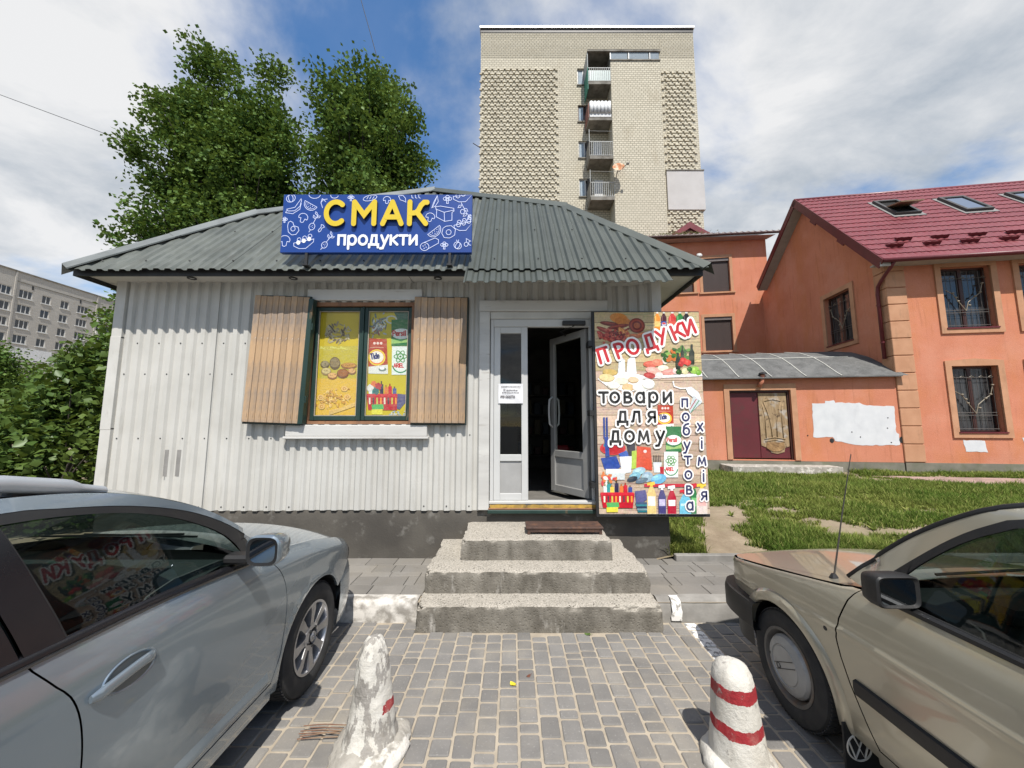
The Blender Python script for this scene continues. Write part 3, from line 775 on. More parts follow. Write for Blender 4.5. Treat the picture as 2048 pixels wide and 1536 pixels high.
# plinth: uneven rendered concrete with a lip under the sheets
def plinth_piece(x0, x1):
    rows = []; n = int((x1-x0)/.06)
    for k, (y, z) in enumerate(((4.372, .12), (4.37, .25), (4.368, .40), (4.368, .55), (4.372, .66), (4.385, .70))):
        rows.append([(x0+(x1-x0)*i/n, y + .008*mnoise.noise(Vector((i*.5, z*6, x0))), z) for i in range(n+1)])
    return MB().grid(rows)
sp_(plinth_piece(-4.74, -.30), 'plinth', m_plinth, smooth=True, fix=False); sp_(plinth_piece(.93, 1.785), 'plinth', m_plinth, smooth=True, fix=False)
sp_(plinth_piece(-.30, .93), 'plinth', m_plinth, smooth=True, fix=False)
b = MB().box(1.70, 1.784, 4.40, 8.6, .1, .69); b.box(-4.738, -4.66, 4.40, 8.6, .1, .69); sp_(b, 'plinth', m_plinth)
b = MB()
for z_, st_ in ((.73, 3), (1.5, 5), (2.25, 3), (2.62, 4)):
    k = 0
    for x, d in rib_x(-4.6, -2.5):
        k += 1
        if k % 4 == 1 and (k//4 + int(z_*3)) % 2 == 0: b.lathe([(.008, 0), (.008, .004), (.003, .007)], 6, mat=rotmat((x+.03, WY-.001, z_), R(90)))
for i in range(8): b.lathe([(.008, 0), (.008, .004), (.003, .007)], 6, mat=rotmat((-1.0+.256*(i%3), WY-.001, .74 + (i//3)*.8), R(90)))
so = sp_(b, 'screws', m_dark); tag(so, kind='stuff')
# two grey tape strips on the wall
m_tape = pm('grey_tape', (.26,.25,.235), (.19,.185,.175), scale=8, rough=.8)
for x in (-3.995, -3.855): sp_(MB().box(x, x+.045, WY-.004, WY-.0015, 1.07, 1.37), 'tape_strip', m_tape)

# ---- roof
EL, BL, AP, BR, ER = (-4.98, 4.03), (-3.85, 5.27), (-1.39, 6.13), (.83, 5.52), (2.19, 4.03)
RT = [EL, BL, AP, BR, ER]
def roof_top(x):
    for (xa, ya), (xb, yb) in zip(RT, RT[1:]):
        if xa <= x <= xb: return ya + (yb-ya)*(x-xa)/(xb-xa)
    return 4.03
SL = 1.1; RN = Vector((0, -SL, 1)).normalized()
def rpt(x, y, h=0.0): return Vector((x, y, 3.41 + SL*(y-4.03))) + RN*h
roof = sp_(MB().add([rpt(EL[0], 4.06, -.02), rpt(ER[0], 4.06, -.02), rpt(*BR, -.02), rpt(*AP, -.02), rpt(*BL, -.02)], [(0,1,2,3,4)]), 'roof', m_dark)
# closing slopes on the sides and the back
YM = 6.40
mir = lambda p: Vector((p.x, 2*YM - p.y, p.z))
def hip_face(pts, name='roof_slope'):
    o = MB().add(pts, [tuple(range(len(pts)))]).build(name, m_roof, roof, fix=False); return o
F = {k: rpt(*q) for k, q in dict(EL=EL, BL=BL, AP=AP, BR=BR, ER=ER).items()}
hip_face([F['EL'], F['BL'], mir(F['BL']), mir(F['EL'])]); hip_face([F['BL'], F['AP'], mir(F['AP']), mir(F['BL'])])
hip_face([F['ER'], mir(F['ER']), mir(F['BR']), F['BR']]); hip_face([F['BR'], mir(F['BR']), mir(F['AP']), F['AP']])
hip_face([mir(F[k]) for k in ('EL', 'BL', 'AP', 'BR', 'ER')])
def roof_sheet(x0, x1, ylo, yhi, h0, mat, name='roof_sheet', skew=0.0, rh=.020, slack=0):
    xs_ = rib_x(x0, x1, .125, .02); rows = []
    n = 6
    for k in range(n+1):
        row = []
        for x, d in xs_:
            yt = min(yhi, roof_top(x)) if yhi else roof_top(x)
            y = ylo + (yt-ylo)*k/n
            row.append(rpt(x + skew*k/n, y, h0 + rh*(1-d) + .002*math.sin(x*9 + k*1.3)))
        rows.append(row)
    # thin turned edge at the eave so the ribbed profile has thickness
    low = [Vector(p) - RN*.004 for p in rows[0]]
    return MB().grid([low] + rows).build(name, mat, roof, fix=False)
xs_l = [-4.96, -4.15, -3.2, -2.25, -1.3, -.44]
for i, (a, b_) in enumerate(zip(xs_l, xs_l[1:])): roof_sheet(a, b_, 3.985 + .006*(i % 2), None, .002 + .004*(i % 2), m_roof)
xs_r = [-.49, .42, 1.30, 2.17]
for i, (a, b_) in enumerate(zip(xs_r, xs_r[1:])): roof_sheet(a, b_, 3.955 + .006*(i % 2) if i < 2 else 3.975, None, .028 + .004*(i % 2), m_roof2)
xs_e = [-.515, .22, .97, 1.70]
def ext_top(x): return 4.05
for i, (a, b_) in enumerate(zip(xs_e, xs_e[1:])):
    xs_ = rib_x(a, b_, .125, .02)
    rows = [[rpt(x, y, .006 + .020*(1-d) + .004*(i % 2)) for x, d in xs_] for y in (3.785 + .004*i, 3.92, 4.05)]
    low = [Vector(p) - RN*.004 for p in rows[0]]
    MB().grid([low] + rows).build('roof_extension_sheet', m_roof2, roof, fix=False)
# ridge and hip caps
def cap_strip(p, q, wing2, mat, w=.13, lift=.052):
    p, q = Vector(p), Vector(q); L = (q-p).length; n = max(1, int(round(L/1.15)))
    d = (q-p).normalized(); dn = RN.cross(d); dn = dn if dn.z < 0 else -dn; dn.normalize()
    w2 = Vector(wing2).normalized()
    for i in range(n):
        a = p + d*(L*i/n - .04); c = p + d*(L*(i+1)/n + .04); up = RN*(lift + .006*(i % 2))
        sec = lambda o: [o + dn*w + RN*(lift-.014), o + dn*(w-.004) + RN*(lift), o + dn*.03 + up + Vector((0,0,.012)), o + up + Vector((0,0,.024)), o + w2*.03 + up + Vector((0,0,.012)), o + w2*w + up - Vector((0,0,.01))]
        MB().grid([sec(a), sec(c)]).build('ridge_cap', mat, roof, smooth=30, fix=False)
m_cap = pm('galvanised_cap', (.24,.255,.245), (.17,.182,.175), scale=3, rough=.45, metal=.45, bump=.1, bscale=10, layers=[((.15,.155,.145), 5, .55, .72, (1,1,1), .6)])
cap_strip(F['EL'], F['BL'], (-.55, .5, -.5), m_cap); cap_strip(F['BL'], F['AP'], (-.2, .7, -.35), m_cap)
cap_strip(F['AP'], F['BR'], (.2, .7, -.35), m_roof2); cap_strip(F['BR'], F['ER'], (.5, .55, -.5), m_roof2)
b = MB(); 
for i in range(14): 
    for yy_ in (4.12, 4.75):
        x = -4.7 + i*.5
        if roof_top(x) > yy_ + .1: b.lathe([(.010, 0), (.010, .006), (.004, .010)], 6, mat=Matrix.Translation(rpt(x, yy_, .055 if x > -.49 else .03)) @ RN.to_track_quat('Z','Y').to_matrix().to_4x4())
so = b.build('roof_screws', m_dark, roof); tag(so, kind='stuff')
# fascia and soffit
sp_(MB().box(-4.955, 2.155, 4.045, 4.067, 3.328, 3.41), 'fascia', m_dark)
sp_(MB().box(-4.955, -4.935, 4.068, 8.75, 3.328, 3.41), 'fascia', m_dark); sp_(MB().box(2.135, 2.155, 4.068, 8.75, 3.328, 3.41), 'fascia', m_dark); sp_(MB().box(-4.955, 2.155, 8.752, 8.77, 3.328, 3.41), 'fascia', m_dark)
for (a, c_, dz) in ((-4.93, -3.1, 0), (-3.1, -1.2, -.006), (-1.2, .55, .002), (.55, 2.13, -.004)): sp_(MB().box(a, c_-.004, 4.069, 4.395, 3.376+dz, 3.384+dz), 'soffit_board', m_soffit)
sp_(MB().box(-4.93, -4.74, 4.40, 8.74, 3.374, 3.382), 'soffit_board', m_soffit); sp_(MB().box(1.775, 2.13, 4.40, 8.74, 3.374, 3.382), 'soffit_board', m_soffit)
sp_(MB().add([(1.2, 4.344, 3.372), (1.72, 4.344, 3.372), (1.5, 4.342, 3.33), (1.08, 4.342, 3.312)], [(0,1,2,3)]), 'loose_flashing', m_soffit)
m_lamp = pm('lamp_lens', (.55,.55,.52), rough=.25)
for x in (-3.76, -2.57, -.87):
    dl = sp_(MB().lathe([(.045, 0), (.047, -.010), (.034, -.013), (.033, -.003)], 18, mat=Matrix.Translation((x, 4.215, 3.3715)), cap=False), 'downlight', m_dark)
    MB().lathe([(.033, 0), (.03, -.004)], 16, mat=Matrix.Translation((x, 4.215, 3.3705))).build('lens', m_lamp, dl)

# ---- window with shutters
m_green = pm('dark_green_paint', (.012,.034,.028), (.02,.046,.038), scale=7, rough=.5, bump=.25, bscale=25, stretch=(1,1,.2), layers=[((.16,.10,.05), 14, .62, .7, (1,1,.3), .7)])
m_brown = pm('weathered_brown_wood', (.30,.15,.075), (.20,.10,.055), scale=5, rough=.7, bump=.4, bscale=22, stretch=(1,1,.12), layers=[((.09,.06,.045), 7, .58, .7, (2,2,.3), .6)])
t = NT('window_glass')
gl = t.n('ShaderNodeBsdfGlossy'); gl.inputs['Roughness'].default_value = .02; tr = t.n('ShaderNodeBsdfTransparent'); tr.inputs[0].default_value = (.92,.95,.93,1)
def schlick(t, f0): 
    lw_ = t.n('ShaderNodeLayerWeight'); lw_.inputs[0].default_value = .5
    return t.math('ADD', t.math('MULTIPLY', t.math('POWER', lw_.outputs['Facing'], 5.0), 1-f0), f0)
ms = t.n('ShaderNodeMixShader'); t.l(schlick(t, .05), ms.inputs[0]); t.l(tr.outputs[0], ms.inputs[1]); t.l(gl.outputs[0], ms.inputs[2]); t.l(ms.outputs[0], t.out.inputs[0]); m_glass = t.mat
win = sp_(MB().box(-2.40, -2.375, 4.345, 4.46, 1.665, 3.12).box(-1.20, -1.172, 4.345, 4.46, 1.665, 3.12).box(-2.375, -1.20, 4.347, 4.46, 3.075, 3.12).box(-2.375, -1.20, 4.347, 4.46, 1.665, 1.70), 'window', m_brown)
wp = lambda b, n, m, **k: b.build(n, m, win, **k)
for (xa, xb) in ((-2.372, -1.79), (-1.775, -1.203)):
    f = MB(); zt, zb = 3.07, 1.705; w_ = .045
    f.bbox(xa, xa+w_, 4.375, 4.42, zb, zt, .006); f.bbox(xb-w_, xb, 4.375, 4.42, zb, zt, .006); f.bbox(xa+w_, xb-w_, 4.377, 4.42, zt-w_, zt, .006); f.bbox(xa+w_, xb-w_, 4.377, 4.42, zb, zb+w_+.01, .006)
    wp(f, 'casement', m_green)
    bead = MB(); a, c_, e, g_ = xa+w_, xb-w_, zb+w_+.01, zt-w_
    for q in ((a, a+.009, e, g_), (c_-.009, c_, e, g_)): bead.box(q[0], q[1], 4.387, 4.397, q[2], q[3])
    for q in ((a+.009, c_-.009, e, e+.009), (a+.009, c_-.009, g_-.009, g_)): bead.box(q[0], q[1], 4.388, 4.397, q[2], q[3])
    wp(bead, 'glazing_bead', pm('bare_wood_bead', (.42,.36,.28), (.30,.25,.19), rough=.8))
    wp(MB().add([(a, 4.399, e), (c_, 4.399, e), (c_, 4.399, g_), (a, 4.399, g_)], [(0,1,2,3)]), 'pane', m_glass)
wp(MB().box(-1.789, -1.776, 4.36, 4.40, 1.705, 3.07), 'mullion', m_green)
sp_(MB().bbox(-2.44, -1.075, 4.305, 4.349, 3.135, 3.27, .006), 'head_board', m_woodtrim)
sp_(MB().bbox(-2.60, -.975, 4.30, 4.349, 1.525, 1.655, .006).bbox(-2.62, -.955, 4.285, 4.35, 1.495, 1.523, .006), 'sill_board', m_woodtrim)
t = NT('shutter_board_wood')
oi = t.n('ShaderNodeObjectInfo').outputs['Random']
grain = t.noise(7, 7, .62, (9, 1, .8), 1.5)
sep_ = t.n('ShaderNodeTexCoord')
c = t.mix(t.ramp(grain, .3, .7), (.48,.32,.185), (.385,.255,.15))
wx = t.noise(2.3, 7, .62, (1.4, 1, .8)); grey = t.mix(t.noise(9, 6, .6, (6,1,.7)), (.19,.15,.122), (.31,.25,.20))
c = t.mix(t.ramp(wx, .44, .58), c, grey)
c = t.mix(t.ramp(t.noise(6, 7, .7, (5,1,.6)), .62, .7, 0, .7), c, (.10,.08,.068))
c = t.mix(t.ramp(t.noise(19, 5, .6, (2,1,1)), .69, .74, 0, .8), c, (.58,.52,.45))
c = t.mix(1.0, c, t.ramp(oi, 0, 1, .85, 1.15), 'MULTIPLY')
t.bsdf(c, .8, 0, t.bump(t.noise(14, 6, .6, (7,1,.5)), .5, .004), 0, .25); m_board = t.mat
def shutter(name_loc, w, h, n, tilt):
    root = sp_(MB().bbox(0, w, .0, .022, 0, h, .004), 'shutter', pm('shutter_back', (.022,.035,.03), rough=.6))
    root.matrix_parent_inverse = SI; root.location = name_loc; root.rotation_euler = tilt
    bw = (w-.016)/n
    me = None
    for i in range(n):
        o = MB().bbox(.0, bw-.0035, -.016, -.0005, 0, h-.03 - .004*((i*7) % 3), .004).build('board', m_board, root)
        o.location = (.004 + bw*i, rng.uniform(-.002, .001), .022)
    return root
sh = shutter((-3.075, 4.262, 1.668), .665, 1.515, 9, (0, R(1.9), R(-.6)))
MB().box(.645, .70, -.02, .06, .02, 1.48).build('edge_batten', m_green, sh)
for z in (.3, 1.15): MB().tube([(.70, .0, z-.04), (.70, .0, z+.04)], .012, 8).build('hinge', m_green, sh)
shutter((-1.165, 4.285, 1.655), .64, 1.515, 8, (0, R(.4), R(.6)))

# ---- door
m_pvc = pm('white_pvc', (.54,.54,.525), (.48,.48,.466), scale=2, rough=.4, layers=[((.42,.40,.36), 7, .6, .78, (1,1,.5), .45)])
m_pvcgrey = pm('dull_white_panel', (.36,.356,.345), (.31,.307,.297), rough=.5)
sp_(MB().bbox(-.385, -.262, 4.318, 4.36, .70, 3.0, .005), 'door_casing', m_woodtrim)
sp_(MB().bbox(-.39, 1.14, 4.312, 4.352, 3.002, 3.135, .005), 'door_casing', m_woodtrim)
b = MB().bbox(-.258, .955, 4.335, 4.39, 2.915, 2.998, .004); sp_(b, 'roller_box', m_trim)
door = sp_(MB().bbox(-.255, -.215, 4.345, 4.41, .80, 2.912, .004).bbox(.918, .958, 4.345, 4.41, .80, 2.912, .004).bbox(-.215, .918, 4.347, 4.409, 2.82, 2.912, .004).bbox(-.215, .918, 4.345, 4.40, .765, .80, .004), 'door_frame', m_pvc)
def leaf(x0, x1, z0, z1, gz, stile, name, y0=4.355, y1=4.405, pz=None):
    b = MB(); b.bbox(x0, x0+stile, y0, y1, z0, z1, .004); b.bbox(x1-stile, x1, y0, y1, z0, z1, .004)
    b.bbox(x0+stile, x1-stile, y0+.001, y1-.001, z1-stile, z1, .004); b.bbox(x0+stile, x1-stile, y0+.001, y1-.001, z0, z0+stile, .004); b.bbox(x0+stile, x1-stile, y0+.001, y1-.001, gz-stile, gz, .004)
    o = b.build(name, m_pvc, door)
    MB().box(x0+stile, x1-stile, y0+.018, y0+.03, z0+stile, gz-stile).build('lower_panel', m_pvcgrey, o) if False else None
    return o
sl = leaf(-.213, .185, .803, 2.818, 1.315, .075, 'side_light')
MB().box(-.137, .109, 4.372, 4.384, .879, 1.239).build('lower_panel', m_pvcgrey, door)
MB().add([(-.138, 4.378, 1.315), (.11, 4.378, 1.315), (.11, 4.378, 2.743), (-.138, 4.378, 2.743)], [(0,1,2,3)]).build('pane', m_glass, door)
# the open leaf, hinged on the right, swung into the shop
dl = MB(); s_ = .085; W_ = .70
dl.bbox(-W_, -W_+s_, -.025, .025, 0, 2.01, .004); dl.bbox(-s_, 0, -.025, .025, 0, 2.01, .004)
for (za, zb_) in ((0, s_), (.44, .44+s_), (2.01-s_, 2.01)): dl.bbox(-W_+s_, -s_, -.024, .024, za, zb_, .004)
lo = dl.build('door_leaf', pm('shade_toned_white_pvc', (.30,.297,.285), (.25,.247,.237), scale=3, rough=.45, layers=[((.22,.21,.19), 5, .55, .75, (1,1,.5), .5)]), door); lo.location = (.905, 4.425, .805); lo.rotation_euler = (0, 0, R(-58))  # white PVC with the indoor shade put into its colour
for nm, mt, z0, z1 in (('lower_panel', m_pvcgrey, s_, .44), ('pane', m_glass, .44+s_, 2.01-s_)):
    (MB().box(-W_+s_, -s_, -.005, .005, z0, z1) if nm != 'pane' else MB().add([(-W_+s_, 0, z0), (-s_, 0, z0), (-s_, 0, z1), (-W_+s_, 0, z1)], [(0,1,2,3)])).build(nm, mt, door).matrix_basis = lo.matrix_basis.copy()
for s in (-1, 1):
    b = MB().tube([(-W_+.05, s*.026, .82), (-W_+.05, s*.075, .86), (-W_+.05, s*.085, .98), (-W_+.05, s*.085, 1.08), (-W_+.05, s*.075, 1.18), (-W_+.05, s*.026, 1.22)], .013, 8)
    b.build('pull_handle', m_pvc, door, smooth=True).matrix_basis = lo.matrix_basis.copy()
sp_(MB().bbox(.60, .87, 4.30, 4.346, 2.83, 2.885, .005), 'door_closer', m_dark)
sp_(MB().tube([(.74, 4.33, 2.83), (.60, 4.52, 2.80), (.70, 4.74, 2.80)], .008, 6), 'closer_arm', m_dark)
# threshold: worn timber, foam, green beam
sp_(MB().bbox(-.26, .955, 4.32, 4.40, .768, .799, .004).box(-.255, .95, 4.335, 4.40, .74, .7675), 'threshold', m_woodtrim)
b = MB()
rows = [[(-.25 + 1.2*i/40, 4.322 + .012*mnoise.noise(Vector((i*.6, k, 2))), .725 + .018*k + .008*mnoise.noise(Vector((i*.45, k, 7)))) for i in range(41)] for k in range(3)]
b.grid(rows); sp_(b, 'foam_strip', pm('old_yellow_foam', (.55,.34,.06), (.30,.19,.05), scale=14, rough=.9, bump=.8, bscale=50, layers=[((.12,.09,.05), 10, .55, .68, (1,1,1), .8)]), smooth=True)
sp_(MB().bbox(-.27, .95, 4.315, 4.39, .706, .724, .004), 'sill_plank', m_brown); sp_(MB().bbox(-.275, .965, 4.30, 4.40, .665, .705, .006), 'sill_beam', m_green)
# dim interior: counter, shelves with goods
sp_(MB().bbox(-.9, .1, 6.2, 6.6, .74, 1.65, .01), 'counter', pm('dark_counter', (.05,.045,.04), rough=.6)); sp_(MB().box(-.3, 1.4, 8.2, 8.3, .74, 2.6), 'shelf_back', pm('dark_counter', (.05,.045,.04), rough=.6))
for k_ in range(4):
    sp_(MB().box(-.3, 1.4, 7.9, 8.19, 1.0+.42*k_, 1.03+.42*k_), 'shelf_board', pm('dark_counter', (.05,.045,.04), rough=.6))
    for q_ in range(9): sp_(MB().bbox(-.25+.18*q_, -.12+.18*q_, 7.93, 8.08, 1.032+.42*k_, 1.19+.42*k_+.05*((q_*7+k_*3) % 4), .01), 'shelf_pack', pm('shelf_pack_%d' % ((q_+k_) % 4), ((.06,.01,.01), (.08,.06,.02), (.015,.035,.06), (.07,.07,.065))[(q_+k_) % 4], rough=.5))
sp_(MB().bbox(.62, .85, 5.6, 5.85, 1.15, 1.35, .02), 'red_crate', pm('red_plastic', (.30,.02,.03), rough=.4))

# ---- paper notice on the side light
pn = empty('paper_notice', (-.015, 4.353, 2.02), 0, 'white paper notice taped to the glass beside the shop door', 'notice')
rows = [[(-.145 + .29*i/8, -.004 - .006*math.sin(i*.9 + k)*.6 - .004, -.115 + .23*k/6) for i in range(9)] for k in range(7)]
MB().grid(rows).build('sheet', pm('paper', (.72,.72,.73), (.66,.66,.67), rough=.8), pn, smooth=True, fix=False)
pr = Print(lambda x, y, w: (x, -.0135 - w, -y), .0006, .00002); INK = srgb(60,58,66)
def scribble(y, x0, x1, h):
    x = x0; rr = random.Random(int(y*1000))
    while x < x1:
        l = rr.uniform(.006, .014); pr.rect(x, y-h*rr.uniform(.6, 1), x+l, y, INK); x += l + .005
scribble(-.075, -.11, .11, .011); scribble(-.005, -.10, .09, .011)
letters(pr, 'П', -.082, -.03, .022, .0045, INK); scribble(-.031, -.055, .07, .014)
letters(pr, '098-0696734', -.118, .05, .026, .005, INK, sx=.8, gap=.17)
pr.build('printed_text', pn, m_printclean)
# ------------------------------------------------------------------ roof sign
sg = empty('roof_sign', (-1.52, 3.97, 3.41), 0, 'blue shop sign with yellow letters and white food doodles above the eave', 'sign')
SW_, SH_ = 2.138, .69
m_signblue = pm('sign_blue', (.010,.050,.245), (.009,.045,.225), scale=1.5, rough=.35, spec=.5)
MB().bbox(-SW_/2, SW_/2, 0, .055, .155, .155+SH_, .004).build('panel', m_signblue, sg)
def sfn(zx, zy, w):
    zx = min(max(zx, 197), 1878); zy = min(max(zy, 135), 636)
    return ((zx-192)/(1883-192)*SW_ - SW_/2, -.0005 - w, .155 + (640-zy)/510*SH_)
U = SW_/(1883-192)
pr = Print(sfn, .0012, .00002); LN = srgb(196,206,238); LW = 5.2
def flush():
    global pr
    if pr.f: pr.build('food_doodle', sg, m_printclean); w_ = pr.w; pr = Print(sfn, w_, .00002)
def d(*pts, w=LW, closed=False): pr.stroke([p for p in pts], w, LN, closed)
def da(cx, cy, rx, ry, a0, a1, rot=0, w=LW): pr.stroke(arc(cx, cy, rx, ry, a0, a1, max(6, int(abs(a1-a0)/18)), rot), w, LN)
def dots(ps, r=5):
    for (x, y) in ps: pr.ell(x, y, r, r, LN, n=8)
def mushroom(cx, cy, s, rot=0):
    c, q = math.cos(R(rot)), math.sin(R(rot)); T = lambda x, y: (cx + (x*c - y*q)*s, cy + (x*q + y*c)*s)
    pr.stroke([T(x, y) for x, y in arc(0, 0, 42, 36, 180, 360, 12)] + [T(38, 12), T(20, 8), T(14, 40), T(0, 46), T(-14, 40), T(-18, 8), T(-38, 12)], LW, LN, True)
    flush()
def broccoli(cx, cy, s):
    for (x, y) in ((-22, 0), (0, -16), (22, 0), (0, 4)): da(cx+x*s, cy+y*s, 17*s, 15*s, 0, 345)
    d((cx-8*s, cy+16*s), (cx-8*s, cy+44*s), (cx+8*s, cy+44*s), (cx+8*s, cy+16*s))
    flush()
def onion(cx, cy, s, rot=0):
    da(cx, cy, 40*s, 34*s, 0, 350, rot); da(cx, cy, 20*s, 34*s, 0, 350, rot); d((cx-4*s, cy-34*s), (cx-12*s, cy-56*s)); d((cx+4*s, cy-34*s), (cx+10*s, cy-58*s))
    flush()
def melon(cx, cy, s, rot):
    c, q = math.cos(R(rot)), math.sin(R(rot)); T = lambda x, y: (cx + (x*c - y*q)*s, cy + (x*q + y*c)*s)
    pr.stroke([T(x, y) for x, y in arc(0, 0, 62, 56, 0, 180, 12)], LW, LN, True); pr.stroke([T(x, y) for x, y in arc(0, 2, 48, 42, 10, 170, 10)], LW*.8, LN)
    dots([T(-24, 14), T(0, 12), T(24, 14), T(-8, 30), T(12, 30)], 4*s)
    flush()
def beet(cx, cy, s, rot=0):
    c, q = math.cos(R(rot)), math.sin(R(rot)); T = lambda x, y: (cx + (x*c - y*q)*s, cy + (x*q + y*c)*s)
    pr.stroke([T(x, y) for x, y in arc(0, 0, 26, 30, -90, 255, 16)], LW, LN, True); d(T(0, 30), T(-6, 52)); d(T(0, -30), T(4, -70), T(12, -115))
    for (x, y, e) in ((4, -70, -1), (6, -84, 1), (10, -105, -1)): pr.stroke([T(x + e*3, y), T(x+e*26, y-10), T(x+e*30, y-28), T(x+e*12, y-20)], LW, LN, True)
    dots([T(-8, 0), T(8, 6), T(2, -10)], 3.5)
    flush()
def tray(cx, cy, s, fill=False):
    pr.stroke([(cx-92*s, cy), (cx+88*s, cy-38*s), (cx+86*s, cy-12*s), (cx+20*s, cy+46*s), (cx-40*s, cy+48*s), (cx-88*s, cy+26*s)], LW, LN, True)
    for i in range(3):
        x, y = cx-50*s+i*48*s, cy-6*s-i*16*s
        (pr.ell(x, y, 18*s, 19*s, WHITE) if fill else da(x, y, 18*s, 20*s, 0, 345)); da(x+6*s, y-24*s, 17*s, 18*s, 150, 390)
    flush()
onion(258, 165, 1, -15); flush()
pr.stroke([(350, 170), (300, 245), (228, 262), (240, 278), (300, 276), (345, 235), (356, 182)], LW, LN, True); d((232, 268), (220, 292), (285, 302), (345, 262), (354, 210)); flush()
melon(442, 215, 1.0, 28); da(470, 132, 52, 34, 0, 180); d((540, 168), (530, 205)); d((540, 168), (572, 195)); d((548, 250), (530, 205), (548, 178), (585, 172)); da(648, 140, 34, 24, 10, 190); flush()
mushroom(380, 335, 1.0, 18); beet(462, 415, 1.0, 20); broccoli(216, 352, .62); flush()
pr.stroke([(270, 368), (292, 380), (302, 408), (340, 420), (350, 450), (325, 484), (288, 488), (256, 462), (246, 410), (252, 378)], LW, LN, True); da(296, 434, 19, 20, 0, 345); flush()
mushroom(228, 535, 1.15); tray(400, 560, .98, True); beet(583, 575, .95, 32); flush()
pr.stroke([(520, 448), (545, 420), (545, 398), (562, 402), (574, 420), (552, 430), (542, 455), (528, 462)], LW, LN, True); flush()
broccoli(797, 158, .7); pr.stroke(arc(968, 163, 62, 24, 0, 345, 18, -12), LW, LN, True); flush()
for x in (940, 965, 992): d((x, 172), (x+12, 150))
flush()
mushroom(1120, 178, .78, 0); pr.stroke([(1222, 145), (1262, 140), (1285, 165), (1290, 200), (1270, 190), (1240, 180)], LW, LN, True); flush()
for x in (1340, 1372, 1402): d((x, 132), (x+4, 160), (x+16, 165))
flush()
pr.stroke([(1570, 140), (1580, 195), (1555, 235), (1522, 252), (1540, 200)], LW, LN, True); d((1570, 145), (1530, 245)); flush()
broccoli(1662, 170, .95); tray(1805, 150, 1.0); mushroom(1512, 330, .95, 12); flush()
pr.stroke([(1555, 242), (1600, 235), (1720, 255), (1722, 280), (1705, 290), (1705, 360), (1640, 370), (1565, 330), (1568, 275)], LW, LN, True); d((1560, 262), (1635, 290), (1722, 270)); d((1635, 290), (1640, 368)); flush()
d((1785, 205), (1830, 290), (1885, 350)); flush()
for (x, y, e) in ((1790, 225, -1), (1812, 255, 1), (1838, 300, -1), (1850, 315, 1)): pr.stroke([(x, y), (x+e*24, y+4), (x+e*34, y+26), (x+e*10, y+22)], LW, LN, True)
flush()
da(1798, 285, 18, 20, 0, 345); da(1866, 332, 18, 20, 0, 345); tray(1812, 405, .95); flush()
melon(1545, 445, 1.05, 142 + 180); pr.stroke([(1655, 412), (1700, 408), (1738, 440), (1732, 490), (1690, 515), (1640, 512), (1618, 475), (1628, 430)], LW, LN, True); da(1678, 465, 22, 22, 0, 345); flush()
pr.stroke(arc(1468, 590, 38, 34, 0, 345, 16), LW, LN, True); d((1450, 560), (1560, 515), (1590, 530), (1590, 560), (1495, 612)); dots([(1455, 585), (1472, 575), (1465, 605), (1482, 595)]); flush()
broccoli(1642, 575, .82); onion(1760, 580, .85, 30); da(1835, 570, 17, 18, 0, 345); da(1872, 560, 15, 18, 0, 345); d((1838, 552), (1835, 520), (1868, 540)); flush()
flush()
pr = Print(sfn, .0045, .00003)
x_ = 706
for ch in 'продукти':
    x_ = letters(pr, ch, x_, 572, 118, 22, srgb(225,227,232), sx=1.02, gap=.15); pr.build('flat_letter', sg, m_printclean); pr = Print(sfn, pr.w, .00003)
# raised yellow letters with black returns
m_yellow = pm('yellow_acrylic', (.66,.49,.035), (.62,.455,.03), scale=3, rough=.35)
def raised(ch, x, y, h, w, k):
    b = MB()
    for i, st_ in enumerate(glyph_strokes(ch, x, y, h)):
        L = ribbon(st_, w, caps=True, capn=6); n = len(L); top = .034 + .0008*i
        rt = [sfn(p.x, p.y, top) for pr_ in L for p in pr_]; rb = [sfn(p.x, p.y, .0) for pr_ in L for p in pr_]
        b.add(rt, [(2*j, 2*j+1, 2*j+3, 2*j+2) for j in range(n-1)], 0)
        b.add(rt + rb, [(2*j, 2*j+2, 2*n+2*j+2, 2*n+2*j) for j in range(n-1)] + [(2*j+1, 2*j+3, 2*n+2*j+3, 2*n+2*j+1) for j in range(n-1)] + [(0, 1, 2*n+1, 2*n), (2*n-2, 2*n-1, 4*n-1, 4*n-2)], 1)
    return b.build('raised_letter', [m_yellow, m_dark], sg, fix=False)
for k, (ch, x) in enumerate((('С', 596), ('М', 842), ('А', 1098), ('К', 1334))): raised(ch, x, 402, 190, 44, k)
m_black = m_dark
for x in (-.775, .825):
    br = MB(); br.bbox(x-.015, x+.015, .0, .03, .02, .156, .003); br.bbox(x-.03, x+.03, -.02, .10, .0, .02, .003); br.tube([(x, .05, .16), (x+.02, .42, .36)], .012, 6)
    br.build('bracket', m_black, sg)

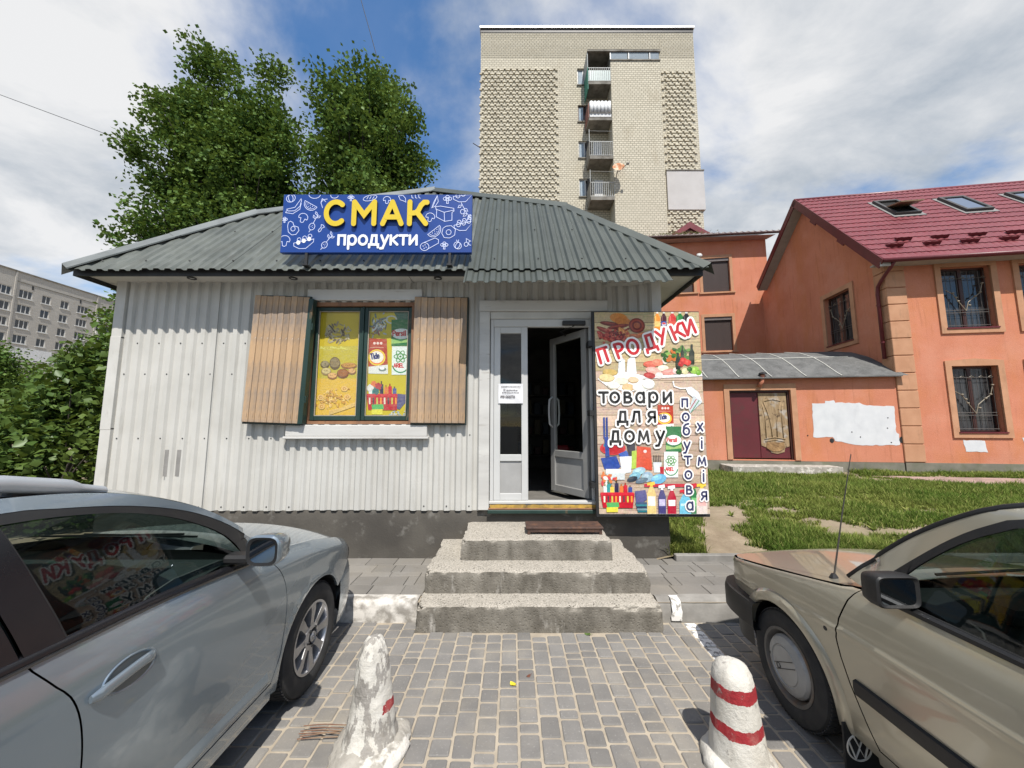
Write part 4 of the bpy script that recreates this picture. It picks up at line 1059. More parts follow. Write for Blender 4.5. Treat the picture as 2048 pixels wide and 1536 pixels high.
# ------------------------------------------------------------------ window posters
def quadmap(tl, tr, bl, br, x0, x1, z0, z1, y):
    def fn(zx, zy, w):
        t = (zy - (tl[1]+tr[1])/2) / ((bl[1]+br[1])/2 - (tl[1]+tr[1])/2)
        xl = tl[0] + (bl[0]-tl[0])*t; xr = tr[0] + (br[0]-tr[0])*t; u = (zx-xl)/(xr-xl)
        u = min(max(u, 0), 1); t = min(max(t, 0), 1)
        return (x0 + (x1-x0)*u, y - w, z1 - (z1-z0)*t)
    return fn
YEL = srgb(208,180,44)
def ribs(pr, n, x, y, s, cols, seed, kind='ell'):
    rr = random.Random(seed)
    for i in range(n):
        a = rr.random()*180; px, py = x + rr.gauss(0, 1)*s[0], y + rr.gauss(0, 1)*s[1]; c = rr.choice(cols)
        pr.ell(px, py, rr.uniform(*s[2]), rr.uniform(*s[3]), c, a, 10)
wl_ = empty('window_poster', (-2.08, 4.415, 1.75), 0, 'yellow poster of groats and pasta in the left window pane', 'poster')
fn0 = quadmap((165, 130), (650, 130), (90, 1410), (585, 1410), -2.325, -1.838, 1.762, 3.025, 4.415)
fnl = lambda a, b, w: tuple(p - q for p, q in zip(fn0(a, b, w), (-2.08, 4.415, 1.75)))
MB().box(-2.327+2.08, -1.836+2.08, .001, .004, .012, 1.275).build('sheet', pm('yellow_poster_paper', YEL, tuple(q*.9 for q in YEL), rough=.7), wl_)
pr = Print(fnl, .0008, .00002)
pr.rect(100, 960, 640, 1410, srgb(224,178,60)); pr.rect(140, 560, 640, 960, srgb(196,176,56))
for i in range(9): pr.poly([(150+i*40, 590), (160+i*40, 560+(i%3)*20), (230+i*44, 610-(i%2)*30)], srgb(214,206,104))
for i in range(70):
    rr = random.Random(i); a = rr.random()*6.28; q = rr.random()**.5
    pr.ell(370 + 160*q*math.cos(a), 400 + 120*q*math.sin(a), rr.uniform(14, 46), rr.uniform(5, 14), rr.choice((srgb(150,132,100), srgb(118,98,74), srgb(176,160,124), srgb(92,74,56), srgb(190,176,140))), rr.random()*180, 10)
pr.poly([(255, 300), (265, 296), (345, 385), (330, 392)], srgb(60,48,38))
for (x, y, rx, ry, c1, c2) in ((210, 785, 55, 48, (150,132,100), (96,78,54)), (330, 770, 66, 80, (140,118,84), (104,84,58)), (225, 870, 62, 48, (206,184,130), (150,120,74)), (500, 800, 95, 40, (196,140,70), (140,90,44)), (425, 895, 72, 60, (158,96,52), (120,70,38)), (300, 925, 60, 42, (222,170,110), (150,96,50)), (535, 870, 50, 38, (216,166,110), (140,86,48))):
    pr.ell(x, y+6, rx, ry, srgb(*c2)); pr.ell(x, y-4, rx*.86, ry*.74, srgb(*c1)); ribs(pr, 12, x, y-4, (rx*.34, ry*.26, (4, 9), (3, 6)), [srgb(*c2), srgb(*c1), srgb(min(c1[0]+24,255), c1[1]+16, c1[2])], int(x))
ribs(pr, 95, 300, 1210, (78, 62, (10, 30), (5, 11)), [srgb(226,178,96), srgb(208,150,64), srgb(238,198,124), srgb(184,128,56)], 5)
for (x, y) in ((160, 1190), (480, 1185), (445, 1085), (170, 1300)): pr.ell(x, y, 40, 34, srgb(230,184,110)); pr.ell(x, y, 22, 18, srgb(196,140,66)); pr.ell(x+2, y, 10, 9, srgb(232,190,120))
for i in range(7): pr.stroke([(260, 1350+i*8), (420, 1310+i*6), (580, 1248+i*7)], 6, srgb(232-6*(i%3), 190-8*(i%2), 110))
pr.build('printed_picture', wl_, m_paperprint)

wr_ = empty('window_poster', (-1.49, 4.415, 1.75), 0, 'yellow poster of detergent packs and a red basket in the right window pane', 'poster')
fn1 = quadmap((768, 135), (1250, 135), (698, 1415), (1200, 1415), -1.73, -1.249, 1.762, 3.025, 4.415)
fnr = lambda a, b, w: tuple(p - q for p, q in zip(fn1(a, b, w), (-1.49, 4.415, 1.75)))
YEL2 = srgb(206,184,40)
MB().box(-1.732+1.49, -1.247+1.49, .001, .004, .012, 1.275).build('sheet', pm('bright_yellow_paper', YEL2, tuple(q*.9 for q in YEL2), rough=.7), wr_)
def pack_red(pr, x, y, w, h):
    """red powder pack with a round badge, canvas centre x,y"""
    pr.poly([(x-w*.46, y-h*.5), (x+w*.46, y-h*.48), (x+w*.5, y+h*.5), (x-w*.5, y+h*.49)], srgb(178,62,40)); pr.poly([(x-w*.5, y+h*.30), (x+w*.5, y+h*.24), (x+w*.5, y+h*.5), (x-w*.5, y+h*.49)], srgb(226,222,216))
    for i in (-1, 0, 1): pr.ell(x+i*w*.17, y-h*.36, w*.07, w*.07, srgb(236,210,200), n=10)
    pr.rect(x-w*.4, y-h*.25, x+w*.3, y-h*.235, srgb(220,170,150))
    pr.ell(x-w*.06, y+h*.04, w*.44, h*.23, srgb(236,206,60)); pr.ell(x-w*.06, y+h*.04, w*.37, h*.195, srgb(236,120,40)); pr.ell(x-w*.06, y+h*.03, w*.35, h*.17, srgb(240,232,216))
    letters(pr, 'Tide', x-w*.36, y+h*.09, w*.27, w*.066, srgb(24,36,110), rot=8, sx=.72, gap=.08)
    pr.ell(x+w*.22, y+h*.37, w*.2, h*.06, srgb(120,128,120)); pr.ell(x+w*.2, y+h*.34, w*.13, h*.045, srgb(240,240,240))
def pack_green(pr, x, y, w, h):
    pr.poly([(x-w*.48, y-h*.5), (x+w*.48, y-h*.5), (x+w*.5, y+h*.5), (x-w*.5, y+h*.5)], srgb(30,112,58)); pr.ell(x, y+h*.04, w*.49, h*.2, srgb(236,238,234))
    letters(pr, 'Persil', x-w*.42, y+h*.11, w*.24, w*.06, srgb(196,28,40), sx=.9, gap=.1); pr.poly([(x-w*.5, y+h*.24), (x, y+h*.33), (x+w*.5, y+h*.2), (x+w*.5, y+h*.36), (x-w*.5, y+h*.42)], srgb(150,190,110))
def pack_white(pr, x, y, w, h):
    pr.poly([(x-w*.46, y-h*.5), (x+w*.5, y-h*.5), (x+w*.48, y+h*.5), (x-w*.5, y+h*.5)], srgb(228,232,228))
    for a in (0, 60, 120): pr.stroke(arc(x, y-h*.14, w*.36, h*.09, 0, 345, 14, a), w*.05, srgb(70,140,60))
    pr.ell(x, y-h*.14, w*.07, h*.035, srgb(60,120,50)); pr.stroke(arc(x, y+h*.12, w*.46, h*.3, 15, 165, 10), w*.07, srgb(40,130,70))
    letters(pr, 'ARIEL', x-w*.38, y+h*.24, w*.21, w*.05, srgb(204,30,40), sx=.82, gap=.12)
def basket(pr, x, y, w, h):
    RED = srgb(188,28,44)
    for i, (bx, bh, c) in enumerate(((-.42, .7, (232,232,226)), (-.32, .9, (60,150,150)), (-.22, .6, (240,200,80)), (-.08, 1.0, (46,40,72)), (.06, .7, (220,120,60)), (.18, .8, (200,30,50)), (.32, .6, (60,80,150)))):
        pr.rect(x+bx*w, y-h*.3-bh*h*.55, x+bx*w+w*.11, y, srgb(*c)); pr.rect(x+bx*w+w*.03, y-h*.3-bh*h*.72, x+bx*w+w*.07, y-h*.3-bh*h*.55, srgb(c[0]//2+60, c[1]//2+40, c[2]//2))
    pr.poly([(x-w*.52, y-h*.32), (x+w*.5, y-h*.28), (x+w*.44, y+h*.52), (x-w*.44, y+h*.5)], RED)
    for i in range(8):
        bx = x - w*.42 + i*w*.115; pr.rect(bx, y-h*.14, bx+w*.05, y+h*.2, srgb((230,90,200,240)[i % 4], (220,60,190,150)[i % 4], (200,70,80,60)[i % 4]))
    pr.rect(x-w*.5, y-h*.34, x+w*.48, y-h*.2, srgb(206,40,56))
    pr.poly([(x-w*.34, y+h*.22), (x+w*.02, y+h*.2), (x+w*.04, y+h*.46), (x-w*.32, y+h*.48)], srgb(86,176,96)); pr.poly([(x-w*.34, y+h*.48), (x+w*.0, y+h*.46), (x-.0*w, y+h*.74), (x-w*.34, y+h*.74)], srgb(226,214,70))
pr = Print(fnr, .0008, .00002)
pr.poly([(1060, 135), (1250, 135), (1250, 250), (1110, 250)], srgb(52,104,84)); ribs(pr, 60, 860, 300, (50, 70, (16, 44), (6, 14)), [srgb(176,180,178), srgb(130,136,140), srgb(214,216,212), srgb(90,110,104), srgb(160,90,70)], 9)
pr.stroke(arc(1030, 235, 62, 45, -160, 160, 14), 16, srgb(206,208,202)); pr.stroke([(790, 330), (900, 230), (960, 215)], 20, srgb(120,126,130))
pack_green(pr, 1150, 400, 250, 330); pack_red(pr, 860, 690, 240, 440); pack_white(pr, 1135, 745, 220, 350)
basket(pr, 910, 1230, 400, 230); pr.poly([(1095, 1150), (1195, 1160), (1190, 1260), (1120, 1340), (1085, 1330)], srgb(86,82,128)); ribs(pr, 14, 1080, 1395, (60, 14, (12, 26), (6, 10)), [srgb(200,198,190), srgb(150,170,180)], 3)
for (x, y, c) in ((800, 1040, (220,120,70)), (760, 1080, (226,220,214)), (860, 1060, (180,50,60)), (830, 1120, (60,110,110))): pr.blob(x, y, 42, 40, srgb(*c), x)
pr.build('printed_picture', wr_, m_paperprint)

# ------------------------------------------------------------------ large advertising panel beside the door
ap = empty('advertising_panel', (1.555, 4.20, .69), 0, 'tall printed panel of groceries and household goods hung right of the shop door', 'panel')
PX0, PX1, PZ0, PZ1 = -.602, .606, .0, 2.262
MB().bbox(PX0-.03, PX1+.006, .004, .046, -.035, PZ1+.012, .003).build('backing', m_dark, ap)
MB().box(PX0, PX1, .0, .0035, PZ0, PZ1).build('face_sheet', pm('panel_print_base', srgb(196,176,150), srgb(180,158,132), rough=.4), ap)
for z in (.3, 1.1, 1.9): MB().box(PX0-.075, PX0-.025, .01, .16, z-.03, z+.03).build('hinge', m_dark, ap)
def pfn(zx, zy, w):
    t = (zy-20)/1455; u = (zx-(42+10*t))/(765+56*t); t = min(max(t, 0), 1); u = min(max(u, 0), 1)
    return (PX0 + (PX1-PX0)*u, -.0003 - w, PZ1 - (PZ1-PZ0)*t)
pr = Print(pfn, .0008, .00002); rr = random.Random(5)
yb = 18; k = 0
while yb < 1470:
    h = rr.choice((62, 70, 84)); y1 = min(yb+h, 1478); f = (yb/1478)
    base = (208, 186, 140) if yb < 420 else (204, 180, 158)
    x = 0
    sh_ = rr.uniform(.86, 1.06); pr.rect(20, yb, 930, y1, srgb(*[min(255, int(q*sh_)) for q in base]))
    for g_ in range(7):
        yy_ = rr.uniform(yb+6, y1-6); xa = rr.uniform(30, 700); pr.stroke([(xa, yy_), (xa+rr.uniform(60, 130), yy_+rr.uniform(-5, 5)), (xa+rr.uniform(150, 260), yy_+rr.uniform(-6, 6))], rr.uniform(2, 5), srgb(*[int(q*sh_*rr.uniform(.74, .9)) for q in base]))
    pr.rect(20, y1-4, 930, y1, srgb(112, 88, 66)); yb = y1
# sausages and bread
pr.ell(220, 65, 66, 38, srgb(206,132,52), 8); pr.ell(250, 92, 60, 36, srgb(196,118,44), 12)
for (x, y, a, l, c) in ((150, 108, 8, 70, (112,42,30)), (215, 130, -10, 80, (122,46,30)), (120, 160, 24, 70, (142,52,36)), (200, 182, 10, 60, (98,34,28)), (260, 182, 70, 44, (196,128,70)), (235, 175, 74, 44, (206,140,78)), (285, 190, 66, 40, (190,120,62)), (340, 200, 6, 46, (176,100,60)), (385, 190, -14, 40, (188,112,70)), (150, 210, 14, 60, (150,50,40)), (90, 190, 40, 40, (166,56,44)), (230, 222, 8, 60, (128,44,34)), (180, 232, 4, 50, (164,58,44))):
    pr.ell(x, y, l, 17, srgb(*c), a); pr.ell(x-4, y-5, l*.7, 5, srgb(min(255, c[0]+40), c[1]+26, c[2]+20), a)
ribs(pr, 70, 170, 200, (62, 22, (7, 14), (6, 11)), [srgb(150,40,36), srgb(110,32,28), srgb(182,72,56), srgb(196,104,80)], 3)
for r_, c in ((56, (120,40,26)), (46, (158,66,40)), (34, (110,36,24)), (22, (168,92,56))): pr.ell(352, 122, r_*1.08, r_, srgb(*c), 20)
for i, (x, c, c2) in enumerate(((502, (226,140,52), (240,196,120)), (550, (70,26,36), (40,72,150)), (612, (196,52,46), (214,80,60)), (668, (42,120,56), (70,160,80)), (716, (34,28,30), (60,52,52)))):
    w = 20 if i < 2 else 27; pr.poly([(x-w, 60), (x-w*.4, 36), (x-w*.35, 26), (x+w*.35, 26), (x+w*.4, 36), (x+w, 60), (x+w, 165), (x-w, 165)], srgb(*c)); pr.rect(x-w, 90, x+w, 130, srgb(*c2)); pr.rect(x-w*.36, 20, x+w*.36, 30, srgb(220,220,214)); pr.rect(x-w*.7, 50, x-w*.45, 88, srgb(min(255, c[0]+60), min(255, c[1]+60), min(255, c[2]+60)))
pr.ell(550, 112, 15, 15, srgb(230,230,234)); pr.face(arc(550, 112, 14, 14, 180, 360, 8), srgb(200,40,52)); pr.next(); pr.face(arc(550, 114, 13, 12, 10, 170, 8), srgb(30,60,150)); pr.next()
# dairy plate, meat and vegetables
pr.poly([(55, 520), (120, 570), (260, 615), (420, 605), (480, 560), (380, 520), (830, 500), (826, 480), (400, 500), (300, 470), (150, 480)], WHITE)
for (x, y, rx, ry, c) in ((150, 470, 56, 26, (200,170,96)), (125, 510, 58, 30, (226,206,150)), (235, 535, 52, 28, (232,224,200)), (175, 565, 48, 30, (236,232,220)), (320, 525, 40, 24, (222,196,160)), (280, 580, 46, 28, (224,190,140)), (360, 580, 48, 34, (238,234,224)), (430, 555, 48, 40, (236,238,236))): pr.ell(x, y+5, rx, ry, srgb(int(c[0]*.78), int(c[1]*.76), int(c[2]*.72))); pr.ell(x, y, rx*.95, ry*.85, srgb(*c), 5)
pr.poly([(215, 390), (260, 380), (262, 500), (205, 505)], srgb(222,226,228)); pr.poly([(280, 380), (335, 365), (345, 480), (268, 500)], srgb(232,234,234)); pr.poly([(215, 390), (238, 365), (260, 380)], srgb(206,210,212)); pr.poly([(280, 380), (312, 352), (335, 365)], srgb(216,220,222))
for (x, y, rx, ry, c, a) in ((450, 412, 56, 24, (206,96,74), 0), (560, 370, 24, 44, (226,214,204), 10), (500, 400, 40, 26, (214,130,104), 6), (470, 460, 60, 26, (226,170,156), 12), (540, 440, 40, 22, (236,222,200), 0), (585, 470, 56, 24, (214,150,140), -6), (440, 495, 44, 22, (176,60,56), 8), (510, 495, 30, 24, (230,214,208), 0), (635, 460, 26, 24, (236,206,196), 0)): pr.ell(x, y, rx, ry, srgb(*c), a); pr.ell(x-rx*.2, y-ry*.25, rx*.5, ry*.35, srgb(min(255, c[0]+18), min(255, c[1]+20), min(255, c[2]+20)), a)
ribs(pr, 46, 640, 345, (46, 30, (14, 30), (8, 18)), [srgb(96,140,58), srgb(70,116,46), srgb(132,168,84), srgb(52,92,40), srgb(196,110,50)], 8)
for (x, y, w, h) in ((650, 400, 17, 74), (682, 345, 13, 70), (752, 350, 19, 86)): pr.poly([(x-w, y-h*.3), (x-w*.4, y-h*.6), (x-w*.4, y-h), (x+w*.4, y-h), (x+w*.4, y-h*.6), (x+w, y-h*.3), (x+w, y+h*.7), (x-w, y+h*.7)], srgb(34,44,30)); pr.rect(x-w*.8, y, x+w*.8, y+h*.36, srgb(60,60,44))
for (x, y, r_, c) in ((690, 388, 28, (200,44,36)), (722, 400, 24, (214,60,44)), (672, 410, 22, (180,34,32)), (700, 465, 26, (216,210,160)), (770, 455, 34, (150,190,84)), (800, 475, 22, (120,164,62)), (735, 450, 20, (60,104,44)), (655, 470, 22, (48,80,36))): pr.blob(x, y, r_, r_*.9, srgb(*c), x, .12); pr.ell(x-6, y-6, r_*.35, r_*.3, srgb(min(255, c[0]+30), min(255, c[1]+36), min(255, c[2]+30)))
# hand mixer, detergent packs, dustpan, basins
pr.stroke([(612, 540), (620, 575), (665, 590), (715, 588)], 9, srgb(236,236,236)); pr.poly([(702, 585), (745, 578), (800, 620), (825, 690), (790, 680), (720, 628)], srgb(224,226,230)); pr.poly([(760, 640), (825, 690), (735, 770), (725, 745)], srgb(196,204,206)); pr.stroke([(800, 680), (745, 760)], 7, srgb(90,140,110)); pr.stroke([(780, 670), (735, 740)], 6, srgb(170,60,60))
pr.rect(92, 800, 106, 950, srgb(46,70,140)); pr.rect(112, 800, 126, 950, srgb(40,62,128))
pr.ell(160, 1020, 96, 48, srgb(196,48,52)); pr.ell(165, 1000, 76, 34, srgb(50,120,140)); pr.ell(160, 1030, 84, 30, srgb(178,38,46))
pr.poly([(70, 1090), (185, 1075), (215, 1150), (160, 1190), (95, 1165)], srgb(42,72,150)); pr.poly([(98, 940), (128, 940), (135, 1080), (105, 1080)], srgb(44,70,146)); pr.poly([(200, 1060), (260, 1035), (290, 1085), (230, 1100)], srgb(60,96,176))
pr.poly([(208, 1080), (305, 1075), (290, 1190), (225, 1195)], srgb(226,230,232)); pr.poly([(262, 990), (325, 985), (325, 1070), (275, 1075)], srgb(36,34,50)); pr.poly([(300, 1040), (335, 1035), (335, 1160), (295, 1165)], srgb(170,196,70))
pr.poly([(338, 1005), (440, 1015), (450, 1175), (330, 1160)], srgb(206,84,58)); pr.ell(398, 1042, 13, 11, srgb(236,214,206)); 
for i in range(5): pr.stroke([(460+i*12, 1070), (462+i*12, 1130)], 4, srgb(56,54,60))
pr.poly([(456, 1118), (520, 1118), (512, 1190), (462, 1190)], srgb(214,218,220)); pr.poly([(505, 1150), (540, 1150), (538, 1200), (508, 1200)], srgb(180,40,50))
pack_red(pr, 552, 800, 122, 182); pack_green(pr, 610, 955, 116, 180); pack_white(pr, 588, 1134, 108, 180)
pr.rect(105, 1165, 250, 1200, srgb(226,228,226)); pr.rect(110, 1195, 245, 1240, srgb(206,214,214))
for (x, y, rx, ry, c) in ((350, 1180, 50, 26, (160,196,208)), (320, 1215, 44, 26, (120,170,190)), (410, 1220, 44, 36, (150,176,190)), (300, 1235, 40, 18, (40,52,66)), (495, 1235, 58, 34, (96,168,204)), (480, 1225, 38, 18, (130,192,220)), (370, 1245, 48, 18, (90,110,126))): pr.ell(x, y, rx, ry, srgb(*c), -14); pr.ell(x-8, y-6, rx*.5, ry*.4, srgb(min(255, c[0]+26), min(255, c[1]+24), min(255, c[2]+20)), -14)
# basket and cleaning bottles along the bottom
ribs(pr, 26, 110, 1240, (34, 20, (10, 22), (8, 14)), [srgb(232,228,220), srgb(216,120,60), srgb(60,120,120), srgb(206,60,70)], 12)
basket(pr, 190, 1370, 250, 125)
pr.poly([(318, 1320), (395, 1310), (410, 1370), (360, 1410), (325, 1400)], srgb(90,88,136))
for i in range(5): pr.rect(320+i*4, 1395+i*14, 470-i*8, 1408+i*14, srgb(*((70,90,120), (60,130,140), (46,56,80), (120,150,160), (40,110,120))[i]))
for (x, w, y0, c, c2, c3) in ((440, 34, 1290, (222,196,130), (236,226,220), (230,190,70)), (518, 28, 1310, (70,66,120), (196,190,220), (236,236,236)), (590, 32, 1315, (178,24,52), (236,236,232), (240,240,240)), (690, 44, 1340, (110,190,214), (190,222,230), (206,40,56)), (755, 24, 1300, (50,120,70), (120,190,120), (196,40,56)), (812, 40, 1300, (222,206,196), (232,176,170), (236,196,60))):
    pr.rect(x-w-18, 1268, x+w+6, 1290, srgb(190,36,56)) if x < 800 else None
    pr.poly([(x-w, y0+50), (x-w*.4, y0), (x+w*.4, y0), (x+w, y0+50), (x+w, 1474), (x-w, 1474)], srgb(*c)); pr.rect(x-w*.8, y0+64, x+w*.8, 1420, srgb(*c2)); pr.poly([(x-w*.9, y0-30), (x+w*.7, y0-38), (x+w*.8, y0-16), (x+w*.3, y0-12), (x+w*.3, y0), (x-w*.3, y0), (x-w*.3, y0-14), (x-w*.9, y0-10)], srgb(*c3))
pr.rect(40, 1474, 900, 1482, srgb(230,232,226))
pr.build('printed_picture', ap)
# lettering with white outlines
OW = srgb(238,236,232); BLK = srgb(24,24,26); NAVY = srgb(38,44,88)
pl = Print(pfn, pr.w + .0004, .00002)
def pflush(n):
    global pl
    pl.build(n, ap, m_printclean); pl = Print(pfn, pl.w, .00002)
for (ch, x, y, rot) in (('П', 78, 408, 17), ('Р', 212, 368, 17), ('О', 296, 344, 17), ('Д', 424, 308, 18), ('У', 520, 268, 20), ('К', 634, 230, 22), ('И', 722, 198, 22)):
    for st_ in glyph_strokes(ch, x, y, 104, rot, .92): pl.capsules(st_, 52, OW)
for (ch, x, y, rot) in (('П', 78, 408, 17), ('Р', 212, 368, 17), ('О', 296, 344, 17), ('Д', 424, 308, 18), ('У', 520, 268, 20), ('К', 634, 230, 22), ('И', 722, 198, 22)):
    for st_ in glyph_strokes(ch, x, y, 104, rot, .92): pl.stroke(st_, 22, srgb(188,30,40))
pflush('headline_lettering')
for text, xs__, y in (('товари', (70, 148, 252, 338, 434, 540), 692), ('для', (204, 306, 424), 832), ('дому', (148, 252, 352, 484), 972)):
    for ch, x in zip(text, xs__):
        for st_ in glyph_strokes(ch, x, y, 108, 0, 1.0): pl.capsules(st_, 44, OW)
    for ch, x in zip(text, xs__):
        for st_ in glyph_strokes(ch, x, y, 108, 0, 1.0): pl.stroke(st_, 19, BLK)
    pflush('word_lettering')
for word in ((('п', 675, 722), ('о', 676, 824), ('б', 680, 924), ('у', 686, 1030), ('т', 690, 1130), ('о', 690, 1232), ('в', 700, 1336), ('а', 700, 1446)), (('х', 786, 896), ('і', 808, 1020), ('м', 788, 1138), ('і', 818, 1250), ('я', 808, 1376))):
    for ch, x, y in word:
        for st_ in glyph_strokes(ch, x, y, 80, 0, 1.0): pl.capsules(st_, 34, OW)
    for ch, x, y in word:
        for st_ in glyph_strokes(ch, x, y, 80, 0, 1.0): pl.stroke(st_, 14, NAVY)
    pflush('column_lettering')
# ------------------------------------------------------------------ orange house on the right
m_stucco = pm('orange_stucco', (.57,.232,.145), (.50,.19,.112), scale=.9, rough=.92, spec=.2, bump=.8, bscale=45, bdist=.012, stretch=(1,1,1),
              layers=[((.50,.185,.06), 1.1, .48, .70, (1,1,.45), .5), ((.27,.10,.045), 3.2, .56, .74, (2.2,2.2,.22), .45), ((.57,.27,.185), .7, .52, .7, (1,1,1), .6), ((.33,.12,.07), 30, .56, .70, (1,1,.7), .4), ((.62,.30,.21), 22, .58, .72, (1,1,.7), .4)])
m_frame_st = pm('beige_stucco', (.50,.275,.165), (.43,.225,.13), scale=2.5, rough=.92, spec=.2, bump=.6, bscale=80, bdist=.005, layers=[((.28,.165,.10), 4, .56, .74, (1.6,1.6,.5), .6)])
m_redmetal = pm('red_metal_roof', (.19,.036,.043), (.155,.029,.036), scale=1.2, rough=.42, spec=.5, rvar=.08, layers=[((.25,.07,.07), 5, .55, .8, (1,1,1), .4)])
m_darkred = pm('dark_red_trim', (.13,.018,.022), (.10,.014,.018), rough=.42)
m_base = pm('grey_base_render', (.22,.205,.165), (.14,.135,.105), scale=2, rough=.95, bump=.4, bscale=40, layers=[((.10,.12,.055), 2.5, .5, .7, (1,1,1), .6)])
t = NT('dark_glazing'); c = t.mix(t.ramp(t.noise(2.6, 3, .5, (6,6,.5)), .35, .65), (.016,.017,.019), (.06,.06,.062)); t.bsdf(c, .06, 0, None, 0, .6); m_dglass = t.mat
m_iron = pm('dark_iron', (.09,.085,.08), (.14,.125,.115), rough=.55, metal=.5)
m_flower = pm('grille_flower', (.26,.22,.16), rough=.5)
m_wbrown = pm('brown_window_frame', (.055,.022,.017), rough=.45)
m_white = pm('white_emulsion', (.62,.63,.64), (.55,.565,.58), scale=2.5, rough=.9, bump=.35, bscale=60, layers=[((.42,.43,.45), 3, .55, .75, (1,1,.5), .5)])
house = empty('orange_house', tuple(PC), -PA, 'orange rendered house with a dark red metal tile roof on the right', 'house')
def holed_wall(b, fn, a0, a1, z0, z1, holes, depth=.22):
    """front face with rectangular holes (a, b, z, z) and their reveals; fn(a, z, d)"""
    A = sorted({a0, a1, *[h[0] for h in holes], *[h[1] for h in holes]}); Z = sorted({z0, z1, *[h[2] for h in holes], *[h[3] for h in holes]})
    for i in range(len(A)-1):
        for j in range(len(Z)-1):
            am, zm = (A[i]+A[i+1])/2, (Z[j]+Z[j+1])/2
            if any(h[0] < am < h[1] and h[2] < zm < h[3] for h in holes): continue
            b.add([fn(A[i], Z[j], 0), fn(A[i+1], Z[j], 0), fn(A[i+1], Z[j+1], 0), fn(A[i], Z[j+1], 0)], [(0,1,2,3)])
    for (p, q, r, s) in holes:
        for e in (((p,r),(q,r)), ((q,r),(q,s)), ((q,s),(p,s)), ((p,s),(p,r))): b.add([fn(*e[0], 0), fn(*e[1], 0), fn(*e[1], depth), fn(*e[0], depth)], [(0,1,2,3)])
    return b
ff = lambda a, z, d: (a, d, z)                # facade, looking at the camera
gf_ = lambda a, z, d: (d, a, z)               # gable wall, facing left
HW = [(1.47, 2.78, 4.56, 6.48), (1.44, 2.62, 1.43, 3.40), (3.50, 4.8, 4.56, 6.48), (3.45, 4.7, 1.43, 3.40), (5.6, 6.9, 4.56, 6.48), (5.6, 6.85, 1.43, 3.40)]
holed_wall(MB(), ff, .0, 9.0, .53, 7.02, HW, .24).build('front_wall', m_stucco, house, fix=False)
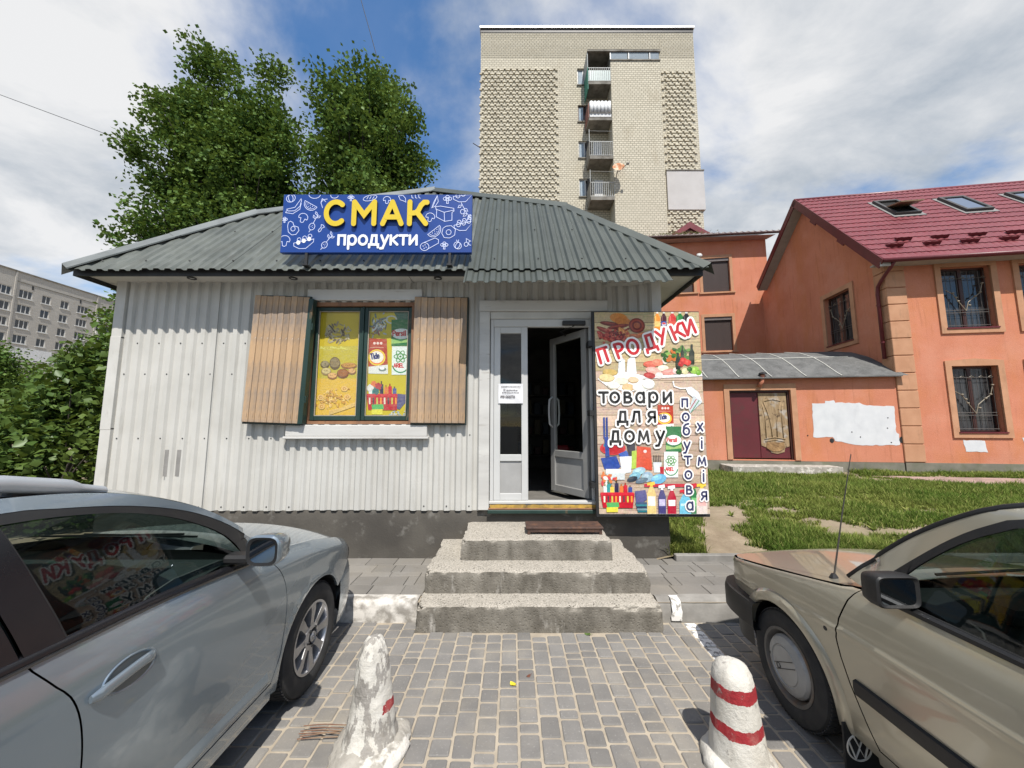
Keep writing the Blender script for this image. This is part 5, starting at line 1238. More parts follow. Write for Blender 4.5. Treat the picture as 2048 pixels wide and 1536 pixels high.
# gable wall, cut to the roof slopes
g = MB(); GH = (1.48, 2.82, 4.62, 6.49)
holed_wall(g, gf_, .0, 7.3, .53, 7.02, [GH], .24)
gp = [(0, 7.02), (7.3, 7.02), (7.3, 8.25), (3.4, 10.9)]
g.add([gf_(a, z, 0) for a, z in gp], [(0,1,2,3)]); g.build('gable_wall', m_stucco, house, fix=False)
MB().box(.30, 9.0, .30, 6.9, .3, 6.98).build('inner_core', pm('dark_interior', (.03,.028,.026), rough=.9), house)
MB().box(-.03, 9.02, -.03, .25, .05, .53).box(-.028, .25, .25, 7.2, .05, .53).build('base', m_base, house)
def house_window(fn, h, frame=.16, arch=0.0, flip=1):
    p, q, r, s = h
    # moulded surround
    b = MB()
    out = [(p-frame, r-frame), (q+frame, r-frame), (q+frame, s+frame), ((p+q)/2, s+frame+arch), (p-frame, s+frame)]
    inn = [(p, r), (q, r), (q, s), ((p+q)/2, s), (p, s)]
    for i in range(5):
        j = (i+1) % 5
        o1, o2, i1, i2 = out[i], out[j], inn[i], inn[j]
        b.add([fn(*o1, -.045), fn(*o2, -.045), fn(*i2, -.045), fn(*i1, -.045)], [(0,1,2,3)]); b.add([fn(*o1, -.045), fn(*o2, -.045), fn(*o2, .0), fn(*o1, .0)], [(0,1,2,3)]); b.add([fn(*i1, -.045), fn(*i2, -.045), fn(*i2, .02), fn(*i1, .02)], [(0,1,2,3)])
    w = b.build('window', m_frame_st, house, fix=False)
    def bar(x0, x1, z0, z1, d0, d1, n, m): 
        bb = MB(); vs = [fn(x, z, d) for d in (d0, d1) for (x, z) in ((x0,z0),(x1,z0),(x1,z1),(x0,z1))]
        bb.add(vs, [(0,1,2,3),(4,5,6,7),(0,1,5,4),(1,2,6,5),(2,3,7,6),(3,0,4,7)]); return bb.build(n, m, w)
    f = .06
    for a in ((p, p+f, r, s), (q-f, q, r, s), (p+f, q-f, s-f, s), (p+f, q-f, r, r+f), ((p+q)/2-.05, (p+q)/2+.05, r+f, s-f)): bar(*a, .15, .21, 'sash_bar', m_wbrown)
    bar(p+f, q-f, r+f, s-f, .195, .20, 'pane', m_dglass)
    bar(p-.02, q+.02, r-.03, r+.012, -.07, .14, 'sill', m_darkred)
    gr = MB()
    for i in range(9):
        x = p + .07 + (q-p-.14)*i/8; gr.tube([fn(x, r+.05, .10), fn(x, r+.55 if i in (2,6) else s-.12, .10)], .007, 5)
    for z in (r+.10, r+.50, r+.58, s-.34): gr.tube([fn(p+.02, z, .10), fn(q-.02, z, .10)], .009, 5)
    gr.build('grille', m_iron, w)
    c = (p+q)/2; br = MB()
    def branch(pts): br.tube([fn(x, z, .085) for x, z in pts], .012, 6)
    branch([(c, r+.55), (c+.08*flip, r+.82), (c+.28*flip, r+1.0), (c+.42*flip, r+1.1), (c+.5*flip, r+1.38)]); branch([(c, r+.55), (c-.18*flip, r+.86), (c-.3*flip, r+1.1), (c-.48*flip, r+1.22)])
    for i in range(5): br.tube([fn(p+.1+(q-p-.2)*i/4-.06, s-.33, .09), fn(p+.1+(q-p-.2)*i/4, s-.29, .09), fn(p+.1+(q-p-.2)*i/4+.06, s-.33, .09)], .007, 5)
    br.build('scrollwork', m_flower, w)
    fl = MB()
    for (dx_, dz_) in ((.28, 1.0), (.5, 1.4), (.42, 1.12), (.1, .72), (-.18, .86), (-.3, 1.12), (-.22, .98)): fl.lathe([(.0, -.03), (.03, -.015), (.036, 0), (.03, .015), (.0, .03)], 8, mat=Matrix.Translation(fn(c+dx_*flip, r+dz_, .08)))
    fl.build('flower', m_flower, w)
for i, h in enumerate(HW): house_window(ff, h, .16, .06 if i % 2 else 0)
house_window(gf_, GH, .17)
# quoins
for k in range(12):
    z0, z1 = .55 + k*.537, .55 + (k+1)*.537 - .022
    MB().bbox(-.045, .50, -.045, .04, z0, min(z1, 6.95), .012).build('quoin', m_frame_st, house)
    if z1 > 3.3: MB().bbox(-.043, .02, .041, .42, z0, min(z1, 6.95), .012).build('quoin', m_frame_st, house)
# roof
RS = 1.12; ES = -.5; EZ = 6.62; RV = 3.4; RZ = EZ + RS*(RV-ES)
def tile_roof(b, o0, du, dv, ulen, slen, nrm, row=.37, per=.19, hgt=.028, step=.022):
    nu = int(ulen/per*6); nr = int(slen/row); rows = []
    for r_ in range(nr+1):
        for f in (0.0, .5, .999):
            s_ = (r_ + f)*row
            if s_ > slen: s_ = slen
            h0 = step*(1-f)
            line = []
            for i in range(nu+1):
                u = ulen*i/nu; w = .5 + .5*math.cos(2*math.pi*u/per)
                sag = -.035*w if f == 0 else (-.012*w if f == .5 else 0)
                line.append(tuple(o0 + du*u + dv*(s_ + sag) + nrm*(h0 + hgt*w)))
            rows.append(line)
            if s_ >= slen: break
    return b.grid(rows)
sd = Vector((0, 1, RS)).normalized(); sn = Vector((0, -RS, 1)).normalized(); U_ = Vector((1, 0, 0))
roofh = tile_roof(MB(), Vector((-.40, ES, EZ+.02)), U_, sd, 9.5, math.hypot(RV-ES, RZ-EZ), sn).build('roof', m_redmetal, house, smooth=35, fix=False)
bs = Vector((0, 1, -.71)).normalized()
MB().add([(-.40, RV, RZ), (9.1, RV, RZ), (9.1, RV+3.47, RZ-2.46), (-.40, RV+3.47, RZ-2.46)], [(0,1,2,3)]).build('rear_slope', m_redmetal, roofh, fix=False)
MB().tube([(-.42, RV, RZ+.01), (9.1, RV, RZ+.01)], .075, 10).build('ridge_cap', m_redmetal, roofh, smooth=True)
# rake boards and the pale soffit below them
def rake(p, q, w, th, x0, x1, name, mat):
    (v0, z0), (v1, z1) = p, q; n = Vector((0, -(z1-z0), v1-v0)).normalized()
    if n.z < 0: n = -n
    a = [Vector((0, v0, z0)), Vector((0, v1, z1))]
    b = MB(); vs = []
    for x in (x0, x1): vs += [a[0] + Vector((x,0,0)) + n*.06, a[1] + Vector((x,0,0)) + n*.06, a[1] + Vector((x,0,0)) - n*w, a[0] + Vector((x,0,0)) - n*w]
    b.add(vs, [(0,1,2,3),(7,6,5,4),(0,1,5,4),(1,2,6,5),(2,3,7,6),(3,0,4,7)]); return b.build(name, mat, roofh)
rake((ES-.02, EZ-.04), (RV, RZ+.02), .22, 0, -.44, -.405, 'rake_board', m_darkred); rake((RV+.003, RZ+.02), (6.87, 8.53), .20, 0, -.44, -.405, 'rake_board', m_darkred)
m_sof = pm('grey_soffit', (.36,.33,.29), (.30,.28,.25), rough=.8)
rake((ES+.1, EZ-.02), (RV, RZ-.12), .07, 0, -.40, -.003, 'rake_soffit', m_sof); rake((RV+.003, RZ-.14), (6.87, 8.40), .07, 0, -.40, -.003, 'rake_soffit', m_sof)
for v in (.9, 2.2): rake((v, EZ+RS*(v-ES)-.30), (v+.28, EZ+RS*(v+.28-ES)-.30), .10, 0, -.435, -.40, 'rake_bracket', m_darkred)
MB().box(-.40, 9.1, -.46, .0, 6.60, 6.64).build('eave_soffit', m_sof, house)
MB().tube([(-.42, -.56, 6.60), (9.1, -.56, 6.63)], .065, 10).build('gutter', m_darkred, house, smooth=True)
MB().box(-.44, -.10, -.46, -.42, 6.47, 6.60).build('eave_end', pm('pale_eave_end', (.5,.49,.46), rough=.7), house)
MB().tube([(-.12, -.52, 6.58), (-.13, -.40, 6.45), (-.12, .02, 6.16), (-.12, .16, 6.02), (-.12, .20, 5.8), (-.12, .20, 3.7)], .05, 10).build('downspout', m_darkred, house, smooth=True)
for z in (5.4, 4.2): MB().tube([(-.12, .20, z), (-.12, .20, z+.05)], .06, 10).build('pipe_clip', m_darkred, house)
def on_roof(u, s_, h): p = Vector((u, ES, EZ+.02)) + sd*s_ + sn*h; return tuple(p)
def roof_box(u0, u1, s0, s1, h0, h1, name, mat, parent):
    b = MB(); vs = [on_roof(u, s_, h) for h in (h0, h1) for (u, s_) in ((u0,s0),(u1,s0),(u1,s1),(u0,s1))]
    b.add(vs, [(3,2,1,0),(4,5,6,7),(0,1,5,4),(1,2,6,5),(2,3,7,6),(3,0,4,7)]); return b.build(name, mat, parent)
k_ = math.sqrt(1+RS*RS)
m_skyfr = pm('skylight_frame', (.06,.058,.055), rough=.5)
m_skyglass = pm('skylight_glass', (.55,.60,.66), (.50,.55,.61), rough=.05, spec=1.0, metal=1.0)
for i, (u0, v0, open_) in enumerate(((1.82, 1.72, True), (3.9, 1.62, False), (6.0, 1.60, False))):
    s0 = (v0-ES)*k_; s1 = s0 + 1.38; u1 = u0 + .82
    sk = roof_box(u0-.10, u1+.10, s0-.14, s1+.10, .02, .055, 'skylight', pm('lead_flashing', (.22,.215,.21), rough=.6, metal=.4), roofh)
    for q in ((u0, u0+.09, s0, s1), (u1-.09, u1, s0, s1), (u0+.09, u1-.09, s0, s0+.10), (u0+.09, u1-.09, s1-.10, s1)): roof_box(*q, .056, .14, 'skylight_frame', m_skyfr, roofh)
    if not open_: roof_box(u0+.09, u1-.09, s0+.10, s1-.10, .10, .11, 'skylight_pane', m_skyglass, roofh)
    else:
        roof_box(u0+.09, u1-.09, s0+.10, s1-.10, .058, .066, 'skylight_opening', pm('dark_opening', (.012,.011,.010), rough=.9), roofh)
        mid = Vector(on_roof((u0+u1)/2, (s0+s1)/2, .10)); b = MB(); ax = sd*.34 + sn*.62
        for t_ in (0, 1):
            b.box(-.36, .36, -.68, .68, -.02, .02, mat=Matrix.Translation(mid) @ Matrix.Rotation(R(14), 4, 'X')) if t_ == 0 else None
        b.build('skylight_sash', pm('pine_sash', (.30,.20,.12), (.22,.15,.09), rough=.5), roofh)
for i in range(9):
    for r_, off in ((.78, 0.0), (1.22, .5)):
        u = .15 + i*1.02 + off; b = MB(); w = .42
        vs = [on_roof(u, r_, .03), on_roof(u+w, r_, .03), on_roof(u+w, r_, .14), on_roof(u, r_, .14), on_roof(u, r_+.16, .06), on_roof(u+w, r_+.16, .06)]
        b.add(vs, [(0,1,2,3), (3,2,5,4), (0,3,4), (1,5,2)]); b.build('snow_guard', m_darkred, roofh)
# small distant roof peak on the ridge at the right
MB().add([(7.9, 3.5, RZ-.2), (8.9, 3.5, RZ+.75), (9.9, 3.5, RZ-.2), (7.9, 4.4, RZ-.2), (8.9, 4.4, RZ+.75), (9.9, 4.4, RZ-.2)], [(0,1,2), (0,3,4,1), (1,4,5,2), (3,5,4)]).build('roof_dormer', m_redmetal, roofh)
# lean-to against the gable
le = house
m_feltroof = pm('grey_felt_roof', (.135,.135,.13), (.085,.085,.082), scale=3, rough=.95, bump=.6, bscale=50, layers=[((.22,.215,.205), 22, .55, .72, (1,1,1), .6), ((.04,.04,.036), 9, .6, .7, (1,1,1), .7)])
DO = (-4.80, -3.0, .56, 2.75)
holed_wall(MB(), ff, -5.75, -.012, .53, 3.12, [DO], .18).build('lean_to_wall', m_stucco, house, fix=False)
MB().box(-5.75, -5.6, .005, 4.5, .3, 3.1).build('lean_to_wall', m_stucco, house)
MB().box(-5.76, -.05, .0, .2, .05, .525).build('base', m_base, house)
MB().box(-.014, .0, -.012, .0, .53, 3.2).build('corner_seam', m_dark, house)
DB = MB()
for a in ((DO[0]-.16, DO[0], .56, DO[3]+.2), (DO[1], DO[1]+.16, .56, DO[3]+.2), (DO[0], DO[1], DO[3], DO[3]+.2)): DB.box(a[0], a[1], -.035, .0, a[2], a[3])
dsur = DB.build('door', m_frame_st, house)
m_maroon = pm('maroon_steel', (.115,.018,.024), (.095,.016,.02), scale=2, rough=.55, layers=[((.07,.035,.028), 4, .55, .75, (1,1,1), .6)])
MB().bbox(DO[0]+.06, -3.93, .10, .15, .60, 2.68, .008).build('door_leaf', m_maroon, dsur); MB().bbox(-3.92, DO[1]-.07, .10, .15, .60, 2.68, .008).build('door_leaf', m_maroon, dsur)
for a in ((DO[0], DO[0]+.055, .56, 2.75), (DO[1]-.065, DO[1], .56, 2.75), (DO[0]+.055, DO[1]-.065, 2.69, 2.75)): MB().box(a[0], a[1], .06, .16, a[2], a[3]).build('door_post', m_wbrown, dsur)
t = NT('split_veneer'); gr_ = t.noise(5, 7, .65, (4,4,.8)); c = t.mix(t.ramp(gr_, .3, .7), (.40,.29,.17), (.22,.15,.085)); c = t.mix(t.ramp(t.noise(3, 6), .55, .66), c, (.40,.36,.31)); c = t.mix(t.ramp(t.noise(9, 5), .6, .68, 0, .8), c, (.09,.06,.04)); t.bsdf(c, .85, 0, t.bump(gr_, .6, .01), 0, .2); m_veneer = t.mat
vp = [(-3.90, 2.66), (-3.09, 2.66), (-3.09, .98), (-3.22, .93), (-3.25, .80), (-3.45, .74), (-3.62, .78), (-3.72, .92), (-3.90, 1.0)]
MB().prism(vp, lambda a, z, w: (a, .099 - w, z), .018).build('veneer_panel', m_veneer, dsur)
mv = MB(); yv = .075
for side in (-1, 1):
    c_ = -3.50
    mv.tube([(c_+side*.26, yv, 2.40), (c_+side*.16, yv, 2.05), (c_+side*.09, yv, 1.70), (c_+side*.07, yv, 1.25)], .016, 6); mv.tube([(c_+side*.30, yv, 2.30), (c_+side*.24, yv, 1.9), (c_+side*.25, yv, 1.22)], .014, 6)
mv.tube([(-3.76, yv, 2.40), (-3.5, yv, 2.46), (-3.24, yv, 2.40)], .016, 6); mv.tube([(-3.80, yv, 1.20), (-3.5, yv, 1.26), (-3.20, yv, 1.20)], .018, 6); mv.tube([(-3.78, yv, 1.12), (-3.5, yv, 1.18), (-3.22, yv, 1.12)], .014, 6)
mv.build('moulding', m_veneer, dsur, smooth=True)
MB().prism([(-3.74, 1.10), (-3.26, 1.10), (-3.24, .92), (-3.40, .82), (-3.60, .82), (-3.76, .92)], lambda a, z, w: (a, .080 - w, z), .02).build('carved_panel', pm('carved_wood', (.36,.22,.10), (.20,.115,.05), scale=7, bump=1.0, bscale=18, bdist=.02, rough=.8), dsur)
prof = [(-.22, 3.13), (.0, 3.27), (.5, 3.62), (1.0, 3.92), (1.7, 4.20), (2.6, 4.40), (3.6, 4.46), (7.2, 4.5)]
rows = [[(u, v, z + .01*mnoise.noise(Vector((u*2, v*2, 0)))) for v, z in prof] for u in [-5.95 + .35*i for i in range(17)] + [-.002]]
fl = MB().grid(rows); fl.grid([[(u, v, z-.03) for v, z in prof] for u in (-5.95, -.002)]); fl.add([(-5.95, -.22, 3.13), (.0, -.22, 3.13), (.0, -.22, 3.10), (-5.95, -.22, 3.10)], [(0,1,2,3)])
lt = fl.build('lean_to_roof', m_feltroof, house, smooth=40, fix=False)
MB().add([(-.002, -.22, 3.13), (.17, -.22, 3.13), (.06, .02, 3.29), (-.002, .02, 3.29)], [(0,1,2,3)]).build('roof_flap', m_feltroof, lt)
m_batten = pm('pale_batten', (.50,.49,.44), (.42,.41,.37), rough=.8)
for u in (-5.5, -4.55, -3.6, -2.62, -1.63): 
    MB().tube([(u - .02*v, v, z + .012) for v, z in [(-.215, 3.14)] + prof[1:6]], .017, 5).build('batten', m_batten, lt)
MB().tube([(u, 1.0, 3.93) for u in (-5.9, -4, -2, -.6)], .016, 5).build('batten', m_batten, lt)
MB().tube([(-3.95, -.12, 2.85), (-3.85, -.13, 3.02), (-3.82, -.14, 3.24)], .06, 10).build('vent_pipe', m_stucco, house, smooth=True); MB().lathe([(.12, 0), (.11, .04), (.03, .07)], 10, mat=Matrix.Translation((-3.82, -.14, 3.25))).build('vent_cap', m_dark, house)
# painted-over patches: thin irregular films of white paint
def patch(pts, seed):
    rr = random.Random(seed); P = []
    for i, (a, z) in enumerate(pts):
        a2, z2 = pts[(i+1) % len(pts)]; n = max(2, int(math.hypot(a2-a, z2-z)/.09))
        for k in range(n): P.append((a+(a2-a)*k/n + rr.uniform(-.012, .012), z+(z2-z)*k/n + rr.uniform(-.018, .012)))
    MB().prism(P, lambda a, z, w: (a, -.006 + w, z), .005).build('white_paint_patch', m_white, house)
patch([(-2.40, 2.33), (-2.05, 2.31), (-2.03, 2.40), (-1.78, 2.40), (-1.76, 2.34), (-1.1, 2.32), (-.9, 2.24), (-.16, 2.22), (-.18, 1.42), (-.10, 1.38), (-.12, 1.04), (-1.2, 1.04), (-1.86, 1.16), (-1.90, 1.28), (-2.44, 1.26)], 4)
patch([(1.52, 1.20), (2.06, 1.19), (2.10, .86), (1.56, .88)], 6); patch([(3.0, 1.27), (3.7, 1.27), (3.7, .88), (3.05, .90)], 8)
for (a, z, r_) in ((-.04, 1.2, .085), (-1.94, 1.17, .06)): MB().prism(arc(a, z, r_, r_*1.2, 0, 330, 9), lambda p, q, w: (p, -.010 + w, q), .004).build('knocked_out_hole', m_dark, house)
for (a, z) in ((-.36, 1.86), (-.40, 1.55), (-1.37, 1.43), (-2.6, 1.32), (-1.15, 1.28), (-.34, 1.12)): MB().lathe([(.02, 0), (.016, .006)], 8, mat=rotmat((a, -.006, z), R(90))).build('nail_hole', m_dark, house)
MB().prism([(-5.2, -.95), (-2.05, -.55), (-2.05, .0), (-5.2, .0)], lambda a, b_, w: (a, b_, .22 + w), .20).build('entry_slab', m_conc, house)

# ------------------------------------------------------------------ taller orange wing behind
wing = empty('orange_rear_building', tuple(PC + PE1*-2.6 + PE2*7.3), -PA, 'taller orange building with brown roller shutters behind the lean-to', 'building')
wf = lambda a, z, d: (a, d, z)
WH = [(-.22, 1.13, 8.56, 10.39), (-2.2, -.67, 8.60, 10.39), (-.26, 1.09, 5.44, 7.21), (-2.2, -.7, 5.44, 7.21)]
holed_wall(MB(), wf, -3.1, 2.95, .1, 11.35, WH, .2).build('wall', m_stucco, wing, fix=False)
MB().box(-3.1, 2.95, .22, 8, .1, 11.3).build('wall_core', m_stucco, wing)
m_slat = pm('brown_shutter_slat', (.060,.042,.038), (.05,.036,.033), rough=.5)
for (p, q, r, s) in WH:
    b = MB()
    for a in ((p-.14, p, r-.02, s+.16), (q, q+.14, r-.02, s+.16), (p, q, s, s+.16)): b.box(a[0], a[1], -.03, .0, a[2], a[3])
    w = b.build('window', m_frame_st, wing); MB().box(p-.2, q+.2, -.07, .0, r-.10, r-.021).build('sill', m_frame_st, w)
    MB().bbox(p, q, .02, .16, s-.17, s, .01).build('shutter_box', pm('shutter_box_grey', (.16,.14,.135), rough=.4), w)
    sl_me = None
    for i in range(30):
        z = r + i*(s-.17-r)/30
        if sl_me is None: o = MB().bbox(p+.03, q-.03, .10, .125, 0, (s-.17-r)/30-.006, .005).build('slat', m_slat, w); sl_me = o
        else: o = sl_me.copy(); COL.objects.link(o); o.parent = w
        o.location = (0, 0, z)
    MB().box(p+.02, q-.02, .128, .14, r, s-.17).build('shutter_back', m_wbrown, w)
ro = MB().add([(-3.55, -.55, 11.55), (3.45, -.55, 11.35), (2.7, 3.6, 13.1), (-2.8, 3.6, 13.3)], [(0,1,2,3)]).build('roof', m_darkred, wing)
rows = []
for k in range(2): rows.append([(-3.55 + 7.0*i/140, -.58 + .03*k, 11.56 - .2*i/140 + (.07 if k else 0) + .025*math.cos(i*1.1)) for i in range(141)])
MB().grid(rows).build('tile_edge', m_wbrown, ro); 
MB().tube([(-3.5, -.56, 11.52), (3.42, -.56, 11.32)], .06, 8).build('gutter', m_wbrown, wing, smooth=True)
MB().add([(-3.3, -.5, 11.42), (3.2, -.5, 11.24), (3.0, .0, 11.24), (-3.1, .0, 11.42)], [(0,1,2,3)]).build('soffit', pm('pink_soffit', (.42,.27,.23), rough=.8), wing)
MB().add([(-1.6, 3.0, 12.9), (.28, 3.0, 14.1), (2.3, 3.0, 12.7), (.28, 6, 14.1), (-1.6, 6, 12.9), (2.3, 6, 12.7), (-1.3, 2.99, 12.92), (.28, 2.99, 13.85), (1.98, 2.99, 12.74)], [(0,1,3,4), (1,2,5,3)]).build('roof_gable', m_redmetal, wing)
MB().add([(-1.6, 2.95, 12.85), (.28, 2.95, 14.12), (2.3, 2.95, 12.65), (1.7, 2.97, 12.7), (.28, 2.97, 13.72), (-1.0, 2.97, 12.9)], [(0,1,4,5), (1,2,3,4)]).build('roof_gable_board', m_redmetal, wing); MB().add([(-1.2, 3.1, 12.7), (.28, 3.1, 13.9), (1.9, 3.1, 12.6)], [(0,1,2)]).build('roof_gable_wall', m_darkred, wing)
MB().tube([(-.38, -.1, 10.35), (-.42, -.32, 10.42)], .02, 6).build('lamp_arm', m_pvc, wing); MB().lathe([(.02, -.10), (.13, -.02), (.15, .05), (.10, .10), (.0, .12)], 12, mat=rotmat((-.44, -.34, 10.42), R(60))).build('lamp_head', m_pvc, wing, smooth=True)
# moss on the gutter line
b = MB(); rr = random.Random(3)
for i in range(900):
    a = rr.gauss(-1.6, .9); 
    if a < -3.4 or a > .6: continue
    x, y, z = a, -.5 + rr.random()*.4, 11.6 + rr.random()*.16 - .03*abs(a+1.6); s_ = rr.uniform(.03, .07); q = rr.random()*6.28
    b.add([(x, y, z), (x+s_*math.cos(q), y+s_*math.sin(q), z+s_*.5), (x+s_*.3, y, z+s_)], [(0,1,2)])
tag(b.build('moss', pm('moss', (.09,.10,.03), (.14,.12,.05), rough=.95), wing, fix=False), kind='stuff')

# ------------------------------------------------------------------ brick tower block
def brick_mat(name, c1, c2, mort, sw, sh, axis='XZ', extra=()):
    t = NT(name); tcn = t.n('ShaderNodeTexCoord'); sx = t.n('ShaderNodeSeparateXYZ'); t.l(tcn.outputs['Object'], sx.inputs[0])
    cb = t.n('ShaderNodeCombineXYZ'); t.l(sx.outputs[0 if axis == 'XZ' else 1], cb.inputs[0]); t.l(sx.outputs[2], cb.inputs[1])
    br = t.n('ShaderNodeTexBrick'); t.l(cb.outputs[0], br.inputs['Vector']); br.inputs['Scale'].default_value = 1.0
    br.inputs['Brick Width'].default_value = sw; br.inputs['Row Height'].default_value = sh; br.inputs['Mortar Size'].default_value = sh*.11; br.inputs['Mortar Smooth'].default_value = .1; br.inputs['Bias'].default_value = 0
    br.inputs['Color1'].default_value = (*c1, 1); br.inputs['Color2'].default_value = (*c2, 1); br.inputs['Mortar'].default_value = (*mort, 1)
    c = t.mix(t.ramp(t.noise(.35, 6, .6), .4, .7, 0, .5), br.outputs['Color'], tuple(q*.72 for q in c1))
    c = t.mix(t.ramp(t.noise(1.2, 7, .6, (1,1,.3)), .58, .75, 0, .45), c, (.30,.25,.17))
    t.bsdf(c, .9, 0, t.bump(br.outputs['Fac'], -.6, .02), 0, .2); return t.mat
m_brick = brick_mat('cream_brick', (.60,.555,.445), (.52,.48,.38), (.20,.18,.14), .26, .16)
m_brickp = pm('cream_brick_proud', (.60,.555,.445), (.51,.465,.365), scale=1.3, rough=.9, bump=.3, bscale=20, rnd=.14, island=True)
m_concd = pm('stained_concrete', (.26,.245,.215), (.15,.14,.12), scale=1.6, rough=.95, layers=[((.07,.062,.05), 2.2, .52, .7, (1,1,1), .7)])
tower = empty('brick_tower_block', (5.6, 25, 0), 0, 'tall cream brick tower block with stacked balconies behind the shop', 'building')
TX = 5.6
def tb(b, n, m, parent=None, **k): return b.build(n, m, parent or tower, **k)
TWN = [(4.84, 5.75, 26.62, 27.97), (4.84, 5.72, 23.68, 25.0), (4.83, 5.71, 20.81, 22.14), (4.82, 5.71, 17.84, 19.22), (4.82, 5.71, 15.0, 16.3)]
holed_wall(MB(), lambda a, z, d: (a-TX, d, z), -2.33, 13.6, 0, 31.3, TWN, .2).build('front_wall', m_brick, tower, fix=False)
MB().box(-2.33-TX, 13.6-TX, .25, 14, 0, 31.25).build('wall_core', m_brick, tower)
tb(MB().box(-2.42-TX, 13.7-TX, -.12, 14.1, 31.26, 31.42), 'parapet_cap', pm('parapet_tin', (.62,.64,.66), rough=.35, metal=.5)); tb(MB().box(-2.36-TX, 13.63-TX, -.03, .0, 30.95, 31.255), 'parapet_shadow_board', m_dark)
# projecting bay and balcony stack
bx0, bx1 = 6.98 - TX, 10.47 - TX
tb(MB().box(bx0, bx1, -1.2, .0, 0, 27.3), 'bay', m_brick)
lg = tb(MB().box(bx0, bx1+.06, -1.26, .0, 27.31, 27.40).box(5.35-TX, bx1+.08, -1.28, .0, 28.0, 28.12), 'loggia_slab', m_concd)
for i, (a, c_) in enumerate(((bx0, bx0+1.25), (bx0+1.3, bx0+2.75), (bx0+2.8, bx1))): MB().box(a+.04, c_-.04, -1.20, -1.17, 27.42, 27.98).build('glazing', pm('sky_glass', (.25,.30,.34), rough=.08, spec=.8), lg); MB().box(a-.03, a+.04, -1.22, -1.15, 27.41, 27.99).build('glazing_post', m_pvc, lg)
tb(MB().box(bx0, bx1, -1.14, 0, 27.41, 27.98), 'loggia_back', m_concd)
for k, (p, q, r, s) in enumerate(TWN):
    w = MB()
    for a in ((p, p+.07, r, s), (q-.07, q, r, s), (p+.07, q-.07, s-.07, s), (p+.07, q-.07, r, r+.07), ((p+q)/2-.04, (p+q)/2+.04, r+.07, s-.07)): w.box(a[0]-TX, a[1]-TX, .10, .17, a[2], a[3])
    wo_ = w.build('window', m_pvc if k != 1 else m_wbrown, tower)
    MB().box(p+.07-TX, q-.07-TX, .14, .15, r+.07, s-.07).build('pane', m_dglass, wo_); MB().box(p-.06-TX, q+.06-TX, -.08, .1, r-.08, r-.002).build('sill', m_concd, wo_)
    MB().box(p+.1-TX, p+.42-TX, .12, .135, r+.1, s-.1).build('curtain', pm('pale_curtain', (.35,.42,.48), rough=.8), wo_)
bal_fronts = (25.72, 22.95, 20.06, 17.05, 14.1)
m_rail = pm('pale_railing', (.48,.49,.48), (.36,.37,.36), rough=.6)
for k, z in enumerate(bal_fronts):
    a, c_ = 5.36 - TX, bx0 - .01
    bl = tb(MB().box(a, c_, -1.2, .0, z-.22, z), 'balcony_slab', m_concd)
    MB().box(a+.05, c_, .001, .02, z, z+2.3).build('balcony_back', pm('balcony_recess', (.10,.09,.08), rough=.9), bl); MB().box(a+.55, a+1.15, -.04, .0, z+.02, z+2.0).build('balcony_door', m_pvc if k in (2, 3) else m_dglass, bl)
    if k == 1:
        for i in range(6):
            x = a + .06 + i*(c_-a-.1)/6; MB().tube([(x+.12, -1.2, z+.28), (x+.12, -1.2, z+1.15)], .125, 10).build('ribbed_panel', pm('white_ribbed', (.66,.67,.67), (.55,.56,.57), rough=.6), bl, smooth=True)
        for i in range(6): x = a + .06 + i*(c_-a-.1)/6; MB().box(x, x+.24, -1.22, -1.17, z+.02, z+.27).build('ribbed_panel', pm('white_ribbed', (.66,.67,.67)), bl)
    else:
        b = MB()
        for i in range(13): x = a + (c_-a)*i/12; b.box(x-.012, x+.012, -1.19, -1.166, z+.05, z+1.05)
        b.box(a, c_, -1.195, -1.16, z+1.04, z+1.08); b.box(a, c_, -1.195, -1.16, z+.04, z+.07); b.build('railing', m_rail, bl)
        if k == 0: MB().box(a+.06, c_-.02, -1.15, -1.13, z+.08, z+.9).build('railing_panel', pm('teal_glass_panel', (.26,.36,.36), rough=.3), bl)
    col = (.03,.20,.15) if k == 0 else ((.24,.10,.08) if k == 1 else (.24,.23,.21))
    MB().box(a-.02, a+.02, -1.2, -.02, z-.6 if k == 0 else z+.0, z+1.1).build('side_panel', pm('side_panel_%d' % k, col, rough=.7), bl)
    if k == 0: MB().box(a-.02, a+.02, -1.2, -.02, z+1.1, z+2.28).build('side_screen', pm('grey_screen', (.33,.36,.37), rough=.6), bl)
    if k in (2, 3): MB().tube([(a, -1.15, z+1.9), (c_, -1.15, z+1.86)], .012, 5).build('washing_line', m_rail, bl); MB().tube([(a, -1.15, z+1.0), (a, -1.15, z+2.0)], .025, 5).build('line_post', m_rail, bl)
# insulated patch on the right edge
tb(MB().box(11.07-TX, 13.72-TX, -.14, 3, 16.78, 19.72), 'insulated_panel', pm('pale_render', (.50,.485,.475), (.45,.435,.425), scale=1, rough=.9)); tb(MB().box(11.04-TX, 13.75-TX, -.18, 3.02, 19.721, 19.80), 'panel_flashing', m_concd)
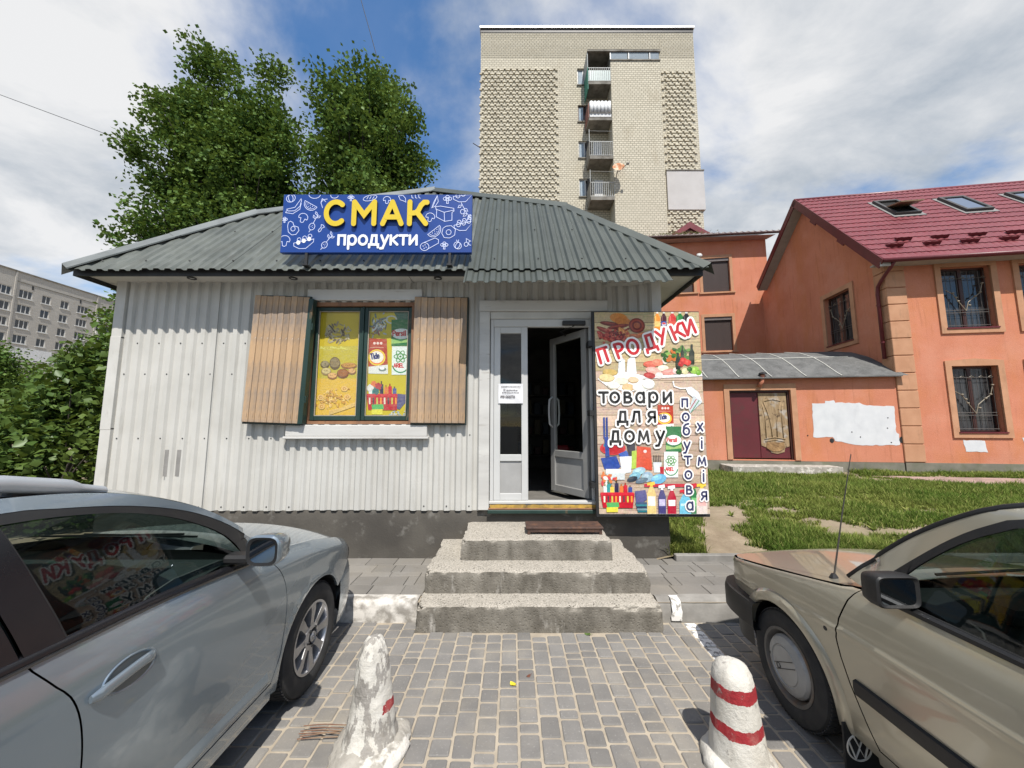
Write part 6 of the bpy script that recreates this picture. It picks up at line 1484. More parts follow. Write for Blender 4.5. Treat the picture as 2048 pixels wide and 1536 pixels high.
# ornamental proud bricks
def relief(x0, x1, z0, z1, name):
    b = MB(); P_, H_ = .46, .32; r = 0; z = z0
    while z < z1 - .1:
        x = x0 + (P_/2 if r % 2 else 0)
        while x < x1 - .2:
            j = rng.uniform(-.01, .01)
            for (dx_, dz_) in ((0, .12), (-.16, 0), (.16, 0)): b.box(x+dx_-.085-TX, x+dx_+.085-TX, -.085+j, .0, z+dz_, z+dz_+.098)
            x += P_
        z += H_; r += 1
    return tag(b.build(name, m_brickp, tower), kind='stuff')
relief(-2.15, 3.55, 14.0, 28.0, 'proud_bricks'); relief(11.3, 13.55, 19.85, 27.95, 'proud_bricks'); relief(11.3, 13.55, 12.0, 16.7, 'proud_bricks')
b = MB()
for i in range(12):
    z = 28.9 + i*.17
    b.box(-2.3-TX, 13.58-TX, -.018, .0, z, z+.075)
tag(b.build('proud_brick_courses', m_brick, tower), kind='stuff')
MB().tube([(-2.4-TX, 1.0, 22.4), (-2.9-TX, .6, 22.45)], .03, 5).build('wall_antenna', m_iron, tower)
# satellite dish on its arm
ds = empty('satellite_dish', (7.15, 23.78, 18.6), 0, 'rusty satellite dish fixed to the tower block below a balcony', 'dish')
dm = rotmat((-.0, -.45, .15), R(65), R(-20), 0)
MB().lathe([(.02, .0), (.18, .03), (.32, .085), (.40, .14), (.395, .15), (.31, .10), (.17, .045), (.01, .015)], 20, mat=dm).build('reflector', pm('rusty_dish', (.55,.42,.30), (.42,.17,.07), scale=3, lo=.45, hi=.55, rough=.7, metal=.1), ds, smooth=True)
MB().tube([(0, .0, 0), (0, -.4, .15)], .03, 6).build('mount', m_iron, ds); MB().tube([(.0, -.45, -.1), (.35, -.8, .12), (.5, -.85, .22)], .02, 5).build('feed_arm', m_iron, ds); MB().bbox(.42, .6, -.92, -.8, .16, .28, .02).build('feed_horn', m_iron, ds)

# ------------------------------------------------------------------ far apartment block on the left
m_brickg = brick_mat('grey_brick', (.50,.475,.435), (.43,.41,.375), (.26,.245,.22), .5, .15, 'YZ')
apt = empty('apartment_block', (-88, 72, 0), 0, 'long grey brick apartment block far off at the left edge', 'building')
cols = [58.6, 62.4, 65.3, 68.3, 71.2, 74.3, 78.9, 83.5, 87]
zr = [25.0 - 2.74*i for i in range(9)]
holes = []
for ci, y in enumerate(cols):
    hw = .95 if ci in (1, 2, 5) else (.68 if ci in (3, 4) else 1.9)
    for z in zr: holes.append((y-72-hw, y-72+hw, z-.75, z+.78))
af = lambda a, z, d: (-d, a, z)
holed_wall(MB(), af, -22, 24, 0, 28.8, holes, .25).build('wall', m_brickg, apt, fix=False)
MB().box(-14, -.3, -22, 24, 0, 28.75).build('wall_core', m_brickg, apt); MB().box(-14.2, .15, -22.2, 24.2, 28.76, 28.95).build('roof_edge', m_concd, apt)
m_wfar = pm('far_window_white', (.62,.62,.60), rough=.6)
for (p, q, r, s) in holes:
    nb = 3 if q-p > 1.5 else 2
    if q-p > 3: nb = 6
    b = MB(); 
    for a in [(p, p+.10, r, s), (q-.10, q, r, s), (p+.1, q-.1, s-.10, s), (p+.1, q-.1, r, r+.10)] + [(p+(q-p)*k/nb-.05, p+(q-p)*k/nb+.05, r+.1, s-.1) for k in range(1, nb)]: b.box(-.16, -.10, a[0], a[1], a[2], a[3])
    w = b.build('window', m_wfar, apt); MB().box(-.15, -.14, p+.1, q-.1, r+.1, s-.1).build('pane', m_dglass, w); MB().box(-.1, .10, p-.12, q+.12, r-.16, r-.01).build('sill', m_wfar, w)
    if q-p > 3: MB().box(.0, .35, p-.15, q+.15, r-1.0, r-.17).build('balcony_front', pm('balcony_cladding', (.55,.54,.50), (.46,.45,.42), scale=.6, rough=.8), w)
MB().box(.0, .10, -8.2, -1.9, 13.0, 15.3).build('insulated_band', pm('white_band', (.66,.67,.68), rough=.9), apt)
for y in (63.7, 76.7): MB().box(.0, .12, y-72-.12, y-72+.12, 0, 28.7).build('joint_pier', m_brickg, apt)
MB().box(.0, .06, -8.2, 4.6, 27.0, 27.12).build('string_course', m_concd, apt)
for y in (66, 73.6): MB().box(.0, .04, y-72, y-72+.25, 26.2, 26.9).build('vent_slot', m_dark, apt)
MB().bbox(.1, .5, 7.5, 8.4, 23.1, 23.8, .03).build('air_conditioner', m_wfar, apt)

# ------------------------------------------------------------------ overhead wires
def wire(pts, label):
    o = MB().tube(pts, .012, 5).build('overhead_wire', m_dark); tag(o, label, 'wire')
wire([(-5.75, 12, 17.9), (-5.51, 12, 17.06), (-5.09, 12, 15.63), (-4.6, 12, 13.9)], 'thin black overhead wire running down into the right tree crown')
wire([(-26, 14, 16.6), (-21.1, 14, 15.18), (-16.9, 14, 13.57), (-13, 14.2, 12.0)], 'thin overhead wire crossing the sky at the left')
# ------------------------------------------------------------------ trees and shrubs
def leaf_mat(name, c1, c2, c3, gloss=.012):
    t = NT(name); gi = t.n('ShaderNodeNewGeometry').outputs['Random Per Island']
    c = t.mix(t.ramp(gi, 0, 1), c1, c2); c = t.mix(t.ramp(t.noise(.7, 3), .45, .7, 0, .7), c, c3)
    a = t.n('ShaderNodeBsdfDiffuse'); b = t.n('ShaderNodeBsdfTranslucent'); g = t.n('ShaderNodeBsdfGlossy'); g.inputs['Roughness'].default_value = .38; g.inputs[0].default_value = (.5,.55,.5,1)
    t.l(c, a.inputs[0]); t.l(t.mix(.5, c, (.16,.20,.02)), b.inputs[0])
    m1 = t.n('ShaderNodeMixShader'); m1.inputs[0].default_value = .22; t.l(a.outputs[0], m1.inputs[1]); t.l(b.outputs[0], m1.inputs[2])
    m2 = t.n('ShaderNodeMixShader'); m2.inputs[0].default_value = gloss; t.l(m1.outputs[0], m2.inputs[1]); t.l(g.outputs[0], m2.inputs[2]); t.l(m2.outputs[0], t.out.inputs[0]); return t.mat
m_leaf1 = leaf_mat('maple_leaf', (.048,.102,.024), (.12,.195,.05), (.165,.24,.058))
m_leaf2 = leaf_mat('bright_leaf', (.06,.11,.02), (.11,.165,.03), (.14,.19,.04))
m_leaf3 = leaf_mat('lilac_leaf', (.050,.095,.022), (.105,.16,.038), (.13,.17,.035), .03)
m_bark = pm('bark', (.075,.062,.05), (.045,.038,.032), scale=6, stretch=(1,1,.25), rough=.95, bump=.8, bscale=22)
def leaves_mesh(name, pts, sizes, mat, parent, seed, droop=.45, wide=.42, upb=.6):
    """many folded leaf faces: pts (n,3) leaf bases"""
    rs = np.random.RandomState(seed); n = len(pts); P = np.asarray(pts)
    d = rs.normal(size=(n, 3)); d[:, 2] = d[:, 2]*.6 - droop; d /= np.linalg.norm(d, axis=1)[:, None]
    nn = rs.normal(size=(n, 3))*.75; nn[:, 2] += upb + .4; nn -= d*np.sum(nn*d, axis=1)[:, None]; nn /= np.linalg.norm(nn, axis=1)[:, None]
    s = np.cross(d, nn); L = np.asarray(sizes)[:, None]; w = L*wide
    fold = nn*L*.10
    V = np.empty((n, 4, 3)); V[:, 0] = P; V[:, 1] = P + d*L*.45 + s*w + fold; V[:, 2] = P + d*L; V[:, 3] = P + d*L*.45 - s*w + fold
    me = bpy.data.meshes.new(name); V = V.reshape(-1, 3)
    me.vertices.add(len(V)); me.vertices.foreach_set('co', V.ravel())
    idx = np.arange(n)[:, None]*4 + np.array([0, 1, 2, 0, 2, 3])[None, :]
    me.loops.add(n*6); me.loops.foreach_set('vertex_index', idx.ravel().astype(np.int32))
    me.polygons.add(n*2); me.polygons.foreach_set('loop_start', np.arange(0, n*6, 3, dtype=np.int32)); me.polygons.foreach_set('loop_total', np.full(n*2, 3, dtype=np.int32))
    me.materials.append(mat); me.update(calc_edges=True); me.validate()
    return link(name, me, parent)
def tree(name, label, loc, H, trunk_r, env, nlimb, leaf, nleaf, mat, seed, z0=2.5, lean=(0, 0), leaders=1, clump=.34, rise=(.55, 1.1), group=None):
    """env(t, a): crown radius at height fraction t and azimuth a"""
    rr = random.Random(seed); rs = np.random.RandomState(seed)
    root = empty(name, loc, 0, label, 'tree', group)
    tk = MB(); N_ = 9
    def axis(t, k=0): return Vector((lean[0]*t*t + (.5*(k-(leaders-1)/2)*max(0, t-.25)*2.2) + .10*math.sin(t*7+seed), lean[1]*t*t + .10*math.cos(t*6+seed), H*t))
    for k in range(leaders): tk.tube([axis(i/N_, k) for i in range(N_)], [trunk_r*(1-.86*i/N_)*(1 if k == 0 else .8) + .01 for i in range(N_)], 8)
    tk.build('trunk', m_bark, root, smooth=True)
    lb = MB(); cl = []
    for i in range(nlimb):
        t0 = (z0/H) + (1 - z0/H)*((i+rr.random())/nlimb)**.9*.93; k = rr.randrange(leaders); a = i*2.399 + rr.uniform(-.4, .4)
        p0 = axis(t0*.90, k); r = env(min(t0+.06, 1), a)*rr.uniform(.72, 1.05); up = rr.uniform(*rise)*r
        top = p0 + Vector((math.cos(a)*r, math.sin(a)*r, min(up, H*1.0 - p0.z - .15 if p0.z + up > H else up)))
        mid = p0.lerp(top, .5) + Vector((0, 0, -.10*r))
        lb.tube([p0, mid, top], [trunk_r*.30*(1-t0*.7)+.012, .02, .008], 5)
        m = max(3, int(2 + r*2.7))
        for j in range(m):
            f = .25 + .8*(j+rr.random()*.6)/m; q = p0.lerp(mid, f*2) if f < .5 else mid.lerp(top, min(1.05, f*2-1))
            sp = .28*(.4+f)
            cl.append((q + Vector((rr.gauss(0, sp), rr.gauss(0, sp), rr.gauss(0, sp*.8))), rr.uniform(.7, 1.3)))
    lb.build('limbs', m_bark, root)
    for i in range(int(nlimb*.35)):
        t_ = rr.uniform(.6, 1.0); cl.append((axis(t_, rr.randrange(leaders)) + Vector((rr.gauss(0, .35), rr.gauss(0, .35), rr.gauss(0, .2))), 1.0))
    C_ = np.array([tuple(c[0]) for c in cl]); Sg = np.array([c[1] for c in cl])
    ix = rs.randint(0, len(C_), nleaf); off = np.clip(rs.normal(size=(nleaf, 3)), -1.7, 1.7)*clump*np.array([1, 1, .72])*Sg[ix][:, None]
    pts = C_[ix] + off; sz = leaf*rs.uniform(.65, 1.25, nleaf)
    leaves_mesh('crown', pts, sz, mat, root, seed+1)
    return root
def env_col(Rm, seed):
    def f(t, a):
        prof = lerp_table([(0, .62), (.25, .95), (.45, 1.0), (.65, .92), (.82, .76), (.93, .50), (1.0, .16)], t)
        return Rm*prof*(1 + .12*math.sin(2*a+seed) + .13*math.sin(3*a + t*9 + seed*2))
    return f
tree('maple_tree', 'tall leafy tree on the left behind the shop roof', (-9.95, 11.4, .1), 13.9, .21, env_col(1.72, 1), 145, .12, 84000, m_leaf1, 4, lean=(-.1, 0), clump=.23, rise=(.9, 1.9), group='tall trees behind the shop')
tree('maple_tree', 'tall leafy tree between the other two behind the shop roof', (-7.95, 11.0, .1), 13.2, .17, env_col(1.28, 2.2), 112, .12, 58000, m_leaf1, 7, lean=(-.3, 0), clump=.21, rise=(.9, 1.9), group='tall trees behind the shop')
tree('maple_tree', 'tall leafy tree above the right half of the blue sign', (-4.8, 11.2, .1), 13.7, .20, env_col(1.9, 3.4), 145, .12, 86000, m_leaf1, 12, lean=(.2, 0), leaders=2, clump=.23, rise=(.9, 1.9), group='tall trees behind the shop')
tree('young_tree', 'lower brighter green tree seen in the gap between the tall trees', (-8.6, 15.5, .1), 9.6, .15, env_col(2.0, 5), 60, .13, 16000, m_leaf2, 17, clump=.3)
tree('round_tree', 'rounded dark green tree right of the bush below the far block', (-18.2, 16.2, .1), 5.4, .16, lambda t, a: 1.75*math.sin(math.pi*min(.16+.84*t, .97))**.6, 70, .13, 20000, m_leaf1, 23, z0=1.2, clump=.23, rise=(.2, .6), group='rounded trees at the left edge')
tree('round_tree', 'rounded green tree cut off by the left edge of the photo', (-22.6, 15.6, .1), 5.4, .17, lambda t, a: 1.95*math.sin(math.pi*min(.16+.84*t, .97))**.6, 70, .13, 20000, m_leaf1, 29, z0=1.0, clump=.26, rise=(.2, .6), group='rounded trees at the left edge')
# broad-leaved shrub against the left side of the shop
def shrub(loc, blobs, n, leaf, seed, label):
    root = empty('lilac_bush', loc, 0, label, 'bush'); rs = np.random.RandomState(seed); rr = random.Random(seed); pts = []
    w = np.array([b[3]*b[4]*b[5] for b in blobs])**.67; w /= w.sum(); st_ = MB()
    for b, f in zip(blobs, w):
        k = int(n*f); d = rs.normal(size=(k, 3)); d /= np.linalg.norm(d, axis=1)[:, None]
        r = (.62 + .42*rs.random_sample(k))[:, None]; q = d*r*np.array(b[3:6]) + np.array(b[:3])
        q += .12*np.sin(q*4.1 + seed); pts.append(q)
        for _ in range(7):
            e = Vector(b[:3]) + Vector((rr.gauss(0, .4)*b[3], rr.gauss(0, .4)*b[4], rr.uniform(0, .8)*b[5])); st_.tube([(b[0]*.5, b[1]*.5, 0), Vector((b[0]*.8, b[1]*.8, e.z*.5)), e], [.03, .02, .006], 5)
    st_.build('stems', m_bark, root)
    P = np.concatenate(pts); P = P[P[:, 2] > .05]
    leaves_mesh('foliage', P, leaf*rs.uniform(.6, 1.25, len(P)), m_leaf3, root, seed, droop=.35, wide=.40, upb=.9)
shrub((-7.4, 6.1, .14), [(.25, .0, 1.35, .95, .7, 1.45), (-.55, -.15, 1.0, .8, .7, 1.15), (-1.5, -.3, .85, .9, .7, .95), (.45, .5, 1.9, .8, .7, 1.15), (-1.0, .6, 1.2, 1.0, .7, 1.05), (-2.4, -.1, .8, .9, .8, .9), (.8, -.5, .7, .6, .55, .75), (-.4, -.75, .55, .9, .5, .6)], 15000, .125, 3, 'dense broad-leaved green bush at the left end of the shop')
# ------------------------------------------------------------------ cars
def in_poly(p, poly):
    x, y = p; c = False; n = len(poly)
    for i in range(n):
        x1, y1 = poly[i]; x2, y2 = poly[i-1]
        if (y1 > y) != (y2 > y) and x < (x2-x1)*(y-y1)/(y2-y1) + x1: c = not c
    return c
def resample(poly, d, closed=True):
    out = []; n = len(poly)
    for i in range(n if closed else n-1):
        a, b = poly[i], poly[(i+1) % n]; k = max(1, int(math.ceil(math.hypot(b[0]-a[0], b[1]-a[1])/d)))
        out += [(a[0]+(b[0]-a[0])*j/k, a[1]+(b[1]-a[1])*j/k) for j in range(k)]
    if not closed: out.append(poly[-1])
    return out
def smooth_poly(poly, d=.03, closed=False):
    """Catmull-Rom through the points"""
    P = [Vector(p) for p in poly]; n = len(P); out = []
    for i in range(n if closed else n-1):
        p0, p1, p2, p3 = (P[(i-1) % n] if (closed or i > 0) else P[0]), P[i], P[(i+1) % n], (P[(i+2) % n] if (closed or i+2 < n) else P[-1])
        k = max(1, int((p2-p1).length/d))
        for j in range(k):
            t = j/k; out.append(tuple(.5*((2*p1) + (p2-p0)*t + (2*p0-5*p1+4*p2-p3)*t*t + (3*p1-p0-3*p2+p3)*t**3)))
    if not closed: out.append(tuple(P[-1]))
    return out
def panel(outline, W, side, name, mat, parent, spacing=.035, hole=None, flange=.016, inset=0.0, off=0.0, ne=.02):
    """a body panel: 2-D side-view outline filled with a fine mesh, laid on the body surface x = side*W(y, z)"""
    B = resample(outline, spacing*.6); n = len(B); pts = [Vector(p) for p in B]; edges = [(i, (i+1) % n) for i in range(n)]
    Hh = []
    if hole:
        Hh = resample(hole, spacing*.6); b0 = len(pts); pts += [Vector(p) for p in Hh]; edges += [(b0+i, b0+(i+1) % len(Hh)) for i in range(len(Hh))]
    xs = [p[0] for p in B]; ys = [p[1] for p in B]; bpts = list(pts)
    y = min(ys) + spacing*.5
    while y < max(ys):
        x = min(xs) + spacing*.5
        while x < max(xs):
            if in_poly((x, y), B) and not (Hh and in_poly((x, y), Hh)):
                if all((q[0]-x)**2 + (q[1]-y)**2 > (spacing*.55)**2 for q in bpts): pts.append(Vector((x, y)))
            x += spacing
        y += spacing
    v2, e2, f2, *_ = delaunay_2d_cdt(pts, edges, [], 0, 1e-5)
    fs = []
    for f in f2:
        c = (sum(v2[i].x for i in f)/len(f), sum(v2[i].y for i in f)/len(f))
        if in_poly(c, B) and not (Hh and in_poly(c, Hh)): fs.append(tuple(f))
    def nrm(y, z, e=ne):
        v = Vector((side, -(W(y+e, z)-W(y-e, z))/(2*e), -(W(y, z+e)-W(y, z-e))/(2*e))); return tuple(v.normalized())
    vs = [(side*(W(p.x, p.y)+off), p.x, p.y) for p in v2]; nv = [nrm(p.x, p.y) for p in v2]
    b = MB().add(vs, [f if side > 0 else f[::-1] for f in fs])
    if flange:
        for li, loop in enumerate([B] + ([Hh] if Hh else [])):
            m = len(loop); a = [(side*(W(p[0], p[1])+off), p[0], p[1]) for p in loop]; c = [(side*(W(p[0], p[1])+off-flange), p[0], p[1]) for p in loop]
            b.add(a + c, [(i, (i+1) % m, m+(i+1) % m, m+i) for i in range(m)])
            fn_ = []
            for i in range(m):
                p, q = loop[i-1], loop[(i+1) % m]; d_ = Vector((q[0]-p[0], q[1]-p[1])); o_ = Vector((0, d_.y, -d_.x))
                t_ = Vector((0, loop[i][0], loop[i][1])) + o_.normalized()*.004
                if in_poly((t_.y, t_.z), loop) != (li == 1): o_ = -o_
                fn_.append(tuple(o_.normalized()))
            nv += fn_ + fn_
    o = b.build(name, mat, parent, fix=False); me = o.data
    me.polygons.foreach_set('use_smooth', [True]*len(me.polygons)); me.normals_split_custom_set_from_vertices(nv); return o
def paint(name, col, col2, rough=.32, metal=.55, dirt=(.30,.27,.22), flake=900):
    t = NT(name)
    c = t.mix(t.ramp(t.noise(1.2, 3, .5), .3, .7, .1, .5), col, col2)
    df = t.ramp(t.noise(2.2, 5, .55), .5, .85, 0, .14); c = t.mix(df, c, dirt)
    rg = rough
    t.bsdf(c, rg, metal, None, .85, .5, Coat_Roughness=.045); return t.mat
t = NT('car_glass')
gl = t.n('ShaderNodeBsdfGlossy'); gl.inputs['Roughness'].default_value = .015; tr = t.n('ShaderNodeBsdfTransparent'); tr.inputs[0].default_value = (.34,.40,.38,1)
ms = t.n('ShaderNodeMixShader'); t.l(schlick(t, .035), ms.inputs[0]); t.l(tr.outputs[0], ms.inputs[1]); t.l(gl.outputs[0], ms.inputs[2]); t.l(ms.outputs[0], t.out.inputs[0]); m_cglass = t.mat
m_rubber = pm('tyre_rubber', (.022,.022,.023), (.036,.035,.034), scale=12, rough=.85, bump=.3, bscale=60, layers=[((.09,.085,.075), 7, .55, .75, (1,1,1), .5)])
m_blackpl = pm('black_plastic', (.013,.013,.014), (.018,.018,.018), scale=9, rough=.5, bump=.1, bscale=200, layers=[((.05,.047,.042), 6, .58, .8, (1,1,1), .3)])
m_gloss = pm('gloss_black', (.010,.010,.012), (.013,.013,.015), rough=.22, spec=.35)
m_cabin = pm('cabin_grey', (.045,.046,.047), (.032,.033,.034), scale=5, rough=.8)
m_seat = pm('seat_cloth', (.075,.075,.078), (.055,.055,.058), scale=20, rough=.95)
m_chrome = pm('chrome_strip', (.55,.55,.56), (.5,.5,.5), rough=.18, metal=1.0)
m_alloy = pm('alloy_silver', (.42,.42,.43), (.36,.36,.37), scale=4, rough=.32, metal=.85, layers=[((.12,.11,.10), 7, .55, .75, (1,1,1), .5)])
m_mirror = pm('mirror_glass', (.40,.42,.44), rough=.02, metal=1.0)
m_lens = pm('lamp_glass_clear', (.55,.56,.57), (.45,.46,.47), rough=.06, spec=.8, metal=.35)
m_amber = pm('amber_lens', (.70,.28,.03), rough=.15)
m_redl = pm('red_lens', (.35,.01,.015), rough=.15)
def arc_pts(cy, cz, r, a0, a1, n=22): return [(cy + r*math.cos(R(a0+(a1-a0)*i/n)), cz + r*math.sin(R(a0+(a1-a0)*i/n))) for i in range(n+1)]
def wheel(parent, x, y, r, w, kind, side):
    """tyre + rim; side = +1/-1 outward direction"""
    M0 = Matrix.Translation((x, y, r)) @ Matrix.Rotation(R(90)*side, 4, 'Y')      # lathe axis -> outward
    rr_ = r*.66
    tp = [(rr_, -w*.44), (rr_+.02, -w*.5), (r-.045, -w*.52), (r-.012, -w*.44), (r, -w*.30), (r, w*.30), (r-.012, w*.44), (r-.045, w*.52), (rr_+.02, w*.5), (rr_, w*.44)]
    ty = MB().lathe(tp, 56, mat=M0, cap=False)
    for k in range(72):
        a = 2*math.pi*k/72
        for s in (-1, 1): ty.box(r-.004, r+.003, -.008, .008, s*w*.12, s*w*.40, mat=M0 @ Matrix.Rotation(a, 4, 'Z') @ Matrix.Rotation(.25*s, 4, 'X'))
    wh = ty.build('wheel', m_rubber, parent, smooth=40)
    if kind == 'alloy':
        MB().lathe([(rr_-.004, -w*.4), (rr_-.002, w*.40), (rr_-.002, w*.46), (rr_-.016, w*.46), (rr_-.024, w*.36), (rr_-.03, -w*.3)], 48, mat=M0, cap=False).build('rim', m_alloy, wh, smooth=35)
        MB().lathe([(rr_-.03, -.02), (.10, -.015), (.02, -.01)], 32, mat=M0).build('brake', m_blackpl, wh)
        for k in range(8):
            sp = MB(); a = R(45)*k
            vs = []
            for (rad, hw, z0, z1) in ((.055, .030, .02, .082), (.11, .026, .02, .086), (rr_-.05, .033, .03, .092), (rr_-.012, .042, .03, .088)): vs += [(rad, -hw, z0), (rad, -hw*.72, z1), (rad, hw*.72, z1), (rad, hw, z0)]
            fs = []
            for i in range(3):
                for q in range(3): fs.append((i*4+q, i*4+q+1, i*4+q+5, i*4+q+4))
            fs += [(0,1,2,3), (12,13,14,15)]
            sp.add([tuple(M0 @ Matrix.Rotation(a, 4, 'Z') @ Vector(v)) for v in vs], fs); sp.build('spoke', m_alloy, wh, smooth=30)
        hub = MB().lathe([(.078, .02), (.075, .085), (.05, .092), (.045, .07)], 28, mat=M0, cap=False); hub.lathe([(.030, .07), (.030, .094), (.024, .099), (.0, .100)], 20, mat=M0, cap=False); hub.build('hub_cap', m_alloy, wh, smooth=35)
        lg = MB()
        for k in range(5): lg.lathe([(.010, .06), (.010, .095), (.006, .098)], 8, mat=M0 @ Matrix.Rotation(R(72)*k, 4, 'Z') @ Matrix.Translation((.052, 0, 0)))
        lg.build('wheel_nut', m_blackpl, wh)
        eb = MB()
        for (rx, ry, n_) in ((.019, .013, 20), (.007, .012, 14)): eb.tube([tuple(M0 @ Vector((rx*math.cos(6.283*i/n_), ry*math.sin(6.283*i/n_), .101))) for i in range(n_+1)], .0018, 5)
        eb.build('emblem', m_chrome, wh)
    else:
        st_ = pm('old_wheel_steel', (.16,.15,.14), (.10,.095,.088), scale=8, rough=.6, metal=.4, layers=[((.20,.11,.06), 9, .55, .7, (1,1,1), .6)])
        MB().lathe([(rr_, w*.40), (rr_+.004, w*.47), (rr_-.012, w*.47), (rr_-.022, w*.34), (rr_-.035, w*.15), (.05, .03)], 48, mat=M0, cap=False).build('rim', st_, wh, smooth=35)
        cov = pm('wheel_trim_grey', (.36,.36,.355), (.29,.29,.285), scale=5, rough=.45, metal=.35, layers=[((.14,.13,.12), 9, .56, .74, (1,1,1), .5)])
        MB().lathe([(rr_-.034, .02), (rr_-.034, .062), (rr_-.046, .078), (.105, .092), (.101, .086), (.097, .086), (.094, .090), (.0, .092)], 48, mat=M0, cap=False).build('wheel_trim', cov, wh, smooth=32)
        g_ = MB()
        for s in (-1, 1): g_.box(s*.016-.0016, s*.016+.0016, -.085, .085, .0915, .0945, mat=M0 @ Matrix.Rotation(R(28), 4, 'Z'))
        g_.tube([tuple(M0 @ Matrix.Rotation(R(28), 4, 'Z') @ Vector((.014*math.cos(6.283*i/16), .055+.014*math.sin(6.283*i/16), .093))) for i in range(17)], .0018, 5)
        g_.build('trim_groove', m_blackpl, wh)
        MB().lathe([(.012, .08), (.010, .093)], 8, mat=M0 @ Matrix.Translation((.0, rr_-.065, -.008))).build('valve_slot', m_dark, wh)
    return wh
def loft_rows(b, rows): b.grid(rows); return b
def roof_curve_pts(curve, d=.05):
    return smooth_poly(curve, d)

def wrap_bumper(path, prof, mirror=True):
    """plan path (x, y) from the wheel arch to the centre line, vertical profile (outward, z)"""
    P = smooth_poly(path, .03); rows = []
    full = P + [(-x, y) for x, y in P[::-1][1:]]
    for i, (x, y) in enumerate(full):
        a = Vector(full[max(i-1, 0)]); c = Vector(full[min(i+1, len(full)-1)]); d_ = (c-a).normalized(); n = Vector((d_.y, -d_.x))
        if n.dot(Vector((x, y+.6))) < 0: n = -n
        rows.append([(x + n.x*o, y + n.y*o, z) for o, z in prof])
    return MB().grid(rows)

# ---- silver-grey estate (left)
PA_ = paint('silver_grey_paint', (.215,.262,.302), (.245,.294,.335), .26, .58)
carA = empty('estate_car', (-2.13, 2.54, 0), 0, 'silver-grey estate car with roof rails parked at the left', 'car', 'cars parked in front of the shop')
profA = [(.10,.80), (.30,.853), (.50,.870), (.70,.880), (.86,.872), (.95,.853), (1.03,.818), (1.10,.797), (1.20,.760), (1.30,.720), (1.37,.685), (1.41,.655), (1.45,.61)]
planA = [(-3.86,.26), (-3.8,.18), (-3.6,.08), (-3.2,.02), (-2.9,0), (.10,0), (.30,.008), (.45,.025), (.58,.060), (.68,.105), (.76,.17), (.82,.25), (.88,.36)]
zsA = [(-.60,1.0), (-.51,.985), (-.3,.957), (0,.912), (.3,.842), (.5,.772), (.62,.712), (.76,.64), (.84,.60)]
zcA = [(-.60,1.07), (-.38,1.035), (0,.985), (.3,.925), (.5,.862), (.62,.805), (.76,.715), (.84,.64)]
def WA(y, z):
    x = lerp_table(profA, z) - lerp_table(planA, y)
    if z > 1.0: x -= lerp_table([(-1.0, 0), (-.7,.018), (-.42,.055), (-.2,.09)], y)*min((z-1.0)/.1, 1)
    for cy in (0, -2.70):
        rr_ = math.hypot(y-cy, z-.315); x += .007*math.exp(-((rr_-.362)/.016)**2)
    if y > -.56:
        zs = lerp_table(zsA, y); h = .10
        if z > zs-h: q = min((z-(zs-h))/h, 1); x -= .062*(1-math.sqrt(max(0, 1-.94*q*q)))
    return x
ARC_F = arc_pts(0, .315, .352, 28, 200); 
